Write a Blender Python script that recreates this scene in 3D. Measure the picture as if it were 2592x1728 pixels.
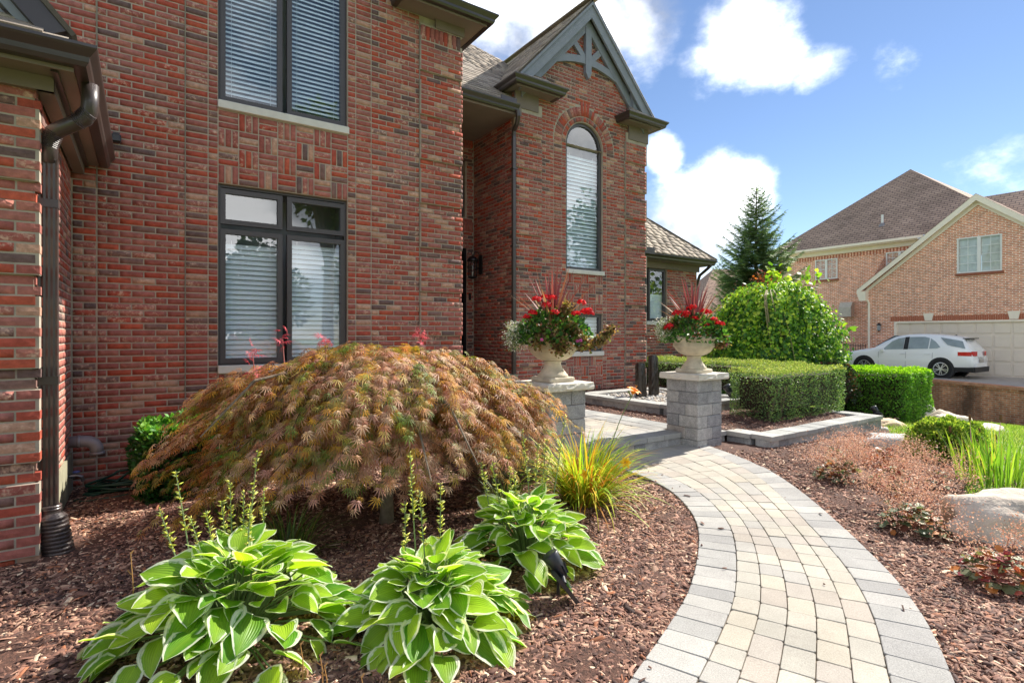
import bpy, math, random
import numpy as np
from mathutils import Matrix, Vector
random.seed(7)
RNG = np.random.default_rng(11)
R = math.radians
PI = math.pi

# ------------------------------------------------------------------ scene, camera, sky, sun, exposure
for o in list(bpy.data.objects):
    bpy.data.objects.remove(o, do_unlink=True)
SC = bpy.context.scene
COL = SC.collection
CAM_H = 1.43
YAW = R(34.3)
FPX = 1366.5                       # focal length in pixels of the 2592 px wide photograph
cd = bpy.data.cameras.new('camera')
cam = bpy.data.objects.new('camera', cd)
COL.objects.link(cam)
cam.location = (0, 0, CAM_H)
cam.rotation_euler = (R(90), 0, -YAW)
cd.sensor_width = 36
cd.lens = 36 * FPX / 2592
cd.shift_y = -19 / 2592
cd.clip_start = 0.05
cd.clip_end = 3000
SC.camera = cam
SC.render.resolution_x = 1024
SC.render.resolution_y = 682

SUN_EL = R(41)
SUN_AZ = R(84)                     # clockwise from +Y, i.e. almost straight along +X
EXPOSURE = 2.25

def build_world():
    w = bpy.data.worlds.new('World')
    SC.world = w
    w.use_nodes = True
    nt = w.node_tree
    nt.nodes.clear()
    N = nt.nodes.new
    L = nt.links.new
    out = N('ShaderNodeOutputWorld')
    bg = N('ShaderNodeBackground')
    bg.inputs['Strength'].default_value = 0.15
    sky = N('ShaderNodeTexSky')
    sky.sky_type = 'NISHITA'
    sky.sun_disc = False
    sky.sun_elevation = SUN_EL
    sky.sun_rotation = SUN_AZ
    sky.altitude = 1200
    sky.air_density = 1.0
    sky.dust_density = 0.05
    sky.ozone_density = 3.0
    tc = N('ShaderNodeTexCoord')
    # clouds live on the direction vector flattened a little, so they stretch towards the horizon
    def vmath(op, a, b=None):
        n = N('ShaderNodeVectorMath'); n.operation = op
        L(a, n.inputs[0])
        if b is not None:
            if isinstance(b, tuple): n.inputs[1].default_value = b
            else: L(b, n.inputs[1])
        return n
    def fmath(op, a, b=None, clamp=False):
        n = N('ShaderNodeMath'); n.operation = op; n.use_clamp = clamp
        for i, x in enumerate((a, b)):
            if x is None: continue
            if isinstance(x, (int, float)): n.inputs[i].default_value = x
            else: L(x, n.inputs[i])
        return n.outputs[0]
    d = tc.outputs['Generated']
    nz = N('ShaderNodeTexNoise'); nz.inputs['Scale'].default_value = 3.6
    nz.inputs['Detail'].default_value = 11; nz.inputs['Roughness'].default_value = 0.60
    sc = vmath('MULTIPLY', d, (1.0, 1.0, 1.5))
    L(sc.outputs[0], nz.inputs['Vector'])
    nz2 = N('ShaderNodeTexNoise'); nz2.inputs['Scale'].default_value = 1.5
    nz2.inputs['Detail'].default_value = 2
    sh = vmath('ADD', d, (3.1, 1.7, 0.4))
    L(sh.outputs[0], nz2.inputs['Vector'])
    def direction(u, v):
        t = (u - 1296) / FPX
        s, c = math.sin(YAW), math.cos(YAW)
        x = Vector((s + t * c, c - t * s, (845 - v) / FPX)); x.normalize()
        return tuple(x)
    # the two cumulus banks seen in the picture, plus wider unseen banks, enlarged to add fill light and reflections
    banks = [(direction(1430, 70), .17, .32), (direction(1640, 40), .11, .30), (direction(1880, 90), .125, .36), (direction(1840, 500), .105, .42), (direction(1760, 610), .15, .40),
             (direction(1680, 390), .05, .34), (direction(2270, 185), .045, .16), (direction(2070, 175), .055, .22), (direction(1230, 90), .10, .26),
             ((-.62, -.68, .36), .42, .40), ((.02, -.97, .14), .33, .42), ((.70, -.62, .34), .38, .40), ((-.1, -.42, .88), .34, .36), ((-.55, -.45, .75), .30, .36),
             ((-.85, -.1, .50), .36, .36), ((-.2, .6, .75), .3, .3), ((.45, -.25, .86), .26, .3), ((-.75, .55, .35), .3, .32)]
    acc = None
    for (dv, rad, amp) in banks:
        ln = math.sqrt(sum(q * q for q in dv)); dv = tuple(q / ln for q in dv)
        df = vmath('DISTANCE', d, dv)
        mr = N('ShaderNodeMapRange'); mr.interpolation_type = 'SMOOTHSTEP'
        L(df.outputs['Value'], mr.inputs['Value'])
        mr.inputs['From Min'].default_value = rad * 0.1
        mr.inputs['From Max'].default_value = rad * 1.35
        mr.inputs['To Min'].default_value = amp
        mr.inputs['To Max'].default_value = 0
        acc = mr.outputs[0] if acc is None else fmath('MAXIMUM', acc, mr.outputs[0])
    tot = fmath('ADD', nz.outputs['Fac'], acc)
    lowf = fmath('MULTIPLY', nz2.outputs['Fac'], 0.10)
    tot = fmath('ADD', tot, lowf)
    mr = N('ShaderNodeMapRange'); mr.interpolation_type = 'SMOOTHSTEP'
    L(tot, mr.inputs['Value'])
    mr.inputs['From Min'].default_value = 0.655
    mr.inputs['From Max'].default_value = 1.0
    # cloud shading from its own density: thick parts whiter, undersides a little greyer
    ramp = N('ShaderNodeMapRange')
    nz3 = N('ShaderNodeTexNoise'); nz3.inputs['Scale'].default_value = 4.2; nz3.inputs['Detail'].default_value = 7; nz3.inputs['Roughness'].default_value = 0.5
    sh3 = vmath('ADD', d, (0.02, 0.35, 0.06)); L(sh3.outputs[0], nz3.inputs['Vector'])
    L(nz3.outputs['Fac'], ramp.inputs['Value'])
    ramp.inputs['From Min'].default_value = 0.38; ramp.inputs['From Max'].default_value = 0.58
    ramp.inputs['To Min'].default_value = 1.0; ramp.inputs['To Max'].default_value = 5.4
    cloud = N('ShaderNodeCombineColor')
    L(fmath('MULTIPLY', ramp.outputs[0], 0.99), cloud.inputs[0]); L(ramp.outputs[0], cloud.inputs[1]); L(fmath('MULTIPLY', ramp.outputs[0], 1.02), cloud.inputs[2])
    mix = N('ShaderNodeMix'); mix.data_type = 'RGBA'
    L(mr.outputs[0], mix.inputs['Factor'])
    tint = N('ShaderNodeMix'); tint.data_type = 'RGBA'; tint.blend_type = 'MULTIPLY'
    tint.inputs['Factor'].default_value = 1.0
    tint.inputs['B'].default_value = (0.222, 0.216, 0.218, 1)
    L(sky.outputs[0], tint.inputs['A'])
    L(tint.outputs['Result'], mix.inputs['A'])
    L(cloud.outputs[0], mix.inputs['B'])
    L(mix.outputs['Result'], bg.inputs['Color'])
    L(bg.outputs[0], out.inputs['Surface'])
build_world()

ld = bpy.data.lights.new('sun', 'SUN')
ld.energy = 2.0
ld.angle = R(0.5)
ld.color = (1.0, 0.94, 0.84)
sun = bpy.data.objects.new('sun', ld)
COL.objects.link(sun)
SDIR = Vector((math.sin(SUN_AZ) * math.cos(SUN_EL), math.cos(SUN_AZ) * math.cos(SUN_EL), math.sin(SUN_EL)))
sun.rotation_euler = SDIR.to_track_quat('Z', 'Y').to_euler()
sun.location = (20, 0, 20)
SC.view_settings.view_transform = 'Standard'
SC.view_settings.look = 'None'
SC.view_settings.exposure = EXPOSURE
SC.view_settings.gamma = 1
SC.view_settings.use_curve_mapping = False
SC.render.engine = 'CYCLES'
SC.cycles.max_bounces = 6
SC.cycles.transparent_max_bounces = 10

# ------------------------------------------------------------------ small helpers
def S(r, g, b):
    f = lambda x: (x / 255 / 12.92) if x / 255 <= 0.04045 else ((x / 255 + 0.055) / 1.055) ** 2.4
    return (f(r), f(g), f(b), 1.0)

_s, _c = math.sin(YAW), math.cos(YAW)
def project(x, y, z):
    d = x * _s + y * _c
    if d <= 0.05: return (-9e9, 0, d)
    return (1296 + FPX * (x * _c - y * _s) / d, 845 - FPX * (z - CAM_H) / d, d)

def setparent(o, p):
    if p is None: return o
    o.parent = p
    if p.type == 'EMPTY':
        o.matrix_parent_inverse = Matrix.Translation(-p.location)
    return o

def tag(o, label=None, cat=None, group=None, kind=None):
    if label: o['label'] = label
    if cat: o['category'] = cat
    if group: o['group'] = group
    if kind: o['kind'] = kind
    return o

def thing(name, label, cat, loc=(0, 0, 0), group=None):
    o = bpy.data.objects.new(name, None)
    o.empty_display_size = 0.1
    o.location = loc
    COL.objects.link(o)
    return tag(o, label, cat, group)

class MB:
    def __init__(self):
        self.v = []; self.f = []
    def quad(self, a, b, c, d):
        n = len(self.v); self.v += [tuple(a), tuple(b), tuple(c), tuple(d)]; self.f.append((n, n + 1, n + 2, n + 3)); return self
    def poly(self, pts):
        n = len(self.v); self.v += [tuple(p) for p in pts]; self.f.append(tuple(range(n, n + len(pts)))); return self
    def box(self, x0, x1, y0, y1, z0, z1):
        n = len(self.v)
        self.v += [(x0, y0, z0), (x1, y0, z0), (x1, y1, z0), (x0, y1, z0), (x0, y0, z1), (x1, y0, z1), (x1, y1, z1), (x0, y1, z1)]
        for f in ((0, 3, 2, 1), (4, 5, 6, 7), (0, 1, 5, 4), (1, 2, 6, 5), (2, 3, 7, 6), (3, 0, 4, 7)):
            self.f.append(tuple(n + i for i in f))
        return self
    def bbox(self, x0, x1, y0, y1, z0, z1, b=0.004):
        """box with chamfered edges (rounded-off rectangle swept vertically with inset caps)"""
        def ring(z, i):
            c = b
            xa, xb, ya, yb = x0 + i, x1 - i, y0 + i, y1 - i
            return [(xa + c, ya, z), (xb - c, ya, z), (xb, ya + c, z), (xb, yb - c, z), (xb - c, yb, z), (xa + c, yb, z), (xa, yb - c, z), (xa, ya + c, z)]
        self.rings([ring(z0, b), ring(z0 + b, 0), ring(z1 - b, 0), ring(z1, b)], True)
        return self
    def rings(self, rs, caps=True, closed=True):
        n0 = len(self.v); m = len(rs[0])
        for r in rs: self.v += [tuple(p) for p in r]
        for i in range(len(rs) - 1):
            for j in range(m if closed else m - 1):
                a = n0 + i * m + j; b = n0 + i * m + (j + 1) % m
                self.f.append((a, b, b + m, a + m))
        if caps and closed:
            self.f.append(tuple(n0 + j for j in reversed(range(m))))
            self.f.append(tuple(n0 + (len(rs) - 1) * m + j for j in range(m)))
        return self
    def prism(self, pts, axis, a, b):
        """polygon (2D) extruded along axis from a to b; axis 'x': pts=(y,z); 'y': (x,z); 'z': (x,y)"""
        def p3(p, t):
            return {'x': (t, p[0], p[1]), 'y': (p[0], t, p[1]), 'z': (p[0], p[1], t)}[axis]
        return self.rings([[p3(p, a) for p in pts], [p3(p, b) for p in pts]], True)
    def bar(self, p, q, w, h, up=(0, 0, 1)):
        p = Vector(p); q = Vector(q); d = (q - p).normalized(); u = Vector(up)
        s = d.cross(u).normalized() * (w / 2); u = s.cross(d).normalized() * (h / 2)
        return self.rings([[p - s - u, p + s - u, p + s + u, p - s + u], [q - s - u, q + s - u, q + s + u, q - s + u]])
    def tube(self, pts, r, n=8, caps=True, sx=1.0):
        pts = [Vector(p) for p in pts]; m = len(pts)
        rad = r if isinstance(r, (list, tuple)) else [r] * m
        rs = []; ref = None
        for i, p in enumerate(pts):
            d = (pts[min(i + 1, m - 1)] - pts[max(i - 1, 0)])
            if d.length < 1e-9: d = Vector((0, 0, 1))
            d.normalize()
            if ref is None:
                ref = Vector((1, 0, 0)) if abs(d.x) < 0.8 else Vector((0, 1, 0))
            ref = (ref - d * ref.dot(d))
            if ref.length < 1e-6: ref = Vector((0, 1, 0)).cross(d)
            ref.normalize(); s = d.cross(ref)
            rs.append([p + (ref * math.cos(2 * PI * k / n) + s * math.sin(2 * PI * k / n) * sx) * rad[i] for k in range(n)])
        return self.rings(rs, caps)
    def lathe(self, prof, n=32, cx=0, cy=0):
        rs = [[(cx + r * math.cos(2 * PI * k / n), cy + r * math.sin(2 * PI * k / n), z) for k in range(n)] for r, z in prof]
        return self.rings(rs, True)
    def build(self, name, mat, parent=None, smooth=False, kind=None):
        me = bpy.data.meshes.new(name)
        me.from_pydata(self.v, [], self.f)
        me.materials.append(mat)
        if smooth: me.polygons.foreach_set('use_smooth', [True] * len(me.polygons))
        me.update()
        o = bpy.data.objects.new(name, me)
        COL.objects.link(o)
        setparent(o, parent)
        if kind: o['kind'] = kind
        return o

def meshobj(name, me, mat, parent=None, matrix=None):
    o = bpy.data.objects.new(name, me)
    COL.objects.link(o)
    setparent(o, parent)
    if matrix is not None: o.matrix_basis = matrix
    return o

def scatter(name, tv, tf, M, T, col, mat, parent=None, kind=None, smooth=False):
    """N copies of a small template (tv n×3, tf m×k) joined into one mesh, with a colour per copy (or per copy and vertex)"""
    tv = np.asarray(tv, float); tf = np.asarray(tf, int)
    N = len(T); n = len(tv); m, k = tf.shape
    V = (np.einsum('nij,vj->nvi', M, tv) + np.asarray(T)[:, None, :]).reshape(-1, 3)
    F = (tf[None, :, :] + (np.arange(N) * n)[:, None, None]).reshape(-1)
    me = bpy.data.meshes.new(name)
    me.vertices.add(N * n); me.vertices.foreach_set('co', V.ravel().astype(np.float32))
    me.loops.add(N * m * k); me.loops.foreach_set('vertex_index', F.astype(np.int32))
    me.polygons.add(N * m)
    me.polygons.foreach_set('loop_start', np.arange(N * m, dtype=np.int32) * k)
    if smooth: me.polygons.foreach_set('use_smooth', np.ones(N * m, bool))
    me.update(calc_edges=True)
    if col is not None:
        col = np.asarray(col, float)
        if col.ndim == 2: col = np.repeat(col[:, None, :], n, axis=1)
        ca = np.concatenate([col.reshape(-1, 3), np.ones((N * n, 1))], axis=1)
        at = me.color_attributes.new('col', 'FLOAT_COLOR', 'POINT')
        at.data.foreach_set('color', ca.ravel().astype(np.float32))
    me.materials.append(mat)
    o = bpy.data.objects.new(name, me); COL.objects.link(o); setparent(o, parent)
    if kind: o['kind'] = kind
    return o

def unit(a):
    return a / np.maximum(np.linalg.norm(a, axis=-1, keepdims=True), 1e-9)

def frames(d, up, scale, sx=None, sz=None):
    """matrices whose columns are side, direction(y), normal; scale per item"""
    d = unit(np.asarray(d, float)); up = np.asarray(up, float)
    side = np.cross(d, up); bad = np.linalg.norm(side, axis=1) < 1e-4
    side[bad] = np.cross(d[bad], np.array([1.0, 0.01, 0]))
    side = unit(side); nrm = np.cross(side, d)
    sc = np.asarray(scale, float).reshape(-1, 1)
    a = sc if sx is None else np.asarray(sx, float).reshape(-1, 1)
    b = sc if sz is None else np.asarray(sz, float).reshape(-1, 1)
    return np.stack([side * a, d * sc, nrm * b], axis=2)

def rand_dirs(n):
    return unit(RNG.normal(size=(n, 3)))

def pick(cols, n, w=None, jit=0.12):
    cols = np.array([c[:3] for c in cols]); i = RNG.choice(len(cols), n, p=w)
    return np.clip(cols[i] * (1 + RNG.normal(0, jit, (n, 1))), 0, 1)

# ------------------------------------------------------------------ materials
MATS = {}
def newmat(name):
    m = bpy.data.materials.new(name); m.use_nodes = True
    nt = m.node_tree; b = nt.nodes['Principled BSDF']
    MATS[name] = m
    return m, nt, b
def node(nt, t, **kw):
    n = nt.nodes.new(t)
    for k, v in kw.items(): setattr(n, k, v)
    return n
def lk(nt, a, b): nt.links.new(a, b)

def simple(name, col, rough=0.6, metal=0.0, var=0.12, scale=12.0, bump=0.0, bscale=60.0, spec=0.5, detail=6):
    """plain painted / stone / metal surface: base colour with soft noise variation and fine relief"""
    m, nt, b = newmat(name)
    b.inputs['Roughness'].default_value = rough
    b.inputs['Metallic'].default_value = metal
    b.inputs['Specular IOR Level'].default_value = spec
    tc = node(nt, 'ShaderNodeTexCoord')
    nz = node(nt, 'ShaderNodeTexNoise'); nz.inputs['Scale'].default_value = scale; nz.inputs['Detail'].default_value = detail
    lk(nt, tc.outputs['Object'], nz.inputs['Vector'])
    r = node(nt, 'ShaderNodeMapRange'); lk(nt, nz.outputs['Fac'], r.inputs['Value'])
    r.inputs['From Min'].default_value = 0.3; r.inputs['From Max'].default_value = 0.7
    r.inputs['To Min'].default_value = 1 - var; r.inputs['To Max'].default_value = 1 + var
    mx = node(nt, 'ShaderNodeMix', data_type='RGBA', blend_type='MULTIPLY'); mx.inputs['Factor'].default_value = 1
    mx.inputs['A'].default_value = col
    lk(nt, r.outputs[0], mx.inputs['B']); lk(nt, mx.outputs['Result'], b.inputs['Base Color'])
    if bump:
        n2 = node(nt, 'ShaderNodeTexNoise'); n2.inputs['Scale'].default_value = bscale; n2.inputs['Detail'].default_value = 8
        lk(nt, tc.outputs['Object'], n2.inputs['Vector'])
        bp = node(nt, 'ShaderNodeBump'); bp.inputs['Strength'].default_value = bump; bp.inputs['Distance'].default_value = 0.01
        lk(nt, n2.outputs['Fac'], bp.inputs['Height']); lk(nt, bp.outputs[0], b.inputs['Normal'])
    return m

def rnd_value(nt):
    """a random number per object and per loose piece of a joined mesh"""
    oi = node(nt, 'ShaderNodeObjectInfo'); ge = node(nt, 'ShaderNodeNewGeometry')
    a = node(nt, 'ShaderNodeMath', operation='ADD'); lk(nt, oi.outputs['Random'], a.inputs[0]); lk(nt, ge.outputs['Random Per Island'], a.inputs[1])
    f = node(nt, 'ShaderNodeMath', operation='FRACT'); lk(nt, a.outputs[0], f.inputs[0])
    return f.outputs[0]

def ramp(nt, val, stops, interp='CONSTANT'):
    cr = node(nt, 'ShaderNodeValToRGB'); cr.color_ramp.interpolation = interp
    e = cr.color_ramp.elements
    while len(e) > 1: e.remove(e[-1])
    e[0].position = stops[0][0]; e[0].color = stops[0][1]
    for p, c in stops[1:]:
        q = e.new(p); q.color = c
    lk(nt, val, cr.inputs['Fac'])
    return cr.outputs['Color']

def piece_mat(name, stops, rough=0.85, var=0.25, scale=14, bump=0.4, bscale=70, patch=None, speck=0.0):
    """pieces (bricks, pavers, blocks, shingles) that each take one colour of a ramp, with noise, patches and relief"""
    m, nt, b = newmat(name)
    b.inputs['Roughness'].default_value = rough
    b.inputs['Specular IOR Level'].default_value = 0.3
    rv = rnd_value(nt)
    base = ramp(nt, rv, stops)
    ge = node(nt, 'ShaderNodeNewGeometry')
    # each piece reads the pattern at its own offset so the pattern never runs on from piece to piece
    off = node(nt, 'ShaderNodeVectorMath', operation='SCALE')
    cmb = node(nt, 'ShaderNodeCombineXYZ'); lk(nt, rv, cmb.inputs[0]); lk(nt, rv, cmb.inputs[2])
    lk(nt, cmb.outputs[0], off.inputs[0]); off.inputs['Scale'].default_value = 37.0
    ad = node(nt, 'ShaderNodeVectorMath', operation='ADD'); lk(nt, ge.outputs['Position'], ad.inputs[0]); lk(nt, off.outputs[0], ad.inputs[1])
    nz = node(nt, 'ShaderNodeTexNoise'); nz.inputs['Scale'].default_value = scale; nz.inputs['Detail'].default_value = 7
    nz.inputs['Roughness'].default_value = 0.65
    lk(nt, ad.outputs[0], nz.inputs['Vector'])
    r = node(nt, 'ShaderNodeMapRange'); lk(nt, nz.outputs['Fac'], r.inputs['Value'])
    r.inputs['From Min'].default_value = 0.28; r.inputs['From Max'].default_value = 0.72
    r.inputs['To Min'].default_value = 1 - var; r.inputs['To Max'].default_value = 1 + var
    mx = node(nt, 'ShaderNodeMix', data_type='RGBA', blend_type='MULTIPLY'); mx.inputs['Factor'].default_value = 1
    lk(nt, base, mx.inputs['A']); lk(nt, r.outputs[0], mx.inputs['B'])
    colr = mx.outputs['Result']
    if patch:
        pc, frac, lo, hi, psc = patch
        # only some pieces are smeared
        w = node(nt, 'ShaderNodeMath', operation='MULTIPLY'); lk(nt, rv, w.inputs[0]); w.inputs[1].default_value = 7.31
        fr = node(nt, 'ShaderNodeMath', operation='FRACT'); lk(nt, w.outputs[0], fr.inputs[0])
        lt = node(nt, 'ShaderNodeMath', operation='LESS_THAN'); lk(nt, fr.outputs[0], lt.inputs[0]); lt.inputs[1].default_value = frac
        pn = node(nt, 'ShaderNodeTexNoise'); pn.inputs['Scale'].default_value = psc; pn.inputs['Detail'].default_value = 5; pn.inputs['Roughness'].default_value = 0.6
        lk(nt, ad.outputs[0], pn.inputs['Vector'])
        pr = node(nt, 'ShaderNodeMapRange'); lk(nt, pn.outputs['Fac'], pr.inputs['Value'])
        pr.inputs['From Min'].default_value = lo; pr.inputs['From Max'].default_value = hi
        ml = node(nt, 'ShaderNodeMath', operation='MULTIPLY'); lk(nt, pr.outputs[0], ml.inputs[0]); lk(nt, lt.outputs[0], ml.inputs[1])
        m2 = node(nt, 'ShaderNodeMix', data_type='RGBA'); lk(nt, ml.outputs[0], m2.inputs['Factor'])
        lk(nt, colr, m2.inputs['A']); m2.inputs['B'].default_value = pc
        colr = m2.outputs['Result']
    if speck:
        sn = node(nt, 'ShaderNodeTexNoise'); sn.inputs['Scale'].default_value = 130; sn.inputs['Detail'].default_value = 3
        lk(nt, ge.outputs['Position'], sn.inputs['Vector'])
        sr = node(nt, 'ShaderNodeMapRange'); lk(nt, sn.outputs['Fac'], sr.inputs['Value'])
        sr.inputs['From Min'].default_value = 0.35; sr.inputs['From Max'].default_value = 0.65
        sr.inputs['To Min'].default_value = 1 - speck; sr.inputs['To Max'].default_value = 1 + speck
        m3 = node(nt, 'ShaderNodeMix', data_type='RGBA', blend_type='MULTIPLY'); m3.inputs['Factor'].default_value = 1
        lk(nt, colr, m3.inputs['A']); lk(nt, sr.outputs[0], m3.inputs['B']); colr = m3.outputs['Result']
    # broad weathering that runs across the pieces
    wn = node(nt, 'ShaderNodeTexNoise'); wn.inputs['Scale'].default_value = 1.1; wn.inputs['Detail'].default_value = 6; wn.inputs['Roughness'].default_value = 0.6
    lk(nt, ge.outputs['Position'], wn.inputs['Vector'])
    wr = node(nt, 'ShaderNodeMapRange'); lk(nt, wn.outputs['Fac'], wr.inputs['Value'])
    wr.inputs['From Min'].default_value = 0.3; wr.inputs['From Max'].default_value = 0.7; wr.inputs['To Min'].default_value = 0.84; wr.inputs['To Max'].default_value = 1.12
    wm = node(nt, 'ShaderNodeMix', data_type='RGBA', blend_type='MULTIPLY'); wm.inputs['Factor'].default_value = 1
    lk(nt, colr, wm.inputs['A']); lk(nt, wr.outputs[0], wm.inputs['B']); colr = wm.outputs['Result']
    lk(nt, colr, b.inputs['Base Color'])
    if bump:
        bn = node(nt, 'ShaderNodeTexNoise'); bn.inputs['Scale'].default_value = bscale; bn.inputs['Detail'].default_value = 8; bn.inputs['Roughness'].default_value = 0.7
        lk(nt, ad.outputs[0], bn.inputs['Vector'])
        bp = node(nt, 'ShaderNodeBump'); bp.inputs['Strength'].default_value = bump; bp.inputs['Distance'].default_value = 0.012
        lk(nt, bn.outputs['Fac'], bp.inputs['Height']); lk(nt, bp.outputs[0], b.inputs['Normal'])
    return m

def leaf_mat(name, trans=0.35, rough=0.5, tint=(1.15, 1.2, 0.6), spec=0.4):
    """foliage: colour from the leaf's own attribute, part of the light passes through the blade"""
    m, nt, b = newmat(name)
    at = node(nt, 'ShaderNodeAttribute', attribute_name='col')
    lk(nt, at.outputs['Color'], b.inputs['Base Color'])
    b.inputs['Roughness'].default_value = rough
    b.inputs['Specular IOR Level'].default_value = spec
    tr = node(nt, 'ShaderNodeBsdfTranslucent')
    mu = node(nt, 'ShaderNodeMix', data_type='RGBA', blend_type='MULTIPLY'); mu.inputs['Factor'].default_value = 1
    lk(nt, at.outputs['Color'], mu.inputs['A']); mu.inputs['B'].default_value = (*tint, 1)
    lk(nt, mu.outputs['Result'], tr.inputs['Color'])
    mx = node(nt, 'ShaderNodeMixShader'); mx.inputs['Fac'].default_value = trans
    out = nt.nodes['Material Output']
    lk(nt, b.outputs[0], mx.inputs[1]); lk(nt, tr.outputs[0], mx.inputs[2]); lk(nt, mx.outputs[0], out.inputs['Surface'])
    return m

def glass_mat(name, ior=2.7, tint=(0.93, 0.97, 0.98, 1), rough=0.0):
    m, nt, b = newmat(name)
    nt.nodes.remove(b)
    out = nt.nodes['Material Output']
    # Schlick reflectance, the same from both sides of the pane
    lw = node(nt, 'ShaderNodeLayerWeight'); lw.inputs['Blend'].default_value = 0.5
    pw = node(nt, 'ShaderNodeMath', operation='POWER'); lk(nt, lw.outputs['Facing'], pw.inputs[0]); pw.inputs[1].default_value = 5.0
    f0 = ((ior - 1) / (ior + 1)) ** 2
    fr = node(nt, 'ShaderNodeMapRange'); lk(nt, pw.outputs[0], fr.inputs['Value']); fr.inputs['To Min'].default_value = f0; fr.inputs['To Max'].default_value = 1.0
    gl = node(nt, 'ShaderNodeBsdfGlossy'); gl.inputs['Roughness'].default_value = rough
    tr = node(nt, 'ShaderNodeBsdfTransparent'); tr.inputs['Color'].default_value = tint
    tc = node(nt, 'ShaderNodeTexCoord'); nz = node(nt, 'ShaderNodeTexNoise'); nz.inputs['Scale'].default_value = 1.7; nz.inputs['Detail'].default_value = 1
    lk(nt, tc.outputs['Object'], nz.inputs['Vector'])
    bp = node(nt, 'ShaderNodeBump'); bp.inputs['Strength'].default_value = 0.012; bp.inputs['Distance'].default_value = 0.05
    lk(nt, nz.outputs['Fac'], bp.inputs['Height']); lk(nt, bp.outputs[0], gl.inputs['Normal'])
    mx = node(nt, 'ShaderNodeMixShader'); lk(nt, fr.outputs[0], mx.inputs['Fac']); lk(nt, tr.outputs[0], mx.inputs[1]); lk(nt, gl.outputs[0], mx.inputs[2])
    lk(nt, mx.outputs[0], out.inputs['Surface'])
    return m

BRICK = piece_mat('brick_red', [(0, S(168, 80, 64)), (.13, S(160, 98, 88)), (.33, S(152, 88, 78)), (.48, S(166, 106, 92)), (.59, S(176, 86, 64)),
                               (.67, S(128, 98, 90)), (.75, S(108, 86, 82)), (.81, S(158, 102, 92)), (.92, S(180, 140, 118))],
                  var=0.30, scale=22, bump=0.4, bscale=60, patch=(S(204, 168, 146), 0.22, 0.50, 0.68, 30))
MORTAR = simple('mortar', S(170, 159, 143), 0.95, var=0.15, scale=9, bump=0.5, bscale=160)
CONCRETE = simple('concrete_parging', S(150, 146, 122), 0.95, var=0.22, scale=6, bump=0.4, bscale=40)
BRONZE = simple('dark_bronze_metal', S(66, 56, 54), 0.36, var=0.07, scale=5, spec=0.6)
GUTTERM = simple('bronze_gutter_metal', S(56, 48, 45), 0.3, var=0.08, scale=4, spec=0.7)
FRAME = simple('dark_window_frame', S(72, 68, 70), 0.42, var=0.05, scale=6, spec=0.5)
SOFFIT = simple('taupe_soffit_paint', S(122, 110, 100), 0.7, var=0.08, scale=3, bump=0.1, bscale=30)
TIMBER = simple('grey_timber_paint', S(128, 132, 142), 0.62, var=0.08, scale=7, bump=0.35, bscale=22)
SILL = simple('limestone_sill', S(206, 204, 196), 0.85, var=0.06, scale=10, bump=0.25, bscale=80)
SHINGLE = piece_mat('asphalt_shingle', [(0, S(162, 150, 136)), (.25, S(148, 136, 124)), (.5, S(172, 160, 146)), (.75, S(136, 126, 116))], rough=0.95, var=0.16, scale=30, bump=0.5, bscale=220, speck=0.18)
SHINGLE_BASE = simple('shingle_underlay', S(86, 78, 70), 0.95, var=0.15, scale=20, bump=0.3, bscale=120)
GLASS = glass_mat('window_glass', 2.3)
SLATM = simple('white_blind_slat', S(232, 242, 248), 0.5, var=0.02, scale=3)
ROOM = simple('dim_room_wall', S(118, 122, 126), 0.9, var=0.1, scale=2)
BLACKM = simple('black_metal', S(24, 23, 24), 0.4, var=0.1, scale=6, spec=0.6)
DOORM = simple('black_door_paint', S(20, 20, 22), 0.35, var=0.05, scale=4)
PVC = simple('grey_pvc', S(132, 128, 130), 0.4, var=0.06, scale=6)

# ------------------------------------------------------------------ pieces: bricks and shingles
CH = 0.06773           # course height
PITCH = 0.2075         # stretcher pitch along the wall
JNT = 0.0108
BD = 0.09              # brick depth
def rough_template(seed, nx=5, nz=3, jit=0.035, inset=0.022):
    """unit piece: x -.5...5, y 0 (back) ..1 (face), z -.5...5 with an uneven face and worn edges"""
    rg = random.Random(seed); v = []; f = []
    for k in range(nz):
        for i in range(nx):
            x = -.5 + i / (nx - 1); z = -.5 + k / (nz - 1)
            edge = i in (0, nx - 1) or k in (0, nz - 1)
            y = (0.965 - rg.random() * jit * 0.5) if edge else (1.0 + (rg.random() - .6) * jit)
            if i == 0: x += inset * (0.3 + rg.random() * .5) * .3
            if i == nx - 1: x -= inset * (0.3 + rg.random() * .5) * .3
            if k == 0: z += inset * (0.6 + rg.random())
            if k == nz - 1: z -= inset * (0.6 + rg.random())
            v.append((x, y, z))
    for k in range(nz - 1):
        for i in range(nx - 1):
            a = k * nx + i; f.append((a, a + nx, a + nx + 1, a + 1))
    loop = [i for i in range(nx)] + [k * nx + nx - 1 for k in range(1, nz)] + [(nz - 1) * nx + i for i in range(nx - 2, -1, -1)] + [k * nx for k in range(nz - 2, 0, -1)]
    n0 = len(v)
    for i in loop: v.append((v[i][0], 0.0, v[i][2]))
    m = len(loop)
    for j in range(m):
        a, b = loop[j], loop[(j + 1) % m]; f.append((a, b, n0 + (j + 1) % m, n0 + j))
    return np.array(v), np.array(f)
BT = [rough_template(s) for s in range(8)]
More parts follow.
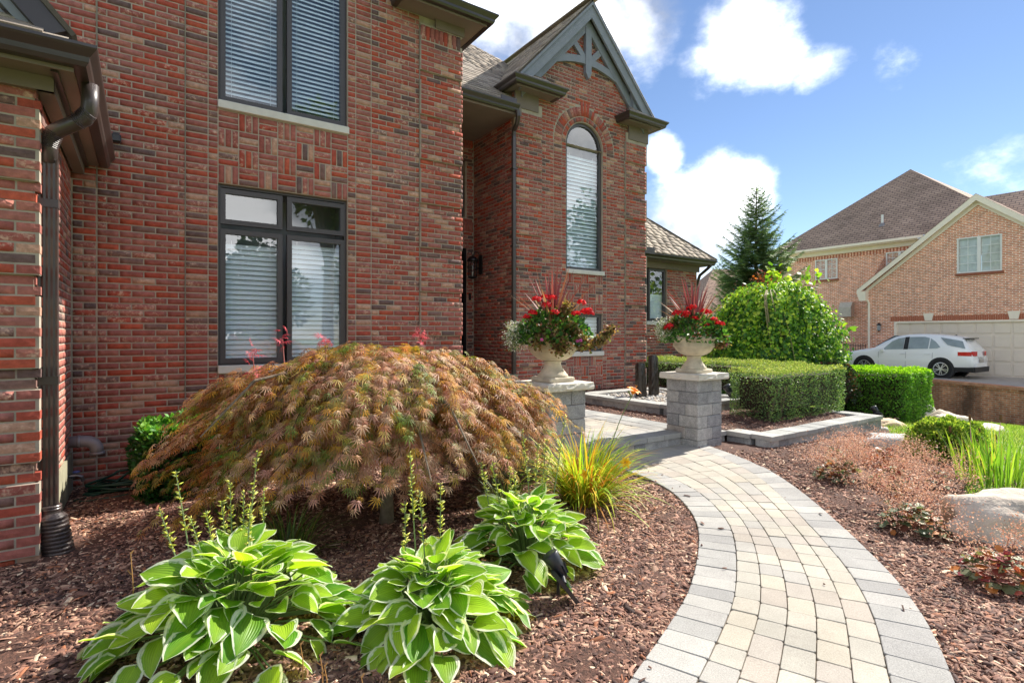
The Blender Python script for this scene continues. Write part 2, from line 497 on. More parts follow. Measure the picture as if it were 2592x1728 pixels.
def shingle_template(seed):
    rg = random.Random(100 + seed)
    j = lambda a: (rg.random() - .5) * a
    # x across, y thickness (0..1), z up-slope (-.5 butt ... .5); butt end thick, top end thin
    v = [(-.5, 0, -.5), (.5, 0, -.5), (.5, 1 + j(.3), -.5 + j(.05)), (-.5, 1 + j(.3), -.5 + j(.05)), (-.5, 0, .5), (.5, 0, .5), (.5, .15, .5), (-.5, .15, .5)]
    f = [(0, 3, 2, 1), (3, 7, 6, 2), (0, 4, 7, 3), (1, 2, 6, 5), (4, 5, 6, 7)]
    return np.array(v, float), np.array(f)
ST = [shingle_template(s) for s in range(4)]

def rec(recs, T, n, z, ln, dp, ht, tid):
    n = Vector(n); z = Vector(z); u = n.cross(z)
    M = np.array([[u.x * ln, n.x * dp, z.x * ht], [u.y * ln, n.y * dp, z.y * ht], [u.z * ln, n.z * dp, z.z * ht]])
    recs.append((M, np.array(T, float), tid))

def brick(recs, P, n, ln, ht=CH - JNT, proud=0.0, vertical=False, zdir=(0, 0, 1)):
    """P: centre of the brick's face on the wall plane"""
    n = Vector(n)
    pr = proud + random.uniform(-0.002, 0.0025)
    back = Vector(P) + n * (pr - BD)
    if vertical:
        z = Vector(zdir); u = n.cross(z)
        rec(recs, back, n, u, ln, BD, ht, random.randrange(8))
    else:
        rec(recs, back, n, zdir, ln, BD, ht, random.randrange(8))

def emit(recs, temps, name, restname, parent, mat, nmax):
    """the nmax pieces that show largest become objects of their own, the rest one joined part"""
    def size(r):
        x, y, z = r[1]; u, v, d = project(x, y, z)
        if not (0 <= u <= 2592 and 0 <= v <= 1728): return 1e9
        return d
    order = sorted(range(len(recs)), key=lambda i: size(recs[i]))
    near = order[:nmax] if nmax else []
    meshes = []
    for tv, tf in temps:
        me = bpy.data.meshes.new(name); me.from_pydata(tv.tolist(), [], tf.tolist()); me.materials.append(mat); me.update(); meshes.append(me)
    for i in near:
        M, T, t = recs[i]
        m4 = Matrix(((M[0][0], M[0][1], M[0][2], T[0]), (M[1][0], M[1][1], M[1][2], T[1]), (M[2][0], M[2][1], M[2][2], T[2]), (0, 0, 0, 1)))
        meshobj(name, meshes[t], mat, parent, m4)
    rest = order[nmax:] if nmax else order
    if not rest: return
    # joined part: all templates share vertex/face counts
    tv0, tf0 = temps[0]
    N = len(rest); n = len(tv0); m, k = tf0.shape
    V = np.empty((N, n, 3))
    for j, i in enumerate(rest):
        M, T, t = recs[i]; V[j] = temps[t][0] @ M.T + T
    F = (tf0[None] + (np.arange(N) * n)[:, None, None]).reshape(-1)
    me = bpy.data.meshes.new(restname)
    me.vertices.add(N * n); me.vertices.foreach_set('co', V.ravel().astype(np.float32))
    me.loops.add(N * m * k); me.loops.foreach_set('vertex_index', F.astype(np.int32))
    me.polygons.add(N * m); me.polygons.foreach_set('loop_start', np.arange(N * m, dtype=np.int32) * k)
    me.update(calc_edges=True); me.materials.append(mat)
    o = bpy.data.objects.new(restname, me); COL.objects.link(o); setparent(o, parent); o['kind'] = 'stuff'

def fill(recs, O, A, n, spans, zlo, zhi, z0=2.015, bond='run', phase=0.0, proud=0.0):
    """lay courses of brick on the plane through O (x,y) along A with outward normal n; proud may be a function of z"""
    k0 = math.floor((zlo - z0) / CH + 1e-6)
    k = k0
    while True:
        za = z0 + k * CH; zb = za + CH
        if za >= zhi - 0.012: break
        ca, cb = max(za, zlo), min(zb, zhi)
        if cb - ca > 0.028:
            zc = (ca + cb) / 2; ht = (cb - ca) - JNT
            pr = proud(zc) if callable(proud) else proud
            for (a0, a1) in spans(zc):
                if a1 - a0 < 0.02: continue
                if bond == 'stack':
                    cuts = [(a0, a1)]
                else:
                    ph = phase + (PITCH / 2 if k % 2 else 0)
                    i = math.floor((a0 - ph) / PITCH)
                    cuts = []
                    while ph + i * PITCH < a1:
                        l = max(a0, ph + i * PITCH); r = min(a1, ph + (i + 1) * PITCH)
                        if r - l > 0.03: cuts.append((l, r))
                        i += 1
                for l, r in cuts:
                    ac = (l + r) / 2
                    brick(recs, (O[0] + A[0] * ac, O[1] + A[1] * ac, zc), n, (r - l) - JNT, ht, pr)
        k += 1

def weave(recs, O, A, n, a0, a1, zlo, zhi, first=0):
    na = max(1, round((a1 - a0) / .205)); nz = max(1, round((zhi - zlo) / .205))
    ua = (a1 - a0) / na; uz = (zhi - zlo) / nz
    for j in range(nz):
        for i in range(na):
            if (i + j + first) % 2 == 0:      # three lying bricks
                for q in range(3):
                    ac = a0 + (i + .5) * ua; zc = zlo + j * uz + (q + .5) * uz / 3
                    brick(recs, (O[0] + A[0] * ac, O[1] + A[1] * ac, zc), n, ua - JNT, uz / 3 - JNT)
            else:
                for q in range(3):
                    ac = a0 + i * ua + (q + .5) * ua / 3; zc = zlo + (j + .5) * uz
                    brick(recs, (O[0] + A[0] * ac, O[1] + A[1] * ac, zc), n, uz - JNT, ua / 3 - JNT, vertical=True)

def wallsheet(mb, O, A, n, a0, a1, z0, z1, holes=(), back=0.007, reveal=0.13):
    """mortar face with rectangular openings and their reveals"""
    xs = sorted(set([a0, a1] + [h[i] for h in holes for i in (0, 1)])); zs = sorted(set([z0, z1] + [h[i] for h in holes for i in (2, 3)]))
    P = lambda a, z, d=back: (O[0] + A[0] * a - n[0] * d, O[1] + A[1] * a - n[1] * d, z)
    for i in range(len(xs) - 1):
        for j in range(len(zs) - 1):
            xc, zc = (xs[i] + xs[i + 1]) / 2, (zs[j] + zs[j + 1]) / 2
            if any(h[0] < xc < h[1] and h[2] < zc < h[3] for h in holes): continue
            mb.quad(P(xs[i], zs[j]), P(xs[i + 1], zs[j]), P(xs[i + 1], zs[j + 1]), P(xs[i], zs[j + 1]))
    for h in holes:
        for (p, q) in (((h[0], h[2]), (h[0], h[3])), ((h[1], h[3]), (h[1], h[2])), ((h[0], h[3]), (h[1], h[3])), ((h[1], h[2]), (h[0], h[2]))):
            mb.quad(P(*p), P(*q), P(q[0], q[1], reveal), P(p[0], p[1], reveal))

# ------------------------------------------------------------------ the house
D0, DG, DW, DE, DR = 6.85, 8.10, 4.68, 9.594, 8.90
XW, XC, XGL, XGR, XGM = -0.589, 3.763, 5.591, 9.045, 7.30
house = thing('brick_house', 'two storey red brick house with dark window frames and a steep timbered gable', 'house', (4, 8, 0))
recs = []
mor = MB()
FN = (0, -1, 0)
band = lambda z0: (lambda z: 0.0 if ((z - z0) % (9 * CH)) > 7 * CH - 0.01 else 0.034)
pier_band = band(2.015 - 0.0)       # recess: the two courses just below each line
# --- main block front
hw = [(0.688, 2.145, 1.076 - .0, 3.126), (0.688, 2.145, 4.05, 5.95)]
wallsheet(mor, (0, D0), (1, 0), FN, -2.4, XC, -0.3, 6.25, hw)
one = lambda a, b: (lambda z: [(a, b)])
fill(recs, (0, D0), (1, 0), FN, lambda z: [(XW + .004 if z < 2.95 else -2.4, -0.39)], -.2, 6.25, phase=.02)
fill(recs, (0, D0), (1, 0), FN, one(-0.39, 0.373), -.2, 6.25, phase=-.415)
fill(recs, (0, D0), (1, 0), FN, one(0.373, 0.591), -.2, 6.25, bond='stack')
fill(recs, (0, D0), (1, 0), FN, one(0.591, 0.688), -.2, 6.25, bond='stack')
fill(recs, (0, D0), (1, 0), FN, one(2.145, 2.249), -.2, 6.25, bond='stack')
fill(recs, (0, D0), (1, 0), FN, one(2.249, 2.452), -.2, 6.25, bond='stack')
fill(recs, (0, D0), (1, 0), FN, one(2.452, 3.134), -.2, 6.25, phase=2.452)
fill(recs, (0, D0), (1, 0), FN, one(3.142, XC + .034), -.2, 5.47, phase=3.142, proud=pier_band)
for q in range(9):                                     # soldier course under the frieze
    brick(recs, (3.18 + q * .0685, D0, 5.58), FN, .195, .0575, .034, vertical=True)
weave(recs, (0, D0), (1, 0), FN, 0.688, 2.145, 3.126, 3.95, 1)
weave(recs, (0, D0), (1, 0), FN, 0.688, 2.145, -.16, 0.979, 0)
for k in range(-6, 7):                                 # mortar backing of the proud bands
    za = 2.015 + k * 9 * CH; mor.box(3.138, XC + .025, D0 - .026, D0 + .05, max(za, -.3), min(za + 7 * CH - .004, 5.7))
# --- main block side towards the porch
NX = (1, 0, 0)
fill(recs, (XC, 0), (0, 1), NX, one(D0 + .09, DE), .5, 5.45, phase=D0)
mor.quad((XC - .007, D0, -.3), (XC - .007, DE, -.3), (XC - .007, DE, 6.25), (XC - .007, D0, 6.25))
# --- wing at the left: front and the sunlit return
wband = band(1.205)
fill(recs, (0, DW), (1, 0), FN, one(-2.3, -1.02), -.2, 3.05, z0=1.205, phase=-.95)
fill(recs, (0, DW), (1, 0), FN, one(-1.02, XW + .034), -.2, 3.05, z0=1.205, phase=-.785, proud=wband)
fill(recs, (XW, 0), (0, 1), NX, lambda z: [(DW + .09 - (.034 if wband(z) else 0), DW + .30)], -.2, 3.05, z0=1.205, phase=DW + .02, proud=wband)
fill(recs, (XW, 0), (0, 1), NX, one(DW + .30, D0), .28, 3.05, z0=1.205, phase=DW + .30)
wallsheet(mor, (0, DW), (1, 0), FN, -2.4, XW, -.3, 3.1)
mor.quad((XW - .007, DW, -.3), (XW - .007, D0, -.3), (XW - .007, D0, 3.1), (XW - .007, DW, 3.1))
for k in range(-3, 4):
    za = 1.205 + k * 9 * CH
    mor.box(-1.016, XW + .025, DW - .026, DW + .31, max(za, -.3), min(za + 7 * CH - .004, 3.05))
# --- gable wing
GB = lambda z: min(1.727, max(0.0, (7.72 - z) * 0.945))
AX0, AX1, ASP, AR = 6.805, 7.785, 2.65 + 37 * CH, 0.49
AXM = (AX0 + AX1) / 2
def gspan(a, b):
    def f(z):
        l, r = max(a, XGM + .017 - GB(z)), min(b, XGM + .017 + GB(z))
        out = [(l, r)] if r > l else []
        if z > ASP - .02:
            d = abs(z - ASP); rr = 0.815
            if d < rr:
                h = math.sqrt(rr * rr - d * d); res = []
                for (p, q) in out:
                    if q <= AXM - h or p >= AXM + h: res.append((p, q)); continue
                    if p < AXM - h: res.append((p, AXM - h))
                    if q > AXM + h: res.append((AXM + h, q))
                out = res
        return out
    return f
gband = band(2.65)
GZ = 2.65
GE = GZ + 42 * CH
fill(recs, (0, DG), (1, 0), FN, gspan(XGL - .034, 6.20), .2, GE, z0=GZ, phase=XGL - .02, proud=gband)
fill(recs, (0, DG), (1, 0), FN, gspan(6.20, 6.50), .2, GE, z0=GZ, phase=6.2)
fill(recs, (0, DG), (1, 0), FN, gspan(6.50, 6.703), .2, ASP, z0=GZ, bond='stack')
fill(recs, (0, DG), (1, 0), FN, gspan(6.703, AX0), .2, ASP, z0=GZ, bond='stack')
fill(recs, (0, DG), (1, 0), FN, gspan(AX1, 7.89), .2, ASP, z0=GZ, bond='stack')
fill(recs, (0, DG), (1, 0), FN, gspan(7.89, 8.42), .2, ASP, z0=GZ, phase=7.89)
fill(recs, (0, DG), (1, 0), FN, gspan(8.428, XGR + .034), .2, GE, z0=GZ, phase=8.43, proud=gband)
fill(recs, (0, DG), (1, 0), FN, gspan(6.50, 8.42), ASP, GE, z0=GZ, phase=6.5)
fill(recs, (0, DG), (1, 0), FN, gspan(XGL, XGR), GE, 7.7, z0=GZ, phase=XGL)
weave(recs, (0, DG), (1, 0), FN, AX0, AX1, 1.84, 2.63, 0)
weave(recs, (0, DG), (1, 0), FN, AX0, AX1, .2, .985, 1)
for ring, (r0, r1, cnt) in enumerate(((AR + .012, AR + .105, 25), (AR + .115, AR + .305, 31))):
    for i in range(cnt):
        th = PI * (i + .5) / cnt; rc = (r0 + r1) / 2
        rad = Vector((math.cos(th), 0, math.sin(th)))
        P = Vector((AXM, DG - .002, ASP)) + rad * rc
        w = PI * rc / cnt - .010; ln = (r1 - r0) - .004
        ext = 0.0
        if ring == 1 and abs(th - PI / 2) < .13: ext = .10
        P = P + rad * ext / 2
        nn = Vector(FN); back = P + nn * (.004 + random.uniform(-.002, .002) - BD)
        rec(recs, back, nn, rad, w, BD, ln + ext, random.randrange(8))
wallsheet(mor, (0, DG), (1, 0), FN, XGL, XGR, 0, ASP, [(AX0, AX1, 2.70, ASP), (6.86, AX1, 1.08, 1.84)])
arc = [(AXM - AR * math.cos(PI * i / 24), ASP + AR * math.sin(PI * i / 24)) for i in range(25)]
Ym = DG + .007
for i in range(24):
    (xa, za), (xb, zb) = arc[i], arc[i + 1]
    mor.quad((xa, Ym, za), (xb, Ym, zb), (xb, Ym, 6.0), (xa, Ym, 6.0))
    mor.quad((xa, Ym, za), (xa, Ym + .12, za), (xb, Ym + .12, zb), (xb, Ym, zb))
mor.quad((XGL, Ym, ASP), (AX0, Ym, ASP), (AX0, Ym, 6.0), (XGL, Ym, 6.0)).quad((AX1, Ym, ASP), (XGR, Ym, ASP), (XGR, Ym, 6.0), (AX1, Ym, 6.0))
mor.poly([(XGL, Ym, 6.0), (XGR, Ym, 6.0), (XGM + .017, Ym, 7.83)])
for k in range(-5, 6):
    za = GZ + k * 9 * CH
    for xa, xb in ((XGL - .025, 6.196), (8.432, XGR + .025)):
        mor.box(xa, xb, DG - .026, DG + .05, max(za, 0), min(za + 7 * CH - .004, 5.45))
# porch side wall of the gable wing, and its far side
NMX = (-1, 0, 0)
fill(recs, (XGL, 0), (0, 1), NMX, lambda z: [(DG + .07, DG + .3)], .2, 5.4, z0=GZ, phase=DG, proud=lambda z: gband(z) * .99)
fill(recs, (XGL, 0), (0, 1), NMX, one(DG + .3, DE), .2, 5.4, z0=GZ, phase=DG + .31)
fill(recs, (XGL, 0), (0, 1), NMX, one(DG + .05, DE), 5.4, 6.1, z0=GZ, phase=DG)
mor.quad((XGL + .007, DE + .2, 0), (XGL + .007, DG, 0), (XGL + .007, DG, 6.1), (XGL + .007, DE + .2, 6.1))
for k in range(-5, 6):
    za = GZ + k * 9 * CH; mor.box(XGL - .025, XGL + .05, DG + .04, DG + .3, max(za, 0), min(za + 7 * CH - .004, 5.4))
mor.quad((XGR - .007, DG, 0), (XGR - .007, 12, 0), (XGR - .007, 12, 6.1), (XGR - .007, DG, 6.1))
# --- porch back wall with door and arched window over it
ENT = [(3.95, 5.43, .7, 3.17)]
fill(recs, (0, DE), (1, 0), FN, lambda z: [(XC, 3.95), (5.43, XGL)] if (z < 3.17 or 3.8 < z < 4.95) else [(XC, XGL)], .5, 5.4, phase=3.8)
for q in range(26):
    brick(recs, (3.83 + q * .0685, DE - .004, 5.33), FN, .195, .0575, .004, vertical=True)
    brick(recs, (3.83 + q * .0685, DE - .004, 3.62), FN, .195, .0575, .004, vertical=True)
wallsheet(mor, (0, DE), (1, 0), FN, XC, XGL + .05, .3, 5.6, [(3.95, 5.43, .7, 3.17), (4.0, 5.40, 3.8, 4.95)])
# --- low wing at the right
fill(recs, (0, DR), (1, 0), FN, lambda z: [(9.05, 9.45), (10.74, 11.88)] if 1.73 < z < 3.05 else [(9.05, 11.88)], .2, 3.12, phase=10.74)
wallsheet(mor, (0, DR), (1, 0), FN, 9.04, 11.9, 0, 3.2, [(9.45, 10.74, 1.74, 3.04)])
fill(recs, (11.9, 0), (0, 1), NX, one(DR + .09, 12.0), .2, 3.12, phase=DR)
mor.quad((11.893, DR, -.3), (11.893, 12, -.3), (11.893, 12, 3.2), (11.893, DR, 3.2))
CAULK = simple('joint_caulk', S(132, 126, 112), .8, var=.1, scale=6)
for (cx_, cy_, za, zb) in ((.373, D0, -.2, 6.2), (3.138, D0, -.2, 5.7), (-.39, D0, 2.9, 6.2), (8.424, DG, .2, 5.5)):
    MB().box(cx_ - .0052, cx_ + .0052, cy_ - .001, cy_ + .02, za, zb).build('control_joint', CAULK, house)
wall = mor.build('wall', MORTAR, house)
emit(recs, BT, 'brick', 'brick_courses', wall, BRICK, 300)
# parged foundation strip on the wing's return and the ledge at the gable's foot
MB().box(XW - .05, XW + .012, DW + .31, D0, -.3, .275).build('foundation', CONCRETE, house)
MB().bbox(XGL - .03, XGR + .03, DG - .035, DG + .02, -.2, .24, .006).build('foundation', CONCRETE, house)

# --- windows
def slats(win, x0, x1, z0, z1, Y, pitch, tilt, width, mat=None):
    me_mb = MB()
    w = width / 2; ca, sa = math.cos(tilt), math.sin(tilt); L = (x1 - x0)
    pts = []
    for q in (-1, -.5, 0, .5, 1):
        a = q * w; bow = 0.004 * (1 - q * q)
        pts.append((a * ca - bow * sa, a * sa + bow * ca))          # (depth, height)
    for i in range(4):
        me_mb.quad((-L / 2, -pts[i][0], pts[i][1]), (L / 2, -pts[i][0], pts[i][1]), (L / 2, -pts[i + 1][0], pts[i + 1][1]), (-L / 2, -pts[i + 1][0], pts[i + 1][1]))
    me = bpy.data.meshes.new('slat'); me.from_pydata(me_mb.v, [], me_mb.f); me.materials.append(mat or SLATM)
    me.polygons.foreach_set('use_smooth', [True] * 4); me.update()
    z = z0 + pitch * .6
    while z < z1 - .01:
        m = Matrix.Translation(((x0 + x1) / 2, Y + random.uniform(-.001, .001), z)) @ Matrix.Rotation(random.gauss(0, .002), 4, 'Y') @ Matrix.Rotation(random.gauss(0, .03), 4, 'X')
        meshobj('slat', me, mat or SLATM, win, m); z += pitch
    for q in (.16, .84):                                           # lift cords
        xx = x0 + (x1 - x0) * q
        MB().box(xx - .0015, xx + .0015, Y - width / 2 - .004, Y - width / 2 - .002, z0, z1).build('lift_cord', SLATM, win)

def sash(mb, x0, x1, z0, z1, y0, y1, w):
    mb.box(x0, x0 + w, y0, y1, z0, z1).box(x1 - w, x1, y0, y1, z0, z1)
    mb.box(x0 + w, x1 - w, y0 + .001, y1, z0, z0 + w).box(x0 + w, x1 - w, y0 + .001, y1, z1 - w, z1)

def window(x0, x1, z0, z1, Y, cells, sill=True, roomd=.5, sillz=None):
    """cells: list of (xa, xb, za, zb, blind) with blind None or (zlo, zhi, pitch, tilt, width)"""
    yf = Y + .055
    mb = MB()
    sash(mb, x0, x1, z0, z1, yf, yf + .09, .028)
    xs = sorted(set([c[0] for c in cells] + [c[1] for c in cells])); 
    win = mb.build('window', FRAME, house)
    for (xa, xb, za, zb, bl) in cells:
        m2 = MB(); sash(m2, xa + .008, xb - .008, za + .008, zb - .008, yf - .012, yf + .05, .055)
        m2.build('sash', FRAME, win)
        MB().quad((xa + .055, yf + .02, za + .055), (xb - .055, yf + .02, za + .055), (xb - .055, yf + .02, zb - .055), (xa + .055, yf + .02, zb - .055)).build('pane', GLASS, win)
        if bl:
            slats(win, xa + .03, xb - .03, bl[0], bl[1], yf + .085, bl[2], bl[3], bl[4])
    rb = MB(); yb = yf + roomd
    rb.quad((x0, yf + .09, z0), (x0, yb, z0), (x0, yb, z1), (x0, yf + .09, z1)).quad((x1, yf + .09, z1), (x1, yb, z1), (x1, yb, z0), (x1, yf + .09, z0))
    rb.quad((x0, yb, z0), (x1, yb, z0), (x1, yb, z1), (x0, yb, z1)).quad((x0, yf + .09, z1), (x0, yb, z1), (x1, yb, z1), (x1, yf + .09, z1)).quad((x0, yf + .09, z0), (x1, yf + .09, z0), (x1, yb, z0), (x0, yb, z0))
    rb.build('room_recess', ROOM, win)
    if sill:
        MB().bbox(x0 - .006, x1 + .012, Y - .035, Y + .06, z0 - .092, z0 - .002, .006).build('sill', SILL, win)
    return win

xm = 1.400
window(.690, 2.143, 1.078, 3.124, D0, [(.705, xm - .018, 1.09, 2.63, (1.13, 2.50, .058, R(-62), .064)), (xm + .018, 2.128, 1.09, 2.63, (1.13, 2.56, .058, R(-62), .064)),
                                      (.705, xm - .018, 2.67, 3.09, None), (xm + .018, 2.128, 2.67, 3.09, None)])
window(.690, 2.143, 4.052, 5.95, D0, [(.705, xm - .018, 4.065, 5.93, (4.12, 5.93, .054, R(-50), .056)), (xm + .018, 2.128, 4.065, 5.93, (4.12, 5.93, .054, R(-50), .056))])
window(6.865, 7.780, 1.082, 1.838, DG, [(6.875, 7.77, 1.09, 1.83, (1.13, 1.8, .075, R(-60), .08))])
window(9.455, 10.735, 1.742, 3.038, DR, [(9.46, 10.06, 1.75, 3.03, (1.8, 2.4, .03, R(-75), .034)), (10.10, 10.725, 1.75, 3.03, (1.8, 2.4, .03, R(-75), .034))])
# arched window
def arched(x0, x1, z0, spring, r, Y, blind):
    xc = (x0 + x1) / 2; yf = Y + .055; n = 28
    def outline(i):
        rr = (x1 - x0) / 2 - i
        return [(xc - rr, z0 + i), (xc + rr, z0 + i)] + [(xc + rr * math.cos(PI * k / n), spring + rr * (r / ((x1 - x0) / 2)) * math.sin(PI * k / n)) for k in range(n + 1)]
    A, B = outline(.006), outline(.062); m = len(A); mb = MB()
    rs = [[(p[0], yf, p[1]) for p in A], [(p[0], yf, p[1]) for p in B], [(p[0], yf + .07, p[1]) for p in B], [(p[0], yf + .07, p[1]) for p in A], [(p[0], yf, p[1]) for p in A]]
    mb.rings(rs, False)
    win = mb.build('window', FRAME, house)
    MB().poly([(p[0], yf + .03, p[1]) for p in outline(.06)]).build('pane', GLASS, win)
    rb = MB(); yb = yf + (.6 if blind else .08)
    rb.poly([(p[0], yb, p[1]) for p in outline(-.03)]).rings([[(p[0], yf + .071, p[1]) for p in outline(0)], [(p[0], yb, p[1]) for p in outline(0)]], False)
    rb.build('room_recess', ROOM, win)
    if blind: slats(win, x0 + .03, x1 - .03, blind[0], blind[1], yf + .105, blind[2], blind[3], blind[4])
    return win
w = arched(AX0, AX1, 2.70, ASP, AR, DG, (2.75, 5.02, .075, R(-58), .084))
MB().bbox(AX0 - .01, AX1 + .02, DG - .04, DG + .06, 2.62, 2.702, .006).build('sill', SILL, w)
arched(4.0, 5.40, 3.8, 4.3, .65, DE, None)
MB().quad((XC, DE + .14, .3), (XGL, DE + .14, .3), (XGL, DE + .14, 5.6), (XC, DE + .14, 5.6)).build('inner_wall', ROOM, house)

# --- front door in the porch
dr = MB().box(3.95, 4.0, DE + .02, DE + .1, .7, 3.17).box(5.37, 5.43, DE + .02, DE + .1, .7, 3.17).box(4.0, 5.37, DE + .02, DE + .1, 3.09, 3.17).build('door', DOORM, house)
MB().bbox(4.02, 5.36, DE + .05, DE + .1, .72, 3.08, .006).build('door_leaf', DOORM, dr)
for (za, zb) in ((.9, 1.6), (1.75, 2.9)):
    mb = MB(); sash(mb, 4.2, 5.2, za, zb, DE + .035, DE + .052, .04); mb.build('door_moulding', DOORM, dr)
MB().tube([(5.27, DE + .05, 1.75), (5.27, DE - .02, 1.75), (5.2, DE - .02, 1.75)], .012).build('handle', BLACKM, dr)

# --- gutters, soffits, eave returns
GPROF = [(0, -.125), (.065, -.125), (.08, -.10), (.085, -.07), (.118, -.03), (.125, -.018), (.125, 0), (.108, 0), (.108, -.02), (.07, -.075), (.06, -.105), (.012, -.105), (.012, -.012), (0, -.012)]
def gutter(path, z, name='gutter'):
    mb = MB(); pts = [Vector((p[0], p[1])) for p in path]; rs = []
    for i, p in enumerate(pts):
        d0 = (pts[i] - pts[i - 1]).normalized() if i else None
        d1 = (pts[i + 1] - pts[i]).normalized() if i < len(pts) - 1 else None
        ns = [Vector((d.y, -d.x)) for d in (d0, d1) if d is not None]
        nv = ns[0] if len(ns) == 1 else (ns[0] + ns[1]) / (1 + ns[0].dot(ns[1]))
        rs.append([(p.x + nv.x * o, p.y + nv.y * o, z + h) for o, h in GPROF])
    mb.rings(rs, True)
    return mb.build(name, GUTTERM, house)

shrecs = []
def shingles(O, A, U, spans, H, exp=.14, wid=.31):
    """courses of shingles on the plane through O; A along the eave, U up the slope; spans(h) gives (a0,a1) list"""
    A = Vector(A).normalized(); U = Vector(U).normalized(); n = A.cross(U)
    if n.z < 0: n = -n
    h = 0; k = 0
    while h < H:
        for (a0, a1) in spans(h + exp / 2):
            a = a0 - random.random() * wid * (.5 if k % 2 else 1)
            while a < a1:
                w = wid * random.uniform(.55, 1.1); l, r = max(a, a0), min(a + w, a1)
                if r - l > .03:
                    T = Vector(O) + A * ((l + r) / 2) + U * (h + exp * .62) + n * .002
                    rec(shrecs, T, n, U, (r - l) - .004, .011 * random.uniform(.7, 1.3), exp * 1.28, random.randrange(4))
                a += w
        h += exp; k += 1

roofs = []
def roofpoly(pts, th=.03):
    a, b, c = Vector(pts[0]), Vector(pts[1]), Vector(pts[2]); n = (b - a).cross(c - a).normalized()
    if n.z < 0: n = -n
    roofs.append(MB().rings([[Vector(p) - n * (.004 + th) for p in pts], [Vector(p) - n * .004 for p in pts]], True))

def eave_return(xa, xb, yf, yw, z, sides='LR', ya=None, roofh=.28, fr=(None, None)):
    """boxed cornice return: gutter round it, soffit under it, small hipped roof over it"""
    yb = ya if ya else yw
    path = []
    if 'L' in sides: path.append((xa, yb))
    path += [(xa, yf), (xb, yf)]
    if 'R' in sides: path.append((xb, yb))
    gutter(path, z)
    MB().box(xa + .005, xb - .005, yf + .003, yb + .0, z - .118, z - .10).build('soffit', SOFFIT, house)
    MB().box(xa + .002, xb - .002, yf + .001, yf + .02, z - .15, z - .119).build('fascia', SOFFIT, house)
    m = min((xb - xa) / 2, .34)
    top = [(xa + (m if 'L' in sides else 0), yw, z + roofh), (xb - (m if 'R' in sides else 0), yw, z + roofh)]
    roofpoly([(xa - .03, yf - .03, z - .01), (xb + .03, yf - .03, z - .01), top[1], top[0]])
    sl = Vector((0, yw - yf, roofh)).normalized(); Hh = math.hypot(yw - yf, roofh)
    shingles((0, yf - .03, z - .008), (1, 0, 0), sl, lambda h: [(xa - .03 + (m * h / Hh if 'L' in sides else 0), xb + .03 - (m * h / Hh if 'R' in sides else 0))], Hh)
    if 'L' in sides: roofpoly([(xa - .03, yb, z - .01), (xa - .03, yf - .03, z - .01), top[0], (top[0][0], yb, z + roofh)])
    if 'R' in sides: roofpoly([(xb + .03, yf - .03, z - .01), (xb + .03, yb, z - .01), (top[1][0], yb, z + roofh), top[1]])

# wing corner (left), main corner, both gable corners
eave_return(-2.4, -.365, 4.385, DW, 3.235, 'R', ya=D0, roofh=.24)
eave_return(2.80, 4.02, 6.52, D0, 5.93, 'LR', ya=D0 + .9, roofh=.30)
eave_return(5.43, 6.40, 7.80, DG, 5.97, 'LR', ya=DG + .45, roofh=.30)
eave_return(8.24, 9.20, 7.80, DG, 5.97, 'LR', ya=DG + .45, roofh=.30)
# frieze boards under the returns
for (xa, xb, y, za, zb) in ((-2.4, XW + .10, DW - .045, 3.02, 3.115), (3.36, XC + .05, D0 - .05, 5.69, 5.81), (5.57, 6.10, DG - .045, 5.56, 5.85), (8.50, XGR + .05, DG - .045, 5.56, 5.85)):
    MB().box(xa, xb, y, y + .04, za, zb).build('frieze', SOFFIT, house)
MB().box(XW + .012, XW + .10, DW - .04, D0, 3.02, 3.115).build('frieze', SOFFIT, house)
MB().box(XW + .10, XW + .135, DW - .2, D0, 3.095, 3.112).build('soffit_strip', BRONZE, house)
# porch eave between main block and gable
gutter([(3.4, 7.88), (5.47, 7.88)], 5.47)
MB().box(XC + .01, XGL - .01, 7.884, DE, 5.37, 5.40).build('soffit', SOFFIT, house)
MB().box(XC + .01, XGL - .02, 7.86, 7.881, 5.31, 5.46).build('fascia', SOFFIT, house)
MB().box(5.14, 5.47, 7.868, 7.882, 5.44, 5.60).build('splash_guard', GUTTERM, house)
# right wing eave
gutter([(8.9, 8.58), (12.03, 8.58), (12.03, 11)], 3.30)
MB().box(9.05, 12.02, 8.583, DR, 3.17, 3.20).build('soffit', SOFFIT, house)
MB().box(9.05, 11.95, DR - .045, DR - .005, 3.03, 3.172).build('frieze', SOFFIT, house)
MB().box(9.05, 9.75, 8.44, 8.455, 3.27, 3.42).build('splash_guard', GUTTERM, house)

# --- roofs
def rayp(u, v):
    t = (u - 1296) / FPX
    return Vector((_s + t * _c, _c - t * _s, (845 - v) / FPX))
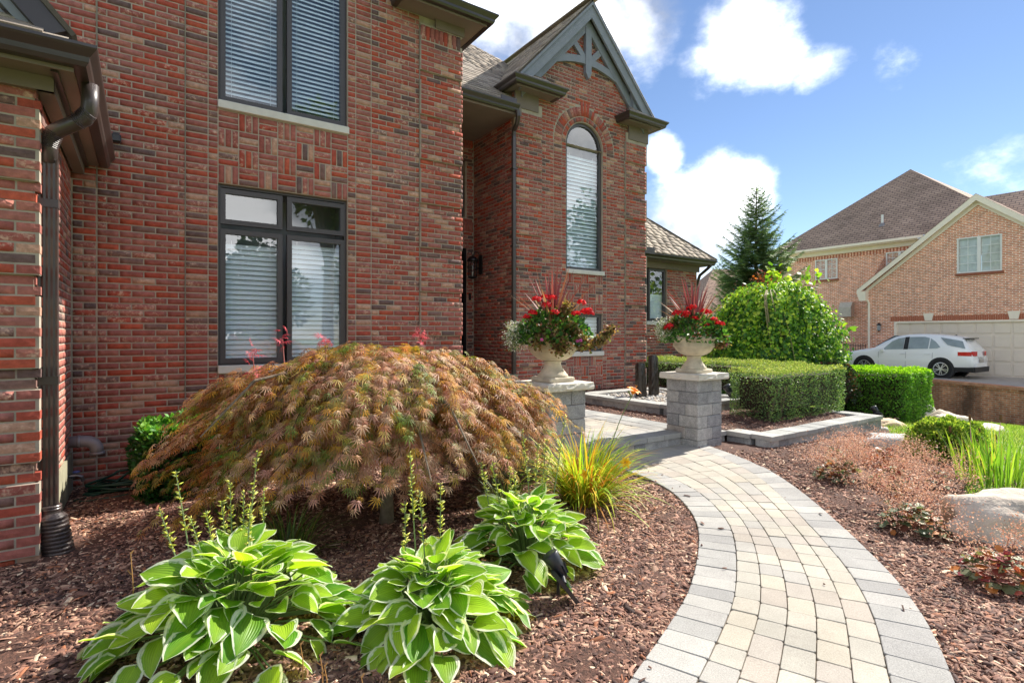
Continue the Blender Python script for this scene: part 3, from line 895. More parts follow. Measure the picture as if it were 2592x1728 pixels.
# gable roof
RZ, EZ, EX = 8.02, 6.10, 1.80          # ridge height, eave height, half width
for sgn in (-1, 1):
    e0 = (XGM + .017 + sgn * EX, 7.90, EZ); e1 = (XGM + .017 + sgn * EX, 12.5, EZ); r1 = (XGM + .017, 12.5, RZ); r0 = (XGM + .017, 7.90, RZ)
    roofpoly([e0, r0, r1, e1])
    U = Vector((-sgn * EX, 0, RZ - EZ)); Hh = U.length
    shingles(e0, (0, 1, 0), U, lambda h: [(0, 4.5 if sgn < 0 else .5)], Hh)
    # rake: outer barge board, shadow moulding and the inner board against the brick
    n2 = Vector((sgn * (RZ - EZ), 0, EX)).normalized()
    def rakeboard(name, off0, off1, ya, yb, lowcut=0.0):
        p0 = Vector((XGM + .017 + sgn * EX, 0, EZ)) + Vector((-sgn * EX, 0, RZ - EZ)) * lowcut
        pk = Vector((XGM + .017, 0, RZ))
        # offsets measured straight down so that both boards meet at the peak on the centre line
        k = 1 / n2.z
        pts = [(p0.x, p0.z - off0 * k), (pk.x, pk.z - off0 * k), (pk.x, pk.z - off1 * k), (p0.x, p0.z - off1 * k)]
        MB().prism(pts, 'y', ya, yb).build(name, TIMBER, house)
    rakeboard('barge_board', .035, .24, 7.915, 7.955, .03)
    rakeboard('barge_board', .03, .07, 7.885, 7.914, .03)
    rakeboard('rake_frieze', .20, .37, 8.03, 8.088, .10)
    MB().prism([(p[0], p[1]) for p in [(XGM + .017 + sgn * EX * .97, EZ + .02), (XGM + .017, RZ - .05), (XGM + .017, RZ - .075), (XGM + .017 + sgn * EX * .97, EZ - .005)]], 'y', 7.956, DG).build('soffit', TIMBER, house)
MB().bar((XGM + .017, 7.86, RZ + .012), (XGM + .017, 12.5, RZ + .012), .22, .02).build('ridge_cap', SHINGLE, house)
# timber truss in the gable
def timber(name, pts, ya=8.035, yb=8.092): MB().prism(pts, 'y', ya, yb).build(name, TIMBER, house)
KX = XGM + .025
timber('king_post', [(KX - .075, 7.52), (KX + .075, 7.52), (KX + .075, 6.62), (KX, 6.50), (KX - .075, 6.62)], 8.02, 8.092)
for sg in (-1, 1):
    a = Vector((KX + sg * .05, 6.86)); b = Vector((KX + sg * .62, 7.30)) if sg > 0 else Vector((KX - .55, 7.42))
    b = Vector((KX + sg * .56, 7.36)); d = (b - a).normalized(); nn = Vector((-d.y, d.x)) * .06
    timber('brace', [tuple(a - nn), tuple(b - nn), tuple(b + nn), tuple(a + nn)], 8.041 + .002 * sg, 8.0905 + .0004 * sg)
arcp = []
for i in range(13):
    q = -1 + 2 * i / 12; arcp.append((KX + q * 1.16, 6.86 - .33 * q * q))
timber('arched_tie', [(x, z + .07) for x, z in arcp] + [(x, z - .07) for x, z in reversed(arcp)], 8.0345, 8.0895)
for sg in (-1, 1):
    timber('corbel', [(KX + sg * 1.42, 6.18), (KX + sg * 1.30, 6.60), (KX + sg * 1.18, 6.50), (KX + sg * 1.24, 6.18)], 7.98, 8.089)
# porch roof
sl = .86
P0 = Vector((3.3, 7.86, 5.48))
def onroof(u, v):
    r = rayp(u, v); k = (5.48 - sl * 7.86 - CAM_H) / (r.z - sl * r.y); return Vector((r.x * k, r.y * k, CAM_H + r.z * k))
ha, hb = onroof(1150, 92), onroof(1300, 172)
roofpoly([(3.3, 7.86, 5.48), (5.48, 7.86, 5.48), (5.48, 8.13, 5.48 + sl * .27), (6.9, 8.13, 5.48 + sl * .27), tuple(hb + (hb - ha) * .6), tuple(hb), tuple(ha), (3.3, ha.y + .6, ha.z + .6 * sl)])
Uv = Vector((0, 1, sl)).normalized(); cs = Uv.y
def pspan(h):
    y = 7.86 + h * cs; x0, x1 = 3.3, 6.9
    if y > hb.y and hb.x > ha.x: x1 = min(x1, hb.x + (ha.x - hb.x) * (y - hb.y) / max(ha.y - hb.y, 1e-3))
    if y < 8.14: x1 = min(x1, 5.48)
    # valley with the gable slope
    zz = 5.48 + sl * (y - 7.86); xv = XGM + .017 - EX * (RZ - zz) / (RZ - EZ)
    if zz > EZ: x1 = min(x1, xv)
    return [(x0, x1)] if x1 > x0 else []
shingles((0, 7.83, 5.475), (1, 0, 0), Uv, pspan, (ha.y - 7.86) / cs + .05)
# right wing roof: hipped
m_ = .92; hx, hy_, hz = 12.14, 8.47, 3.31
roofpoly([(8.9, hy_, hz), (hx, hy_, hz), (hx - 2.6, hy_ + 2.6, hz + 2.6 * m_), (8.9, hy_ + 2.6, hz + 2.6 * m_)])
roofpoly([(hx, hy_, hz), (hx, hy_ + 4, hz), (hx - 2.6, hy_ + 4, hz + 2.6 * m_), (hx - 2.6, hy_ + 2.6, hz + 2.6 * m_)])
Uw = Vector((0, 1, m_)).normalized()
shingles((0, hy_ - .02, hz), (1, 0, 0), Uw, lambda h: [(8.9, hx - h * Uw.y)], 2.6 / Uw.y)
for i in range(16):
    q0 = Vector((hx - i * .16, hy_ + i * .16, hz + i * .16 * m_ + .012)); q1 = q0 + Vector((-.2, .2, .2 * m_))
    MB().bar(q0, q1, .16, .012).build('ridge_cap', SHINGLE, house)
# wing gable: roof edge and barge board running up from the return
wr0 = Vector((-.42, 4.55, 3.43)); wr1 = Vector((-1.9, 4.55, 5.2))
roofpoly([(-.36, 4.50, 3.38), (-1.9, 4.50, 5.24), (-1.9, 6.85, 5.24), (-.36, 6.85, 3.38)])
MB().prism([(-.40, 3.40), (-1.9, 5.21), (-1.9, 4.98), (-.53, 3.33)], 'y', 4.52, 4.56).build('barge_board', GUTTERM, house)
MB().prism([(-.56, 3.36), (-1.9, 4.97), (-1.9, 4.90), (-.60, 3.33)], 'y', 4.57, 4.60).build('barge_board', TIMBER, house)
MB().prism([(-2.4, 3.2), (-.60, 3.3), (-1.9, 4.9), (-2.4, 4.9)], 'y', 4.62, 4.67).build('gable_panel', TIMBER, house)
roof = [m_.build('roof', SHINGLE_BASE, house) for m_ in roofs][0]
# main block's upper roof over the frame's top edge
emit(shrecs, ST, 'shingle', 'shingle_courses', roof, SHINGLE, 300)

# --- downspouts
def rect_tube(pts, w=.10, d=.072, n_rib=True):
    mb = MB(); P = [Vector(p) for p in pts]; rs = []
    prof = []
    for i in range(9): prof.append((-w / 2 + w * i / 8, -d / 2 + (.006 if i % 2 else 0)))
    prof += [(w / 2, d / 2), (-w / 2, d / 2)]
    for i, p in enumerate(P):
        t = (P[min(i + 1, len(P) - 1)] - P[max(i - 1, 0)]).normalized()
        sx = Vector((1, 0, 0)) if abs(t.x) < .75 else Vector((0, 0, 1)) * (1 if t.x < 0 else -1)
        sx = (sx - t * sx.dot(t)).normalized(); sy = sx.cross(t) * -1
        if sy.y < 0 and abs(t.x) < .75: sy = -sy
        rs.append([p + sx * a + sy * b for a, b in prof])
    return mb.rings(rs, True)
XD, YD = XW + .058, DW + .10
ds = rect_tube([(XD, YD, 2.60), (XD, YD, .20)]).build('downspout', BRONZE, house)
el = MB()
path = [(-.30, 4.62, 3.11), (-.30, 4.62, 2.98), (-.305, 4.63, 2.93), (-.33, 4.65, 2.885), (-.37, 4.67, 2.86), (-.46, 4.73, 2.815), (-.50, 4.755, 2.79), (-.522, 4.77, 2.75), (XD, YD, 2.70), (XD, YD, 2.58)]
el.tube([Vector(p) for p in path], .05, 10)
el.build('downspout_elbow', BRONZE, ds, smooth=True)
for i in range(9):                                   # crimp ribs at the bends
    q = i / 8; p = Vector(path[2]).lerp(Vector(path[4]), q)
    MB().lathe([(.052, -.003), (.0555, 0), (.052, .003)], 12).build('crimp', BRONZE, ds).matrix_basis = Matrix.Translation(p) @ Vector((-.07 , .04, -.07)).to_track_quat('Z', 'Y').to_matrix().to_4x4()
    p = Vector(path[6]).lerp(Vector(path[8]), q)
    MB().lathe([(.052, -.003), (.0555, 0), (.052, .003)], 12).build('crimp', BRONZE, ds).matrix_basis = Matrix.Translation(p) @ Vector((-.05, .03, -.09)).to_track_quat('Z', 'Y').to_matrix().to_4x4()
for z in (2.28, 1.09):
    MB().box(XD - .054, XD + .054, YD - .040, YD + .045, z, z + .055).build('bracket', BRONZE, ds)
# flexible drain adapter at its foot
mb = MB(); prof = [(.058, .275), (.062, .27), (.062, .262), (.058, .258), (.062, .252), (.062, .244), (.058, .24), (.060, .225), (.082, .205)]
z = .20
for i in range(11):
    prof += [(.084, z), (.090, z - .006), (.090, z - .014), (.084, z - .020)]; z -= .026
prof.append((.08, -.12))
n = 28; rs = []
for r, zz in prof:
    lean = max(0, .21 - zz) * .22
    rs.append([(XD + lean * .75 + .01 + r * math.cos(2 * PI * k / n), YD - .005 - lean * .15 + r * .92 * math.sin(2 * PI * k / n), zz) for k in range(n)])
mb.rings(rs, True).build('drain_adapter', BRONZE, ds, smooth=False)
d2 = MB().tube([(5.44, 7.80, 5.36), (5.45, 7.80, 5.28), (5.50, 7.90, 5.18), (5.52, 8.03, 5.10), (5.53, 8.05, 5.0), (5.53, 8.05, .62), (5.53, 8.0, .55)], .043, 10).build('downspout', GUTTERM, house)
for z in (4.4, 3.0, 1.6): MB().box(5.482, 5.58, 7.998, 8.098, z, z + .03).build('bracket', GUTTERM, d2)
d3 = MB().tube([(11.93, 8.5, 3.18), (11.93, 8.6, 3.10), (11.95, 8.85, 2.95), (11.95, 8.95, 2.7), (11.95, 8.95, .1)], .04, 8).build('downspout', GUTTERM, house)

# porch slab and steps
MB().box(XC, XGL, 8.0, DE, -.1, .70).build('porch_slab', CONCRETE, house)
MB().box(XC + .05, XGL - .05, 7.6, 8.0, -.1, .52).box(XC + .05, XGL - .05, 7.25, 7.6, -.1, .34).build('porch_step', CONCRETE, house)

# ------------------------------------------------------------------ ground
def smooth(a, b, x):
    t = max(0.0, min(1.0, (x - a) / (b - a))); return t * t * (3 - 2 * t)
def ground(x, y):
    z = -0.035
    if x < 3.5: z -= 0.065 * smooth(3.0, 6.5, y) * (1 - smooth(1.0, 3.5, x))
    if x > 6: z += -1.5 * (min(x - 6, 17) / 17) ** 1.6
    return z
LAWN_EDGE = [(3.6, -1.2), (4.1, .2), (4.75, .95), (5.35, 1.35), (6.2, 1.75), (7.1, 2.0), (7.9, 2.25), (8.5, 3.0), (9.2, 3.5), (10.2, 3.85), (11.2, 4.35), (12.2, 4.6), (14.6, 4.5), (14.8, 9.5)]
def lawn_y(x):
    p = LAWN_EDGE
    if x <= p[0][0]: return -99
    for (x0, y0), (x1, y1) in zip(p, p[1:]):
        if x0 <= x <= x1: return y0 + (y1 - y0) * (x - x0) / (x1 - x0)
    return 99
def is_lawn(x, y): return y < lawn_y(x)

LAWN = simple('lawn_soil', S(112, 132, 62), 0.95, var=0.3, scale=1.4, bump=0.6, bscale=40)
SOIL = simple('mulch_soil', S(84, 57, 46), 0.95, var=0.55, scale=45, bump=1.0, bscale=90)
xs = [-90, -60, -40, -25, -15, -10, -7] + [(-5 + .5 * i) for i in range(70)] + [32, 36, 42, 50, 65, 90, 130, 200, 400, 900]
ys = [-300, -120, -60, -30, -18, -12, -8, -5, -3.5] + [(-2.5 + .5 * i) for i in range(40)] + [19, 22, 26, 32, 40, 55, 80, 120, 200, 400, 900]
gm = MB()
for j, y in enumerate(ys):
    for i, x in enumerate(xs):
        gm.v.append((x, y, ground(x, y) - .012))
nx = len(xs)
for j in range(len(ys) - 1):
    for i in range(nx - 1):
        a = j * nx + i; gm.f.append((a, a + 1, a + nx + 1, a + nx))
tag(gm.build('ground', LAWN, None, smooth=True), kind='structure')
# mulched beds as a fine, lumpy sheet
mm = MB(); cell = .09; idx = {}
def mv(i, j):
    if (i, j) not in idx:
        x, y = -3.2 + i * cell, -1.5 + j * cell
        rr = math.sin(x * 5.1 + y * 3.3) * .006 + math.sin(x * 2.3 - y * 4.7) * .008 + random.uniform(-.006, .006)
        idx[(i, j)] = len(mm.v); mm.v.append((x, y, ground(x, y) + .006 + rr))
    return idx[(i, j)]
for i in range(int(18 / cell)):
    for j in range(int(8.5 / cell)):
        x, y = -3.2 + (i + .5) * cell, -1.5 + (j + .5) * cell
        if is_lawn(x, y) or (y > D0 and x < XC) or (y > DW and x < XW): continue
        if x > 10.2 and y > 6.8: continue
        mm.f.append((mv(i, j), mv(i + 1, j), mv(i + 1, j + 1), mv(i, j + 1)))
tag(mm.build('mulch_bed', SOIL, None, smooth=True), kind='structure')

# ------------------------------------------------------------------ walkway
def catmull(pts, n=24):
    P = [Vector(p) for p in pts]; out = []
    for i in range(len(P) - 1):
        p0 = P[i - 1] if i else P[i] * 2 - P[i + 1]; p1, p2 = P[i], P[i + 1]; p3 = P[i + 2] if i + 2 < len(P) else P[i + 1] * 2 - P[i]
        for k in range(n):
            t = k / n
            out.append(.5 * ((2 * p1) + (p2 - p0) * t + (2 * p0 - 5 * p1 + 4 * p2 - p3) * t * t + (-p0 + 3 * p1 - 3 * p2 + p3) * t ** 3))
    out.append(P[-1]); return out
WL = catmull([(-.4, .72), (.3, 1.02), (1.0, 1.30), (1.636, 1.563), (2.105, 1.752), (2.60, 1.985), (3.251, 2.416), (3.64, 2.78), (3.96, 3.23), (4.14, 3.69), (4.20, 4.15), (4.20, 4.60)])
WR = catmull([(.2, -.35), (.9, -.02), (1.6, .28), (2.2, .53), (2.749, .803), (3.20, 1.04), (3.66, 1.36), (4.19, 1.83), (4.76, 2.38), (5.36, 3.05), (5.75, 3.72), (5.98, 4.30), (6.03, 4.60)])
def resample(pts, n):
    ln = [0]
    for a, b in zip(pts, pts[1:]): ln.append(ln[-1] + (b - a).length)
    out = []; j = 0
    for i in range(n + 1):
        s = ln[-1] * i / n
        while j < len(ln) - 2 and ln[j + 1] < s: j += 1
        t = (s - ln[j]) / max(ln[j + 1] - ln[j], 1e-9); out.append(pts[j].lerp(pts[j + 1], t))
    return out, ln[-1]
WL, lenL = resample(WL, 240)
# for every left point find the right point square across the path
pairs = []; j = 0
for i, p in enumerate(WL):
    t = (WL[min(i + 1, 240)] - WL[max(i - 1, 0)]).normalized()
    best = min(range(j, len(WR)), key=lambda q: abs((WR[q] - p).dot(t)) + (0 if (WR[q] - p).length < 2.2 else 9))
    j = max(j, best - 1); pairs.append((p, WR[best]))
# smooth the right side against stepping
R_ = [q for _, q in pairs]
for _ in range(12): R_ = [R_[0]] + [(R_[i - 1] + R_[i] * 2 + R_[i + 1]) / 4 for i in range(1, len(R_) - 1)] + [R_[-1]]
C_ = [(a + b) / 2 for a, b in zip(WL, R_)]
cl = [0]
for a, b in zip(C_, C_[1:]): cl.append(cl[-1] + (b - a).length)
LEN = cl[-1]
def wpt(s, t):
    """s metres along the centre, t 0..1 across from left edge to right edge"""
    s = max(0, min(LEN, s)); lo = 0; hi = len(cl) - 1
    while hi - lo > 1:
        m = (lo + hi) // 2
        if cl[m] <= s: lo = m
        else: hi = m
    k = (s - cl[lo]) / max(cl[hi] - cl[lo], 1e-9)
    a = WL[lo].lerp(WL[hi], k); b = R_[lo].lerp(R_[hi], k)
    return a.lerp(b, t), (b - a).length
def in_walk(x, y):
    p = Vector((x, y)); i = min(range(0, 241, 4), key=lambda q: (C_[q] - p).length_squared)
    return (C_[i] - p).length < (WL[i] - R_[i]).length / 2 - .03

PAVER_TAN = piece_mat('tan_paver', [(0, S(176, 169, 156)), (.16, S(170, 165, 154)), (.34, S(178, 170, 155)), (.5, S(167, 158, 147)), (.62, S(170, 162, 152)), (.74, S(165, 161, 154)), (.86, S(181, 174, 161))],
                      rough=0.9, var=0.07, scale=9, bump=0.35, bscale=120, speck=0.09)
PAVER_GREY = piece_mat('grey_paver', [(0, S(166, 163, 158)), (.3, S(157, 155, 151)), (.55, S(172, 169, 163)), (.8, S(152, 150, 147))], rough=0.9, var=0.08, scale=9, bump=0.35, bscale=120, speck=0.13)
SAND = simple('joint_sand', S(112, 98, 80), 0.95, var=0.25, scale=30, bump=0.5, bscale=150)
base = MB()
for i in range(240):
    a, b = WL[i], WL[i + 1]; c, d = R_[i + 1], R_[i]
    base.quad((a.x, a.y, -.011), (d.x, d.y, -.011), (c.x, c.y, -.011), (b.x, b.y, -.011))
walk = tag(base.build('walkway', SAND), kind='structure')

def paver(corners, z, parent, mat, th=.05, gap=.0020, ch=.0035, name='paver', cut=.009):
    """one stone from four ground corners: clipped corners, chamfered top edge, slightly uneven seating"""
    c = sum(corners, Vector((0, 0))) / 4
    pts = []
    for i in range(4):
        p, q, r = corners[i - 1], corners[i], corners[(i + 1) % 4]
        q2 = q + ((p - q).normalized() + (r - q).normalized()) * gap
        e = cut * random.uniform(.55, 1.35)
        pts.append(q2 + (p - q).normalized() * e); pts.append(q2 + (r - q).normalized() * e * random.uniform(.7, 1.3))
    dz = random.gauss(0, .0012); tx, ty = random.gauss(0, .006), random.gauss(0, .006)
    Z = lambda p, o: z + dz + (p.x - c.x) * tx + (p.y - c.y) * ty - o
    ins = [p + (c - p).normalized() * ch for p in pts]
    area = sum(pts[i].x * pts[(i + 1) % 8].y - pts[(i + 1) % 8].x * pts[i].y for i in range(8))
    if area < 0: pts.reverse(); ins.reverse()
    mb = MB(); mb.rings([[(p.x, p.y, z - th) for p in pts], [(p.x, p.y, Z(p, ch * .7)) for p in pts], [(p.x, p.y, Z(p, 0)) for p in ins]], True)
    return mb.build(name, mat, parent)

for side in (0, 1):
    s = 0.0
    while s < LEN - .05:
        ds_ = random.uniform(.148, .162); _, w = wpt(s, 0); bw = .235 / w
        ta, tb = (0, bw) if side == 0 else (1 - bw, 1)
        f = lambda ss, tt: wpt(ss, tt)[0]
        paver([f(s, ta), f(s, tb), f(s + ds_, tb), f(s + ds_, ta)], 0, walk, PAVER_GREY); s += ds_
for colk in range(5):
    s = -.02 - colk * .055
    while s < LEN - .03:
        ds_ = random.choice((.165, .178, .19, .165, .21))
        sa, sb = max(s, 0), min(s + ds_, LEN)
        if sb - sa > .05:
            _, w = wpt(sa, 0); _, w2 = wpt(sb, 0)
            def f(ss, k, ww):
                bw = .235 / ww; return wpt(ss, bw + (1 - 2 * bw) * k / 5)[0]
            paver([f(sa, colk, w), f(sa, colk + 1, w), f(sb, colk + 1, w2), f(sb, colk, w2)], .001, walk, PAVER_TAN)
        s += ds_

# ------------------------------------------------------------------ raised patio behind the step
BLOCK = piece_mat('grey_block', [(0, S(172, 171, 169)), (.25, S(158, 158, 159)), (.5, S(182, 180, 176)), (.72, S(150, 150, 151)), (.88, S(182, 174, 166))], rough=0.92, var=0.28, scale=10, bump=0.9, bscale=65, speck=0.28)
COPING = piece_mat('grey_coping', [(0, S(168, 168, 163)), (.35, S(158, 158, 155)), (.7, S(176, 174, 168))], rough=0.9, var=0.1, scale=8, bump=0.4, bscale=110, speck=0.14)
PZ = .152
patio = tag(MB().box(2.9, 6.20, 4.62, 7.3, -.1, PZ - .014).build('patio', SAND), kind='structure')
V2 = lambda x, y: Vector((x, y))
x = 3.30; i = 0
while x < 5.76:
    w = .31 if i else .26; xe = min(x + w, 5.765)
    c = [V2(x, 4.53), V2(xe, 4.53), V2(xe, 4.86), V2(x, 4.86)]
    paver(c, PZ + .004, patio, COPING, th=.062, name='step_slab', cut=.006, gap=.002, ch=.004); x = xe; i += 1
x = 3.3; i = 0
while x < 5.76:
    xe = min(x + random.uniform(.19, .26), 5.765)
    MB().bbox(x + .002, xe - .002, 4.555, 4.66, -.06, PZ - .062, .005).build('riser_block', BLOCK, patio); x = xe
def grid_pavers(x0, x1, y0, y1, dx, dy, mat, stag=True, z=PZ):
    j = 0; y = y0
    while y < y1 - .02:
        ye = min(y + dy, y1); x = x0 - (dx / 2 if (stag and j % 2) else 0)
        while x < x1 - .02:
            a, b = max(x, x0), min(x + dx, x1)
            if b - a > .03: paver([V2(a, y), V2(b, y), V2(b, ye), V2(a, ye)], z, patio, mat, gap=.002, cut=.008, ch=.004)
            x += dx
        y = ye; j += 1
grid_pavers(3.0, 5.62, 4.865, 5.10, .31, .24, PAVER_GREY, False)
grid_pavers(5.63, 5.87, 4.87, 7.2, .24, .155, PAVER_GREY, False)
grid_pavers(5.875, 6.20, 4.86, 7.2, .33, .31, COPING, False)
grid_pavers(3.6, 5.62, 5.10, 6.9, .235, .155, PAVER_TAN)

# ------------------------------------------------------------------ block pillars with stone caps
CAPM = simple('pale_limestone_cap', S(214, 208, 196), 0.9, var=0.1, scale=9, bump=0.8, bscale=45)
def pillar(x0, y0, label):
    p = thing('stone_pillar', label, 'pillar', (x0 + .25, y0 + .25, 0), 'block pillars flanking the step')
    zt = .838; k = 0
    while zt > -.02:
        zb = max(zt - .1524, -.07)
        L = [(0, .3, 0, .2), (.3, .5, 0, .3), (.2, .5, .3, .5), (0, .2, .2, .5)]
        for (a, b, c, d) in L:
            if k % 2: a, b, c, d = c, d, a, b
            MB().bbox(x0 + a + .0022, x0 + b - .0022, y0 + c + .0022, y0 + d - .0022, zb + .003, zt - .001, .006).build('block', BLOCK, p)
        zt -= .1524; k += 1
    # split-faced cap: ragged rim
    rs = []; n = 13
    def rim(off, z, jit):
        pts = []
        xa, xb, ya, yb = x0 - off, x0 + .5 + off, y0 - off, y0 + .5 + off
        cs = [(xa, ya), (xb, ya), (xb, yb), (xa, yb)]
        for q in range(4):
            (ax, ay), (bx, by) = cs[q], cs[(q + 1) % 4]
            for t in range(n):
                k_ = t / n; jx = random.uniform(-jit, jit) if t else 0
                px, py = ax + (bx - ax) * k_, ay + (by - ay) * k_
                nx_, ny_ = (by - ay), -(bx - ax); l = math.hypot(nx_, ny_)
                pts.append((px + nx_ / l * jx, py + ny_ / l * jx, z + random.uniform(-jit, jit) * .3))
        return pts
    mb = MB(); mb.rings([rim(.054, .842, .003), rim(.061, .848, .006), rim(.064, .87, .009), rim(.062, .895, .009), rim(.060, .914, .005), rim(.054, .921, .001)], True)
    mb.build('cap', CAPM, p)
    return p
PX1, PX2, PY = 3.385, 5.77, 4.30
pillar(PX1, PY, 'grey block pillar partly hidden by the bronze maple, carrying an urn')
pillar(PX2, PY, 'grey block pillar standing clear at the far end of the curved walk')

# ------------------------------------------------------------------ low garden walls
def lowwall(p, path, ztop, zbot, depth=.29, inner=+1):
    """courses of blocks with coping stones along a polyline; the wall body lies to the left of the path"""
    for si, ((xa, ya), (xb, yb)) in enumerate(zip(path, path[1:])):
        d = Vector((xb - xa, yb - ya)); L = d.length; d.normalize(); nl = Vector((-d.y, d.x)) * inner
        # coping
        s = 0.0; first = True
        n = max(1, round(L / .30)); step = L / n
        for i in range(n):
            a0, a1 = i * step, (i + 1) * step
            A = Vector((xa, ya)) - nl * .03
            e0 = depth if (i == 0 and si > 0) else 0
            c = [A + d * a0, A + d * a1, A + d * a1 + nl * depth, A + d * a0 + nl * depth]
            if i == 0 and si > 0: c = [A + d * (a0 - .0) , A + d * a1, A + d * a1 + nl * depth, A + d * (a0 + 0) + nl * depth]
            paver(c, ztop + random.gauss(0, .001) + si * .0015, p, COPING, th=.06, name='coping_stone', gap=.0015, cut=.004, ch=.006)
        s = 0; i = 0
        z = ztop - .061
        while z > zbot:
            zb = max(z - .15, zbot)
            s = -(.1 if i % 2 else 0)
            while s < L - .01:
                w = random.uniform(.2, .3); a0, a1 = max(s, 0.001 * si), min(s + w, L)
                if a1 - a0 > .03:
                    A = Vector((xa, ya)); q = [A + d * a0, A + d * a1, A + d * a1 + nl * .2, A + d * a0 + nl * .2]
                    paver(q, z - .001, p, BLOCK, th=z - zb - .002, name='block', gap=.0018, cut=.004, ch=.004)
                s += w
            z = zb; i += 1
gw = thing('planter_wall', 'low grey block wall with coping edging the boxwood bed', 'garden wall', (8.2, 3.85, 0))
lowwall(gw, [(6.275, 4.47), (6.585, 4.47)], .108, -.12)
lowwall(gw, [(6.62, 4.47), (6.62, 4.115)], .112, -.12)
lowwall(gw, [(6.62, 3.85), (9.86, 3.85)], .115, -.26)
lowwall(gw, [(9.86, 4.115), (9.86, 5.6)], .1135, -.3)
bw_ = thing('basin_wall', 'low square block wall round the pebble fountain basin', 'garden wall', (7.8, 6.6, .1))
lowwall(bw_, [(6.78, 7.75), (6.78, 5.765)], .31, .05)
lowwall(bw_, [(6.78, 5.5), (8.9, 5.5)], .3115, .05)
lowwall(bw_, [(8.9, 5.765), (8.9, 7.75)], .313, .05)
lowwall(bw_, [(8.635, 7.75), (7.045, 7.75)], .3145, .05)
# raised mulch between the patio, the planter wall and the house
def bedz(x, y): return .06 + .085 * smooth(3.9, 5.0, y) + .17 * smooth(7.4, 8.1, y) - .10 * smooth(9.6, 11.0, x)
bm = MB(); nxx = 34; nyy = 40
for j in range(nyy + 1):
    for i in range(nxx + 1):
        x = 6.19 + (9.84 - 6.19) * i / nxx; y = 3.9 + (8.95 - 3.9) * j / nyy
        bm.v.append((x, y, bedz(x, y) + random.uniform(-.006, .006)))
for j in range(nyy):
    for i in range(nxx):
        x = 6.19 + (9.84 - 6.19) * (i + .5) / nxx; y = 3.9 + (8.95 - 3.9) * (j + .5) / nyy
        if x < 6.66 and y < 4.5: continue
        a = j * (nxx + 1) + i; bm.f.append((a, a + 1, a + nxx + 2, a + nxx + 1))
tag(bm.build('mulch_bed', SOIL, None, smooth=True), kind='structure')

# pebbles in the basin
PEB = leaf_mat('pebble_stone', 0.0, 0.6)
ico = [(-1, 0, 0), (1, 0, 0), (0, -1, 0), (0, 1, 0), (0, 0, -1), (0, 0, 1), (.62, .62, .42), (-.62, .62, .42), (.62, -.62, .42), (-.62, -.62, .42)]
tfp = [(5, 6, 7), (5, 7, 9), (5, 9, 8), (5, 8, 6), (6, 3, 7), (7, 0, 9), (9, 2, 8), (8, 1, 6), (6, 1, 3), (7, 3, 0), (9, 0, 2), (8, 2, 1)]
N = 1500
T = np.stack([RNG.uniform(7.02, 8.68, N), RNG.uniform(5.74, 7.5, N), RNG.uniform(.245, .275, N)], 1)
sc_ = RNG.uniform(.018, .05, N); ang = RNG.uniform(0, 6.28, N)
M = np.zeros((N, 3, 3)); M[:, 0, 0] = np.cos(ang) * sc_; M[:, 0, 1] = -np.sin(ang) * sc_ * .75; M[:, 1, 0] = np.sin(ang) * sc_; M[:, 1, 1] = np.cos(ang) * sc_ * .75; M[:, 2, 2] = sc_ * .55
tag(scatter('pebbles', ico, tfp, M, T, pick([S(206, 196, 180), S(176, 166, 152), S(150, 150, 152), S(220, 212, 200), S(120, 122, 126), S(190, 168, 146)], N), PEB, smooth=True), 'rounded pale and grey pebbles filling the fountain basin', 'pebbles', kind='stuff')
MB().box(6.98, 8.70, 5.7, 7.55, .1, .24).build('basin_floor', SAND, bw_)
WETSTONE = simple('wet_dark_stone', S(44, 36, 30), 0.28, var=0.5, scale=14, bump=1.0, bscale=30, spec=0.7)
def stone_column(x, y, z0, h, rx, ry, lean, label):
    mb = MB(); rs = []; n = 14; ph = [random.uniform(.8, 1.15) for _ in range(n)]
    for i in range(12):
        t = i / 11; zz = z0 + h * t; fl = 1.0 + .12 * (1 - t) ** 2 + (.0 if t < .97 else -.08)
        tilt = (lambda a: math.cos(a) * .03) 
        rs.append([(x + lean[0] * t + rx * fl * ph[k] * random.uniform(.94, 1.06) * math.cos(2 * PI * k / n), y + lean[1] * t + ry * fl * ph[k] * random.uniform(.94, 1.06) * math.sin(2 * PI * k / n), zz + (math.cos(2 * PI * k / n + 2.2) * .035 if i == 11 else 0)) for k in range(n)])
    o = mb.rings(rs, True).build('stone_column', WETSTONE)
    return tag(o, label, 'stone column', 'dark fountain stones in the pebble basin')
stone_column(7.59, 6.88, .2, .67, .105, .095, (-.03, 0), 'shorter dark wet stone column with slanted top in the pebble basin')
stone_column(8.0, 6.95, .2, .80, .092, .09, (.0, .02), 'taller dark wet stone column in the pebble basin')
tag(MB().rings([[(8.1 + .19 * math.cos(a) * q, 6.55 + .15 * math.sin(a) * q + .01 * math.sin(5 * a), .22 + zz) for a in [2 * PI * k / 12 for k in range(12)]] for q, zz in ((1.05, 0), (1, .06), (.7, .13), (.3, .16))], True).build('rock', simple('grey_field_rock', S(168, 162, 152), .9, var=.2, scale=8, bump=.8, bscale=20)),
    'pale pointed rock lying among the basin pebbles', 'rock')

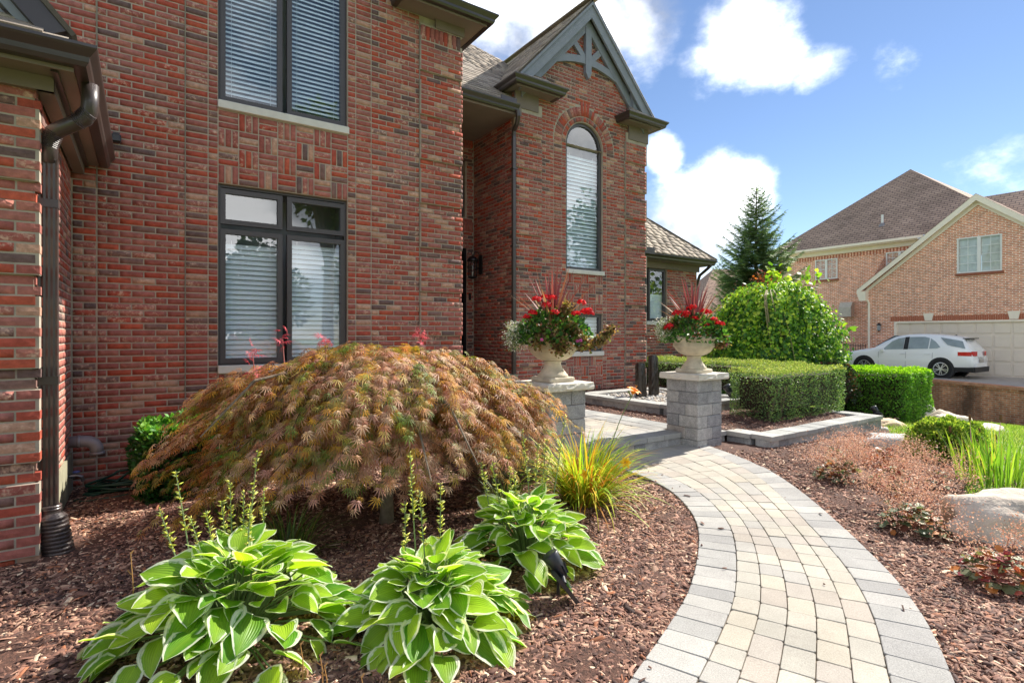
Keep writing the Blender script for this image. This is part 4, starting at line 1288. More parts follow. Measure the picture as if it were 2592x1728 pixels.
# ------------------------------------------------------------------ urns
URN = simple('weathered_urn_stone', S(202, 191, 170), 0.9, var=0.26, scale=7, bump=0.7, bscale=45)
def urn(px, py, label):
    cx, cy, z = px + .25, py + .25, .921
    u = thing('urn', label, 'urn', (cx, cy, z), 'stone urns on the pillars')
    MB().bbox(cx - .172, cx + .172, cy - .172, cy + .172, z, z + .052, .012).build('plinth', URN, u)
    foot = [(.155, .048), (.163, .056), (.160, .075), (.148, .085), (.138, .10), (.118, .125), (.098, .155), (.088, .185), (.085, .20), (.094, .206), (.098, .215), (.088, .222)]
    MB().lathe([(r, z + h) for r, h in foot], 40, cx, cy).build('foot', URN, u, smooth=True)
    bowl = [(.09, .222), (.125, .228), (.165, .245), (.205, .272), (.232, .305), (.243, .318), (.243, .330), (.262, .338), (.268, .352), (.266, .372), (.262, .395), (.268, .42), (.282, .437), (.298, .447), (.304, .458), (.300, .468), (.285, .472), (.272, .465), (.262, .43), (.1, .40)]
    MB().lathe([(r, z + h) for r, h in bowl], 48, cx, cy).build('bowl', URN, u, smooth=True)
    return u
urn(PX1, PY, 'weathered stone urn on the pillar beside the bronze maple')
urn(PX2, PY, 'weathered stone urn on the farther pillar by the boxwood bed')

# ------------------------------------------------------------------ foliage templates
QUADLEAF = (np.array([(0, 0, 0), (.32, .48, .07), (0, 1, -.04), (-.32, .48, .07)]), np.array([(0, 1, 2), (0, 2, 3)]))
HEARTLEAF = (np.array([(0, .08, 0), (.26, -.04, .05), (.48, .25, .10), (.34, .65, .05), (0, 1.05, -.10), (-.34, .65, .05), (-.48, .25, .10), (-.26, -.04, .05), (0, .5, -.02)]),
             np.array([(8, 0, 1), (8, 1, 2), (8, 2, 3), (8, 3, 4), (8, 4, 5), (8, 5, 6), (8, 6, 7), (8, 7, 0)]))
def lace_template():
    v = []; f = []
    for k, (a, l) in enumerate(((-2.0, .40), (-1.45, .62), (-.95, .82), (-.48, .97), (0, 1.08), (.48, .97), (.95, .82), (1.45, .62), (2.0, .40))):
        dx, dy = math.sin(a), math.cos(a); px, py = dy, -dx; w = .044
        n = len(v)
        v += [(0, 0, 0), (dx * l * .45 + px * w, dy * l * .45 + py * w, -.05), (dx * l, dy * l, -.20 * l - .10), (dx * l * .45 - px * w, dy * l * .45 - py * w, -.05)]
        f.append((n, n + 1, n + 2, n + 3))
    return np.array(v), np.array(f)
LACE = lace_template()
LOBED = (np.array([(0, 0, 0)] + [(.5 * (1.0 if k % 2 else .78) * math.cos(a), .5 + .5 * (1.0 if k % 2 else .78) * math.sin(a), .06 * (k % 2)) for k, a in enumerate([-PI / 2 + .45 + i * (2 * PI - .9) / 10 for i in range(11)])]),
         np.array([(0, i, i + 1) for i in range(1, 11)]))
LEAF = leaf_mat('leaf_green', 0.35)
BRONZELEAF = leaf_mat('leaf_bronze', 0.40, 0.55, (1.25, 1.05, .55))
NEEDLE = leaf_mat('needle_green', 0.12, 0.6, (1, 1.1, .7))
PETAL = leaf_mat('petal', 0.3, 0.6, (1.1, .95, .9))
BARK = simple('grey_brown_bark', S(118, 104, 88), 0.95, var=0.3, scale=18, bump=0.9, bscale=45)
TWIG = simple('dark_twig_and_core', S(58, 46, 36), 0.95, var=0.25, scale=20)
STEM = simple('green_stem', S(112, 132, 82), 0.6, var=0.12, scale=20)

def tilt_dirs(base, amt):
    return unit(base + RNG.normal(0, amt, base.shape))

def blades(name, parent, roots, azim, length, width, lean, droop, cols, mat, seg=5, fold=.25, kind=None):
    """strap leaves: each a tapering arched ribbon; every blade gets its own root, azimuth, length, lean (0 upright) and droop"""
    N = len(roots); V = np.zeros((N, (seg + 1) * 2, 3)); C = np.zeros((N, (seg + 1) * 2, 3))
    az = np.asarray(azim); out = np.stack([np.cos(az), np.sin(az), np.zeros(N)], 1); side = np.stack([-np.sin(az), np.cos(az), np.zeros(N)], 1)
    p = np.array(roots, float); ang = np.array(lean, float)          # angle from vertical
    st = np.asarray(length) / seg
    for s in range(seg + 1):
        t = s / seg; w = np.asarray(width) * (1 - t ** 2.2) * (.55 + .45 * min(1, t * 4)) + .0006
        V[:, 2 * s] = p - side * w[:, None] / 2; V[:, 2 * s + 1] = p + side * w[:, None] / 2
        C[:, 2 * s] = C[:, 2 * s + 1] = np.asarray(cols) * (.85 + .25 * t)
        p = p + (out * np.sin(ang)[:, None] + np.array([0, 0, 1.0]) * np.cos(ang)[:, None]) * st[:, None]
        ang = ang + np.asarray(droop) / seg * (0.4 + 1.2 * t)
    tf = np.array([(2 * s, 2 * s + 1, 2 * s + 3, 2 * s + 2) for s in range(seg)])
    n = (seg + 1) * 2
    F = (tf[None] + (np.arange(N) * n)[:, None, None]).reshape(-1)
    me = bpy.data.meshes.new(name); me.vertices.add(N * n); me.vertices.foreach_set('co', V.ravel().astype(np.float32))
    me.loops.add(len(F)); me.loops.foreach_set('vertex_index', F.astype(np.int32)); me.polygons.add(N * seg)
    me.polygons.foreach_set('loop_start', np.arange(N * seg, dtype=np.int32) * 4); me.polygons.foreach_set('use_smooth', np.ones(N * seg, bool))
    me.update(calc_edges=True)
    at = me.color_attributes.new('col', 'FLOAT_COLOR', 'POINT'); at.data.foreach_set('color', np.concatenate([C.reshape(-1, 3), np.ones((N * n, 1))], 1).ravel().astype(np.float32))
    me.materials.append(mat); o = bpy.data.objects.new(name, me); COL.objects.link(o); setparent(o, parent)
    if kind: o['kind'] = kind
    return o

# ------------------------------------------------------------------ laceleaf maple
CX, CY = 1.62, 4.22
maple = thing('maple_tree', 'mounded weeping laceleaf maple with bronze foliage before the brick wall', 'maple', (1.58, 4.05, -.05))
right_v = np.array([_c, -_s]); fwd_v = np.array([_s, _c])
def dome(N, qlo, qhi, slo, shi):
    th = RNG.uniform(0, 2 * PI, N); q = qlo + (qhi - qlo) * RNG.random(N) ** .75
    cr, cf = np.cos(th), np.sin(th)                    # components to the camera's right / away
    Rr = np.where(cr < 0, 1.92, 1.42) * np.abs(cr) ** 1.0 + 1.28 * np.abs(cf)
    Rr = 1 / np.sqrt((cr / np.where(cr < 0, 1.42, 1.10)) ** 2 + (cf / np.where(cf < 0, .80, 1.1)) ** 2)
    zr = .49 + .14 * cr - .15 * np.minimum(cf, 0)
    lump = 1 + .07 * np.sin(5 * th + 3 * q) + .05 * np.sin(9 * th - 7 * q + 1) + .04 * np.sin(15 * th + 11 * q)
    tier = (q * 4.6 + .35 * np.sin(3 * th + 1) + .22 * np.sin(7 * th)) % 1.0
    s = RNG.uniform(slo, shi, N) * lump * (.93 + .15 * tier)
    a = np.minimum(q, 1.0) * PI / 2
    rr = Rr * np.sin(a) ** .85 * s
    zz = zr + (1.32 - .03 * cr - zr) * np.cos(a) ** .62 * (.35 + .65 * s) - np.maximum(q - 1, 0) * .9
    zz += .05 * np.sin(4 * th + 9 * q) * np.sin(a)
    xy = rr[:, None] * (cr[:, None] * right_v + cf[:, None] * fwd_v)
    P = np.stack([CX + xy[:, 0], CY + xy[:, 1], zz], 1)
    o2 = cr[:, None] * right_v + cf[:, None] * fwd_v
    out = np.stack([o2[:, 0] * np.sin(a) ** .5, o2[:, 1] * np.sin(a) ** .5, -.05 - .75 * np.sin(a) ** 2], 1)
    nrm = np.stack([o2[:, 0] * np.sin(a), o2[:, 1] * np.sin(a), .45 + np.cos(a)], 1)
    return P, unit(out), unit(nrm)
MC_OUT = [S(212, 174, 142), S(190, 148, 118), S(222, 190, 158), S(194, 144, 104), S(214, 160, 62), S(182, 160, 78), S(166, 126, 100), S(200, 146, 130), S(142, 138, 76), S(176, 118, 92)]
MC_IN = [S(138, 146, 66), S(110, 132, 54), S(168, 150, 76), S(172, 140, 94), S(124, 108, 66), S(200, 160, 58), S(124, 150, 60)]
# drooping sprays: leaves strung along arching twigs that leave the shell outwards and hang down
NS = 1050
P0, D0_, N0 = dome(NS, .03, 1.06, .74, .97)
Ps, Ds, Ns, Cs, Ss = [], [], [], [], []
twig = MB()
for i in range(NS):
    out = D0_[i].copy(); out[2] = max(out[2], -.25) + .10; out = out / np.linalg.norm(out); L = RNG.uniform(.22, .46); p = P0[i].copy(); n_ = int(RNG.integers(20, 34))
    hue = RNG.random(); cols = MC_OUT if hue < .72 else (MC_IN if hue < .92 else [S(206, 156, 58), S(186, 124, 62), S(190, 164, 66)])
    side = np.cross(out, [0, 0, 1.0]); side /= max(np.linalg.norm(side), 1e-6)
    wob = RNG.normal(0, .12); tpts = []
    for k in range(n_):
        t = (k + .5) / n_; q = p + out * L * t + side * wob * t * t + np.array([0, 0, -.42 * L * t * t])
        if k % 5 == 0: tpts.append(tuple(q))
        tang = out + np.array([0, 0, -.9 * t]) + side * ((-1) ** k) * RNG.uniform(.25, .9)
        Ps.append(q + RNG.normal(0, .016, 3)); Ds.append(tang + np.array([0, 0, -.15]) + RNG.normal(0, .22, 3)); Ns.append(np.array([out[0] * .35, out[1] * .35, 1.0]) + RNG.normal(0, .28, 3))
        Ss.append(RNG.uniform(.05, .098) * (1.05 - .25 * t))
    Cs.append(pick(cols, n_, None, .14) * (1 + RNG.normal(0, .07)))
    twig.tube(tpts, .0022, 3, False)
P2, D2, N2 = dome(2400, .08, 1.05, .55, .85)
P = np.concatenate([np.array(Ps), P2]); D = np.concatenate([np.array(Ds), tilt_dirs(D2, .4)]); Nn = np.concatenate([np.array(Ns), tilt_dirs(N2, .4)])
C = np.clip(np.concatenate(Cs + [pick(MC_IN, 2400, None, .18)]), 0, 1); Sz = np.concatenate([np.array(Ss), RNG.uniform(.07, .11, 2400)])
keep = P[:, 2] > .16 + .10 * np.sin(P[:, 0] * 6 + P[:, 1] * 4); P, D, Nn, C, Sz = P[keep], D[keep], Nn[keep], C[keep], Sz[keep]
scatter('crown', LACE[0], LACE[1], frames(D, Nn, Sz), P, C, BRONZELEAF, maple, kind='stuff')
twig.build('twigs_or_dark_core', TWIG, maple, kind='stuff')
tr = MB().tube([(1.56, 4.03, -.1), (1.575, 4.05, .05), (1.59, 4.08, .3), (1.61, 4.15, .55), (1.60, 4.22, .8), (1.62, 4.24, 1.05)], [.062, .052, .046, .042, .034, .018], 12).build('trunk', BARK, maple, smooth=True)
for i in range(16):
    th = i * 2.4; L = random.uniform(.8, 1.35); e = Vector((math.cos(th), math.sin(th), 0)); b = Vector((1.6, 4.2, random.uniform(.65, 1.0)))
    MB().tube([b, b + e * L * .35 + Vector((0, 0, .22)), b + e * L * .75 + Vector((0, 0, .12)), b + e * L + Vector((0, 0, -.22))], [.022, .016, .010, .004], 6).build('limb', BARK, maple)
# pink young shoots standing out of the top
SHOOT = simple('reddish_shoot', S(166, 104, 96), .7)
for (u, v, d) in ((715, 858, 4.3), (822, 862, 4.25), (640, 895, 4.3), (1062, 850, 4.4), (655, 940, 4.0)):
    r = rayp(u, v); p = Vector((r.x * d, r.y * d, CAM_H + r.z * d))
    MB().tube([p + Vector((.04, .02, -.42)), p + Vector((.01, 0, -.15)), p], [.006, .005, .003], 5).build('shoot', SHOOT, maple)
    N = 9; T = np.array(p)[None] + RNG.normal(0, .03, (N, 3)); dd = tilt_dirs(np.tile([0, 0, -.2], (N, 1)), .8)
    scatter('young_leaves', LACE[0], LACE[1], frames(dd, tilt_dirs(np.tile([0, 0, 1.], (N, 1)), .4), RNG.uniform(.05, .08, N)), T, pick([S(214, 84, 104), S(228, 110, 120), S(200, 70, 84)], N), PETAL, maple, kind='stuff')

# ------------------------------------------------------------------ hostas
def hosta_mat():
    m, nt, b = newmat('hosta_leaf')
    uv = node(nt, 'ShaderNodeUVMap'); sp = node(nt, 'ShaderNodeSeparateXYZ'); lk(nt, uv.outputs[0], sp.inputs[0])
    oi = node(nt, 'ShaderNodeObjectInfo')
    def mth(op, a, b_=None, clamp=False):
        n = node(nt, 'ShaderNodeMath', operation=op); n.use_clamp = clamp
        for i, x in enumerate((a, b_)):
            if x is None: continue
            if isinstance(x, (int, float)): n.inputs[i].default_value = x
            else: lk(nt, x, n.inputs[i])
        return n.outputs[0]
    ax = mth('ABSOLUTE', mth('SUBTRACT', mth('MULTIPLY', sp.outputs[0], 2.0), 1.0))      # 0 midrib .. 1 edge
    v = sp.outputs[1]
    nz = node(nt, 'ShaderNodeTexNoise'); nz.inputs['Scale'].default_value = 9; nz.inputs['Detail'].default_value = 4
    cm = node(nt, 'ShaderNodeCombineXYZ'); lk(nt, sp.outputs[0], cm.inputs[0]); lk(nt, mth('MULTIPLY', v, .6), cm.inputs[1]); lk(nt, mth('MULTIPLY', oi.outputs['Random'], 31.0), cm.inputs[2])
    lk(nt, cm.outputs[0], nz.inputs['Vector'])
    edge = mth('ADD', ax, mth('MULTIPLY', mth('SUBTRACT', nz.outputs['Fac'], .5), .42))
    tip = mth('MULTIPLY', mth('POWER', v, 6.0), .16)
    mr = node(nt, 'ShaderNodeMapRange'); lk(nt, mth('ADD', edge, tip), mr.inputs['Value']); mr.inputs['From Min'].default_value = .73; mr.inputs['From Max'].default_value = .82
    # greens: each leaf between deep and yellow green, yellower in the middle
    g = node(nt, 'ShaderNodeMix', data_type='RGBA'); g.inputs['A'].default_value = S(74, 146, 40); g.inputs['B'].default_value = S(192, 222, 64)
    lk(nt, mth('ADD', mth('MULTIPLY', oi.outputs['Random'], .75), mth('MULTIPLY', mth('SUBTRACT', 1.0, ax), .28), True), g.inputs['Factor'])
    mix = node(nt, 'ShaderNodeMix', data_type='RGBA'); lk(nt, mr.outputs[0], mix.inputs['Factor']); lk(nt, g.outputs['Result'], mix.inputs['A']); mix.inputs['B'].default_value = S(240, 245, 222)
    vein = mth('SINE', mth('MULTIPLY', ax, 44.0))
    vr = node(nt, 'ShaderNodeMapRange'); lk(nt, vein, vr.inputs['Value']); vr.inputs['From Min'].default_value = -1; vr.inputs['To Min'].default_value = .86; vr.inputs['To Max'].default_value = 1.06
    vm = node(nt, 'ShaderNodeMix', data_type='RGBA', blend_type='MULTIPLY'); vm.inputs['Factor'].default_value = 1; lk(nt, mix.outputs['Result'], vm.inputs['A']); lk(nt, vr.outputs[0], vm.inputs['B'])
    lk(nt, vm.outputs['Result'], b.inputs['Base Color']); b.inputs['Roughness'].default_value = .42; b.inputs['Specular IOR Level'].default_value = .45
    bp = node(nt, 'ShaderNodeBump'); bp.inputs['Strength'].default_value = .35; bp.inputs['Distance'].default_value = .004; lk(nt, vein, bp.inputs['Height']); lk(nt, bp.outputs[0], b.inputs['Normal'])
    tr = node(nt, 'ShaderNodeBsdfTranslucent'); tm = node(nt, 'ShaderNodeMix', data_type='RGBA', blend_type='MULTIPLY'); tm.inputs['Factor'].default_value = 1
    lk(nt, vm.outputs['Result'], tm.inputs['A']); tm.inputs['B'].default_value = (1.25, 1.25, .55, 1); lk(nt, tm.outputs['Result'], tr.inputs['Color'])
    mx = node(nt, 'ShaderNodeMixShader'); mx.inputs['Fac'].default_value = .5; lk(nt, b.outputs[0], mx.inputs[1]); lk(nt, tr.outputs[0], mx.inputs[2]); lk(nt, mx.outputs[0], nt.nodes['Material Output'].inputs['Surface'])
    return m
HOSTA = hosta_mat()
def hosta_leaf_mesh(seed):
    rg = random.Random(seed); NU, NV = 8, 9
    arch = rg.uniform(.10, .34); cup = rg.uniform(.14, .48); twist = rg.uniform(-.25, .25); wav = rg.uniform(.012, .035); ph = rg.uniform(0, 6); wd = rg.uniform(.40, .47)
    v = []; f = []; uvs = []
    for j in range(NV + 1):
        t = j / NV
        w = wd * (math.sin(PI * min(1, t ** .66)) ** .70) * (1 - .10 * t) if 0 < t < 1 else 0.004
        y = t - (.0 if t > .12 else 0)
        for i in range(NU + 1):
            x = -1 + 2 * i / NU; a = abs(x)
            back = .13 * a ** 1.5 * max(0, 1 - t * 4.0)             # heart-shaped lobes at the base
            zz = cup * w * (a ** 1.3) * (1 - .6 * t) - arch * t * t + wav * a ** 2 * math.sin(t * 11 + ph + (1.5 if x > 0 else 0)) + twist * x * w * t
            v.append((x * w, y - back, zz)); uvs.append((i / NU, t))
    for j in range(NV):
        for i in range(NU):
            a = j * (NU + 1) + i; f.append((a, a + 1, a + NU + 2, a + NU + 1))
    me = bpy.data.meshes.new('leaf'); me.from_pydata(v, [], f); uvl = me.uv_layers.new(name='UVMap')
    for lp in me.loops: uvl.data[lp.index].uv = uvs[lp.vertex_index]
    me.polygons.foreach_set('use_smooth', [True] * len(f)); me.materials.append(HOSTA); me.update(); return me
HL = [hosta_leaf_mesh(s) for s in range(14)]
BUDC = [S(222, 222, 96), S(204, 212, 88), S(230, 224, 130), S(170, 180, 110)]
BUD = (np.array([(0, 0, 0), (.16, .35, 0), (0, .35, .16), (-.16, .35, 0), (0, .35, -.16), (0, 1, 0)]), np.array([(0, 1, 2), (0, 2, 3), (0, 3, 4), (0, 4, 1), (5, 2, 1), (5, 3, 2), (5, 4, 3), (5, 1, 4)]))
def flower_stalk(parent, base, top, buds=46, r=.0048):
    base, top = Vector(base), Vector(top); mid = base.lerp(top, .5) + Vector((random.uniform(-.02, .02), random.uniform(-.02, .02), 0))
    pts = [base, mid, top]; cv = catmull([tuple(p) for p in pts], 5)
    st = MB().tube(cv, [r * (1.1 - .7 * i / (len(cv) - 1)) for i in range(len(cv))], 6).build('flower_stalk', STEM, parent)
    t = RNG.uniform(.58, 1.0, buds); T = np.array([tuple(base.lerp(top, x) + (mid - base.lerp(top, .5)) * (1 - abs(2 * x - 1))) for x in t])
    a = RNG.uniform(0, 2 * PI, buds); D = np.stack([np.cos(a), np.sin(a), RNG.uniform(.2, .9, buds)], 1)
    scatter('buds', BUD[0], BUD[1], frames(D, np.tile([0, 0, 1.], (buds, 1)), RNG.uniform(.024, .044, buds) * (1.15 - .4 * t)), T, pick(BUDC, buds), LEAF, st, kind='stuff')
def hosta(cx, cy, Rx, H, n, label, stalks, lsize=(.12, .195), seed=1):
    rg = random.Random(seed); gz = ground(cx, cy)
    h = thing('hosta', label, 'hosta', (cx, cy, gz), 'variegated hostas beside the walk'); stems = MB()
    for i in range(n):
        q = ((i + .5) / n) ** .88; th = i * 2.39996 + rg.uniform(-.25, .25)
        r = Rx * (.06 + .66 * q) * rg.uniform(.86, 1.1); z = gz + H * (1.02 - .92 * q ** 1.6) * rg.uniform(.8, 1.12)
        L = rg.uniform(*lsize) * (1.0 if q > .25 else .85)
        pitch = R(50 - 68 * q ** .8 + rg.uniform(-22, 22))
        p = Vector((cx + r * math.cos(th), cy + r * math.sin(th), max(z, gz + .05)))
        yaw = th + rg.uniform(-.7, .7)
        M = Matrix.Translation(p) @ Matrix.Rotation(yaw - PI / 2, 4, 'Z') @ Matrix.Rotation(pitch, 4, 'X') @ Matrix.Rotation(rg.uniform(-.55, .55), 4, 'Y') @ Matrix.Diagonal((L * rg.uniform(.9, 1.1), L, L, 1))
        meshobj('leaf', HL[rg.randrange(len(HL))], HOSTA, h, M)
        b = Vector((cx + .10 * r * math.cos(th), cy + .10 * r * math.sin(th), gz - .01))
        stems.tube([b, b.lerp(p, .5) + Vector((0, 0, .04)), p], [.006, .005, .004], 5)
    stems.build('petioles', STEM, h)
    for (u, v, d) in stalks:
        r_ = rayp(u * 1.10204, v * 1.10204); t = Vector((r_.x * d, r_.y * d, CAM_H + r_.z * d))
        b = Vector((cx + (t.x - cx) * .45 + rg.uniform(-.06, .06), cy + (t.y - cy) * .45 + rg.uniform(-.06, .06), gz)); flower_stalk(h, b, t)
    return h
hosta(.36, 2.93, .76, .36, 205, 'largest white edged hosta at the lower left, many tall flower stalks', [(365, 1165, 2.9), (403, 1080, 2.95), (438, 1190, 2.9), (472, 1172, 2.8), (508, 1150, 2.75), (528, 1105, 2.75), (560, 1130, 2.8), (592, 1032, 2.85), (606, 1120, 2.95), (575, 1160, 2.7)], seed=3)
hosta(1.20, 2.46, .57, .30, 155, 'white edged hosta in the middle, between the other two', [(941, 1040, 2.85), (963, 1125, 2.8), (1012, 1108, 2.85), (930, 1150, 2.8)], seed=5)
hosta(2.02, 2.80, .54, .36, 130, 'white edged hosta nearest the yellow daylily clump', [(1105, 1060, 3.6), (1130, 1060, 3.5), (1165, 1045, 3.7), (1200, 990, 3.7), (1235, 1020, 3.75), (1255, 1010, 3.7), (1298, 955, 3.8), (1265, 1040, 3.6), (1180, 1085, 3.5)], seed=8)
# dry stalks in front
for (u, v, d, lab) in ((300, 1270, 2.6, 'dry orange spent stalk standing alone left of the largest hosta'), (690, 1480, 2.25, 'dry stalk at the right tip of the largest hosta'), (735, 1505, 2.2, 'dry stalk between the two front hostas, the taller of the pair'), (745, 1530, 2.15, 'dry stalk between the two front hostas, the shorter of the pair'), (830, 1555, 2.1, 'dry stalk at the bottom edge below the middle hosta')):
    r_ = rayp(u * 1.10204, v * 1.10204); t = Vector((r_.x * d, r_.y * d, CAM_H + r_.z * d)); b = Vector((t.x + .01, t.y, ground(t.x, t.y)))
    if t.z - b.z < .04: t.z = b.z + .12
    o = MB().tube([b, b.lerp(t, .6) + Vector((.006, 0, 0)), t], [.003, .0025, .0015], 5).tube([t, t + Vector((.012, 0, .012))], [.005, .002], 5).tube([b.lerp(t, .75), b.lerp(t, .78) + Vector((-.014, 0, .012))], [.003, .002], 5)
    tag(o.build('dry_stalk', simple('straw_stem', S(176, 132, 76), .8) if 'straw_stem' not in MATS else MATS['straw_stem']), lab, 'dry stalk', 'spent stalks in the mulch')

# ------------------------------------------------------------------ daylily clump, grassy tufts
def tuft(name, cx, cy, n, L, W, lean, droop, cols, label, cat, spread=.1, extra=None, group=None):
    gz = ground(cx, cy); t = thing(name, label, cat, (cx, cy, gz), group)
    a = RNG.uniform(0, 2 * PI, n); r = spread * np.sqrt(RNG.random(n))
    roots = np.stack([cx + r * np.cos(a), cy + r * np.sin(a), np.full(n, gz)], 1)
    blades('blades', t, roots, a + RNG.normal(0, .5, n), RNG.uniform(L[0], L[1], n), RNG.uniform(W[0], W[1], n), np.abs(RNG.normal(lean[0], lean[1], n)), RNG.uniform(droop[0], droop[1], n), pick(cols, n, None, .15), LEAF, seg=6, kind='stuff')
    return t
def trumpet(parent, p, d, size, col, name='flower'):
    """six recurved tepals"""
    p = Vector(p); d = Vector(d).normalized(); q = d.to_track_quat('Z', 'Y'); mb = MB(); vs = []
    for k in range(6):
        a = 2 * PI * k / 6; row = []
        for i in range(6):
            t = i / 5; r = size * (.06 + .62 * t ** 1.3); zz = size * (.75 * t - .55 * max(0, t - .55) ** 1.4 * 2.2); w = size * .2 * math.sin(PI * (.12 + .85 * t)) ** .8
            c = Vector((math.cos(a) * r, math.sin(a) * r, zz)); s = Vector((-math.sin(a), math.cos(a), 0)) * w
            row.append((p + q @ (c - s), p + q @ (c + s)))
        for i in range(5): mb.quad(row[i][0], row[i][1], row[i + 1][1], row[i + 1][0])
    for k in range(5): mb.tube([p, p + q @ Vector((math.cos(k * 1.26) * size * .1, math.sin(k * 1.26) * size * .1, size * .85))], size * .012, 4)
    return mb.build(name, col, parent, smooth=True)
YELLOWP = simple('yellow_petal', S(246, 196, 40), .6, var=.08, scale=30)
ORANGEP = simple('orange_petal', S(246, 150, 28), .6, var=.08, scale=30)
LILYC = [S(176, 200, 60), S(198, 210, 66), S(148, 184, 62), S(216, 210, 76), S(226, 184, 64), S(200, 136, 58), S(128, 166, 58)]
dl = tuft('daylily', 3.14, 3.50, 680, (.38, .82), (.009, .019), (.50, .30), (.7, 2.3), LILYC, 'arching green and gold daylily clump with yellow flowers against the pillar', 'daylily', .15)
for (u, v, d) in ((1345, 1090, 4.45), (1436, 1062, 4.6)):
    r_ = rayp(u * 1.10204, v * 1.10204); p = Vector((r_.x * d, r_.y * d, CAM_H + r_.z * d))
    MB().tube([(3.14, 3.5, 0), (Vector((3.14, 3.5, .1)).lerp(p, .6) + Vector((0, 0, .1))), p], [.004, .0035, .003], 6).build('flower_stalk', STEM, dl)
    trumpet(dl, p - Vector((.0, .0, .0)), (-.55, -.75, .25), .075, YELLOWP)
ol = thing('daylily', 'single orange daylily flower on a tall bare stalk', 'daylily', (3.25, 3.62, 0))
r_ = rayp(1400 * 1.10204, 1035 * 1.10204); rt = rayp(1453 * 1.10204, 905 * 1.10204); d = 4.5
pb = Vector((3.22, 3.45, 0)); p1 = Vector((r_.x * d, r_.y * d, CAM_H + r_.z * d)); p2 = Vector((rt.x * d, rt.y * d, CAM_H + rt.z * d))
MB().tube(catmull([tuple(pb), tuple(p1), tuple(p1.lerp(p2, .55) + Vector((-.012, .01, 0))), tuple(p2)], 5), .0036, 6).build('flower_stalk', STEM, ol)
trumpet(ol, p2 - Vector((.012, .008, -.005)), (.15, -.45, .9), .095, ORANGEP)
MB().tube([p2 + Vector((-.01, 0, -.03)), p2 + Vector((-.05, 0, .03))], [.005, .009], 6).build('bud', STEM, ol)
GRC = [S(84, 112, 44), S(110, 136, 56), S(70, 96, 44), S(140, 140, 70), S(96, 84, 48)]
tuft('grass_tuft', 2.42, 3.62, 150, (.3, .55), (.006, .011), (.35, .25), (.8, 2.2), GRC, 'green grassy tuft under the right side of the maple', 'grass tuft', .09, group='grassy tufts below the maple')
tuft('grass_tuft', .78, 3.72, 170, (.3, .5), (.006, .011), (.45, .25), (.9, 2.2), GRC, 'dark green grassy tuft behind the largest hosta under the maple', 'grass tuft', .1, group='grassy tufts below the maple')
tuft('grass_tuft', .55, 4.4, 60, (.3, .5), (.006, .011), (.6, .25), (.9, 2.0), GRC, 'sparse grassy tuft at the left edge below the maple', 'grass tuft', .07, group='grassy tufts below the maple')

# ------------------------------------------------------------------ clipped hedges and shrubs
def box_shell(b, N, depth=.05, bump=.03):
    """points, outward normals and a top flag over the faces of a box (bottom left out)"""
    x0, x1, y0, y1, z0, z1 = b; dx, dy, dz = x1 - x0, y1 - y0, z1 - z0
    A = np.array([dx * dy, dx * dz, dx * dz, dy * dz, dy * dz]); f = RNG.choice(5, N, p=A / A.sum()); u, v = RNG.random(N), RNG.random(N)
    P = np.zeros((N, 3)); n = np.zeros((N, 3))
    P[:, 0] = x0 + dx * u; P[:, 1] = y0 + dy * v; P[:, 2] = z1; n[f == 0] = (0, 0, 1)
    for k, (ax, val, nv) in enumerate(((1, y0, (0, -1, 0)), (1, y1, (0, 1, 0)), (0, x0, (-1, 0, 0)), (0, x1, (1, 0, 0))), 1):
        m = f == k
        P[m, ax] = val; o = 0 if ax == 1 else 1; P[m, o] = (x0 if o == 0 else y0) + (dx if o == 0 else dy) * u[m]; P[m, 2] = z0 + dz * v[m]; n[m] = nv
    # rounded shoulders
    c = np.array([(x0 + x1) / 2, (y0 + y1) / 2, (z0 + z1) / 2]); h = np.array([dx, dy, dz]) / 2
    rel = np.abs(P - c) / h; near = (rel > .93).sum(1); P = np.where((near >= 2)[:, None], c + (P - c) * .975, P)
    w = np.sin(P[:, 0] * 9.1 + P[:, 2] * 7) + np.sin(P[:, 1] * 8.3 - P[:, 2] * 11) + np.sin((P[:, 0] + P[:, 1]) * 17)
    P = P + n * (bump * w / 3 - RNG.exponential(depth, N) * .6)[:, None] + RNG.normal(0, .006, (N, 3))
    return P, n, f == 0
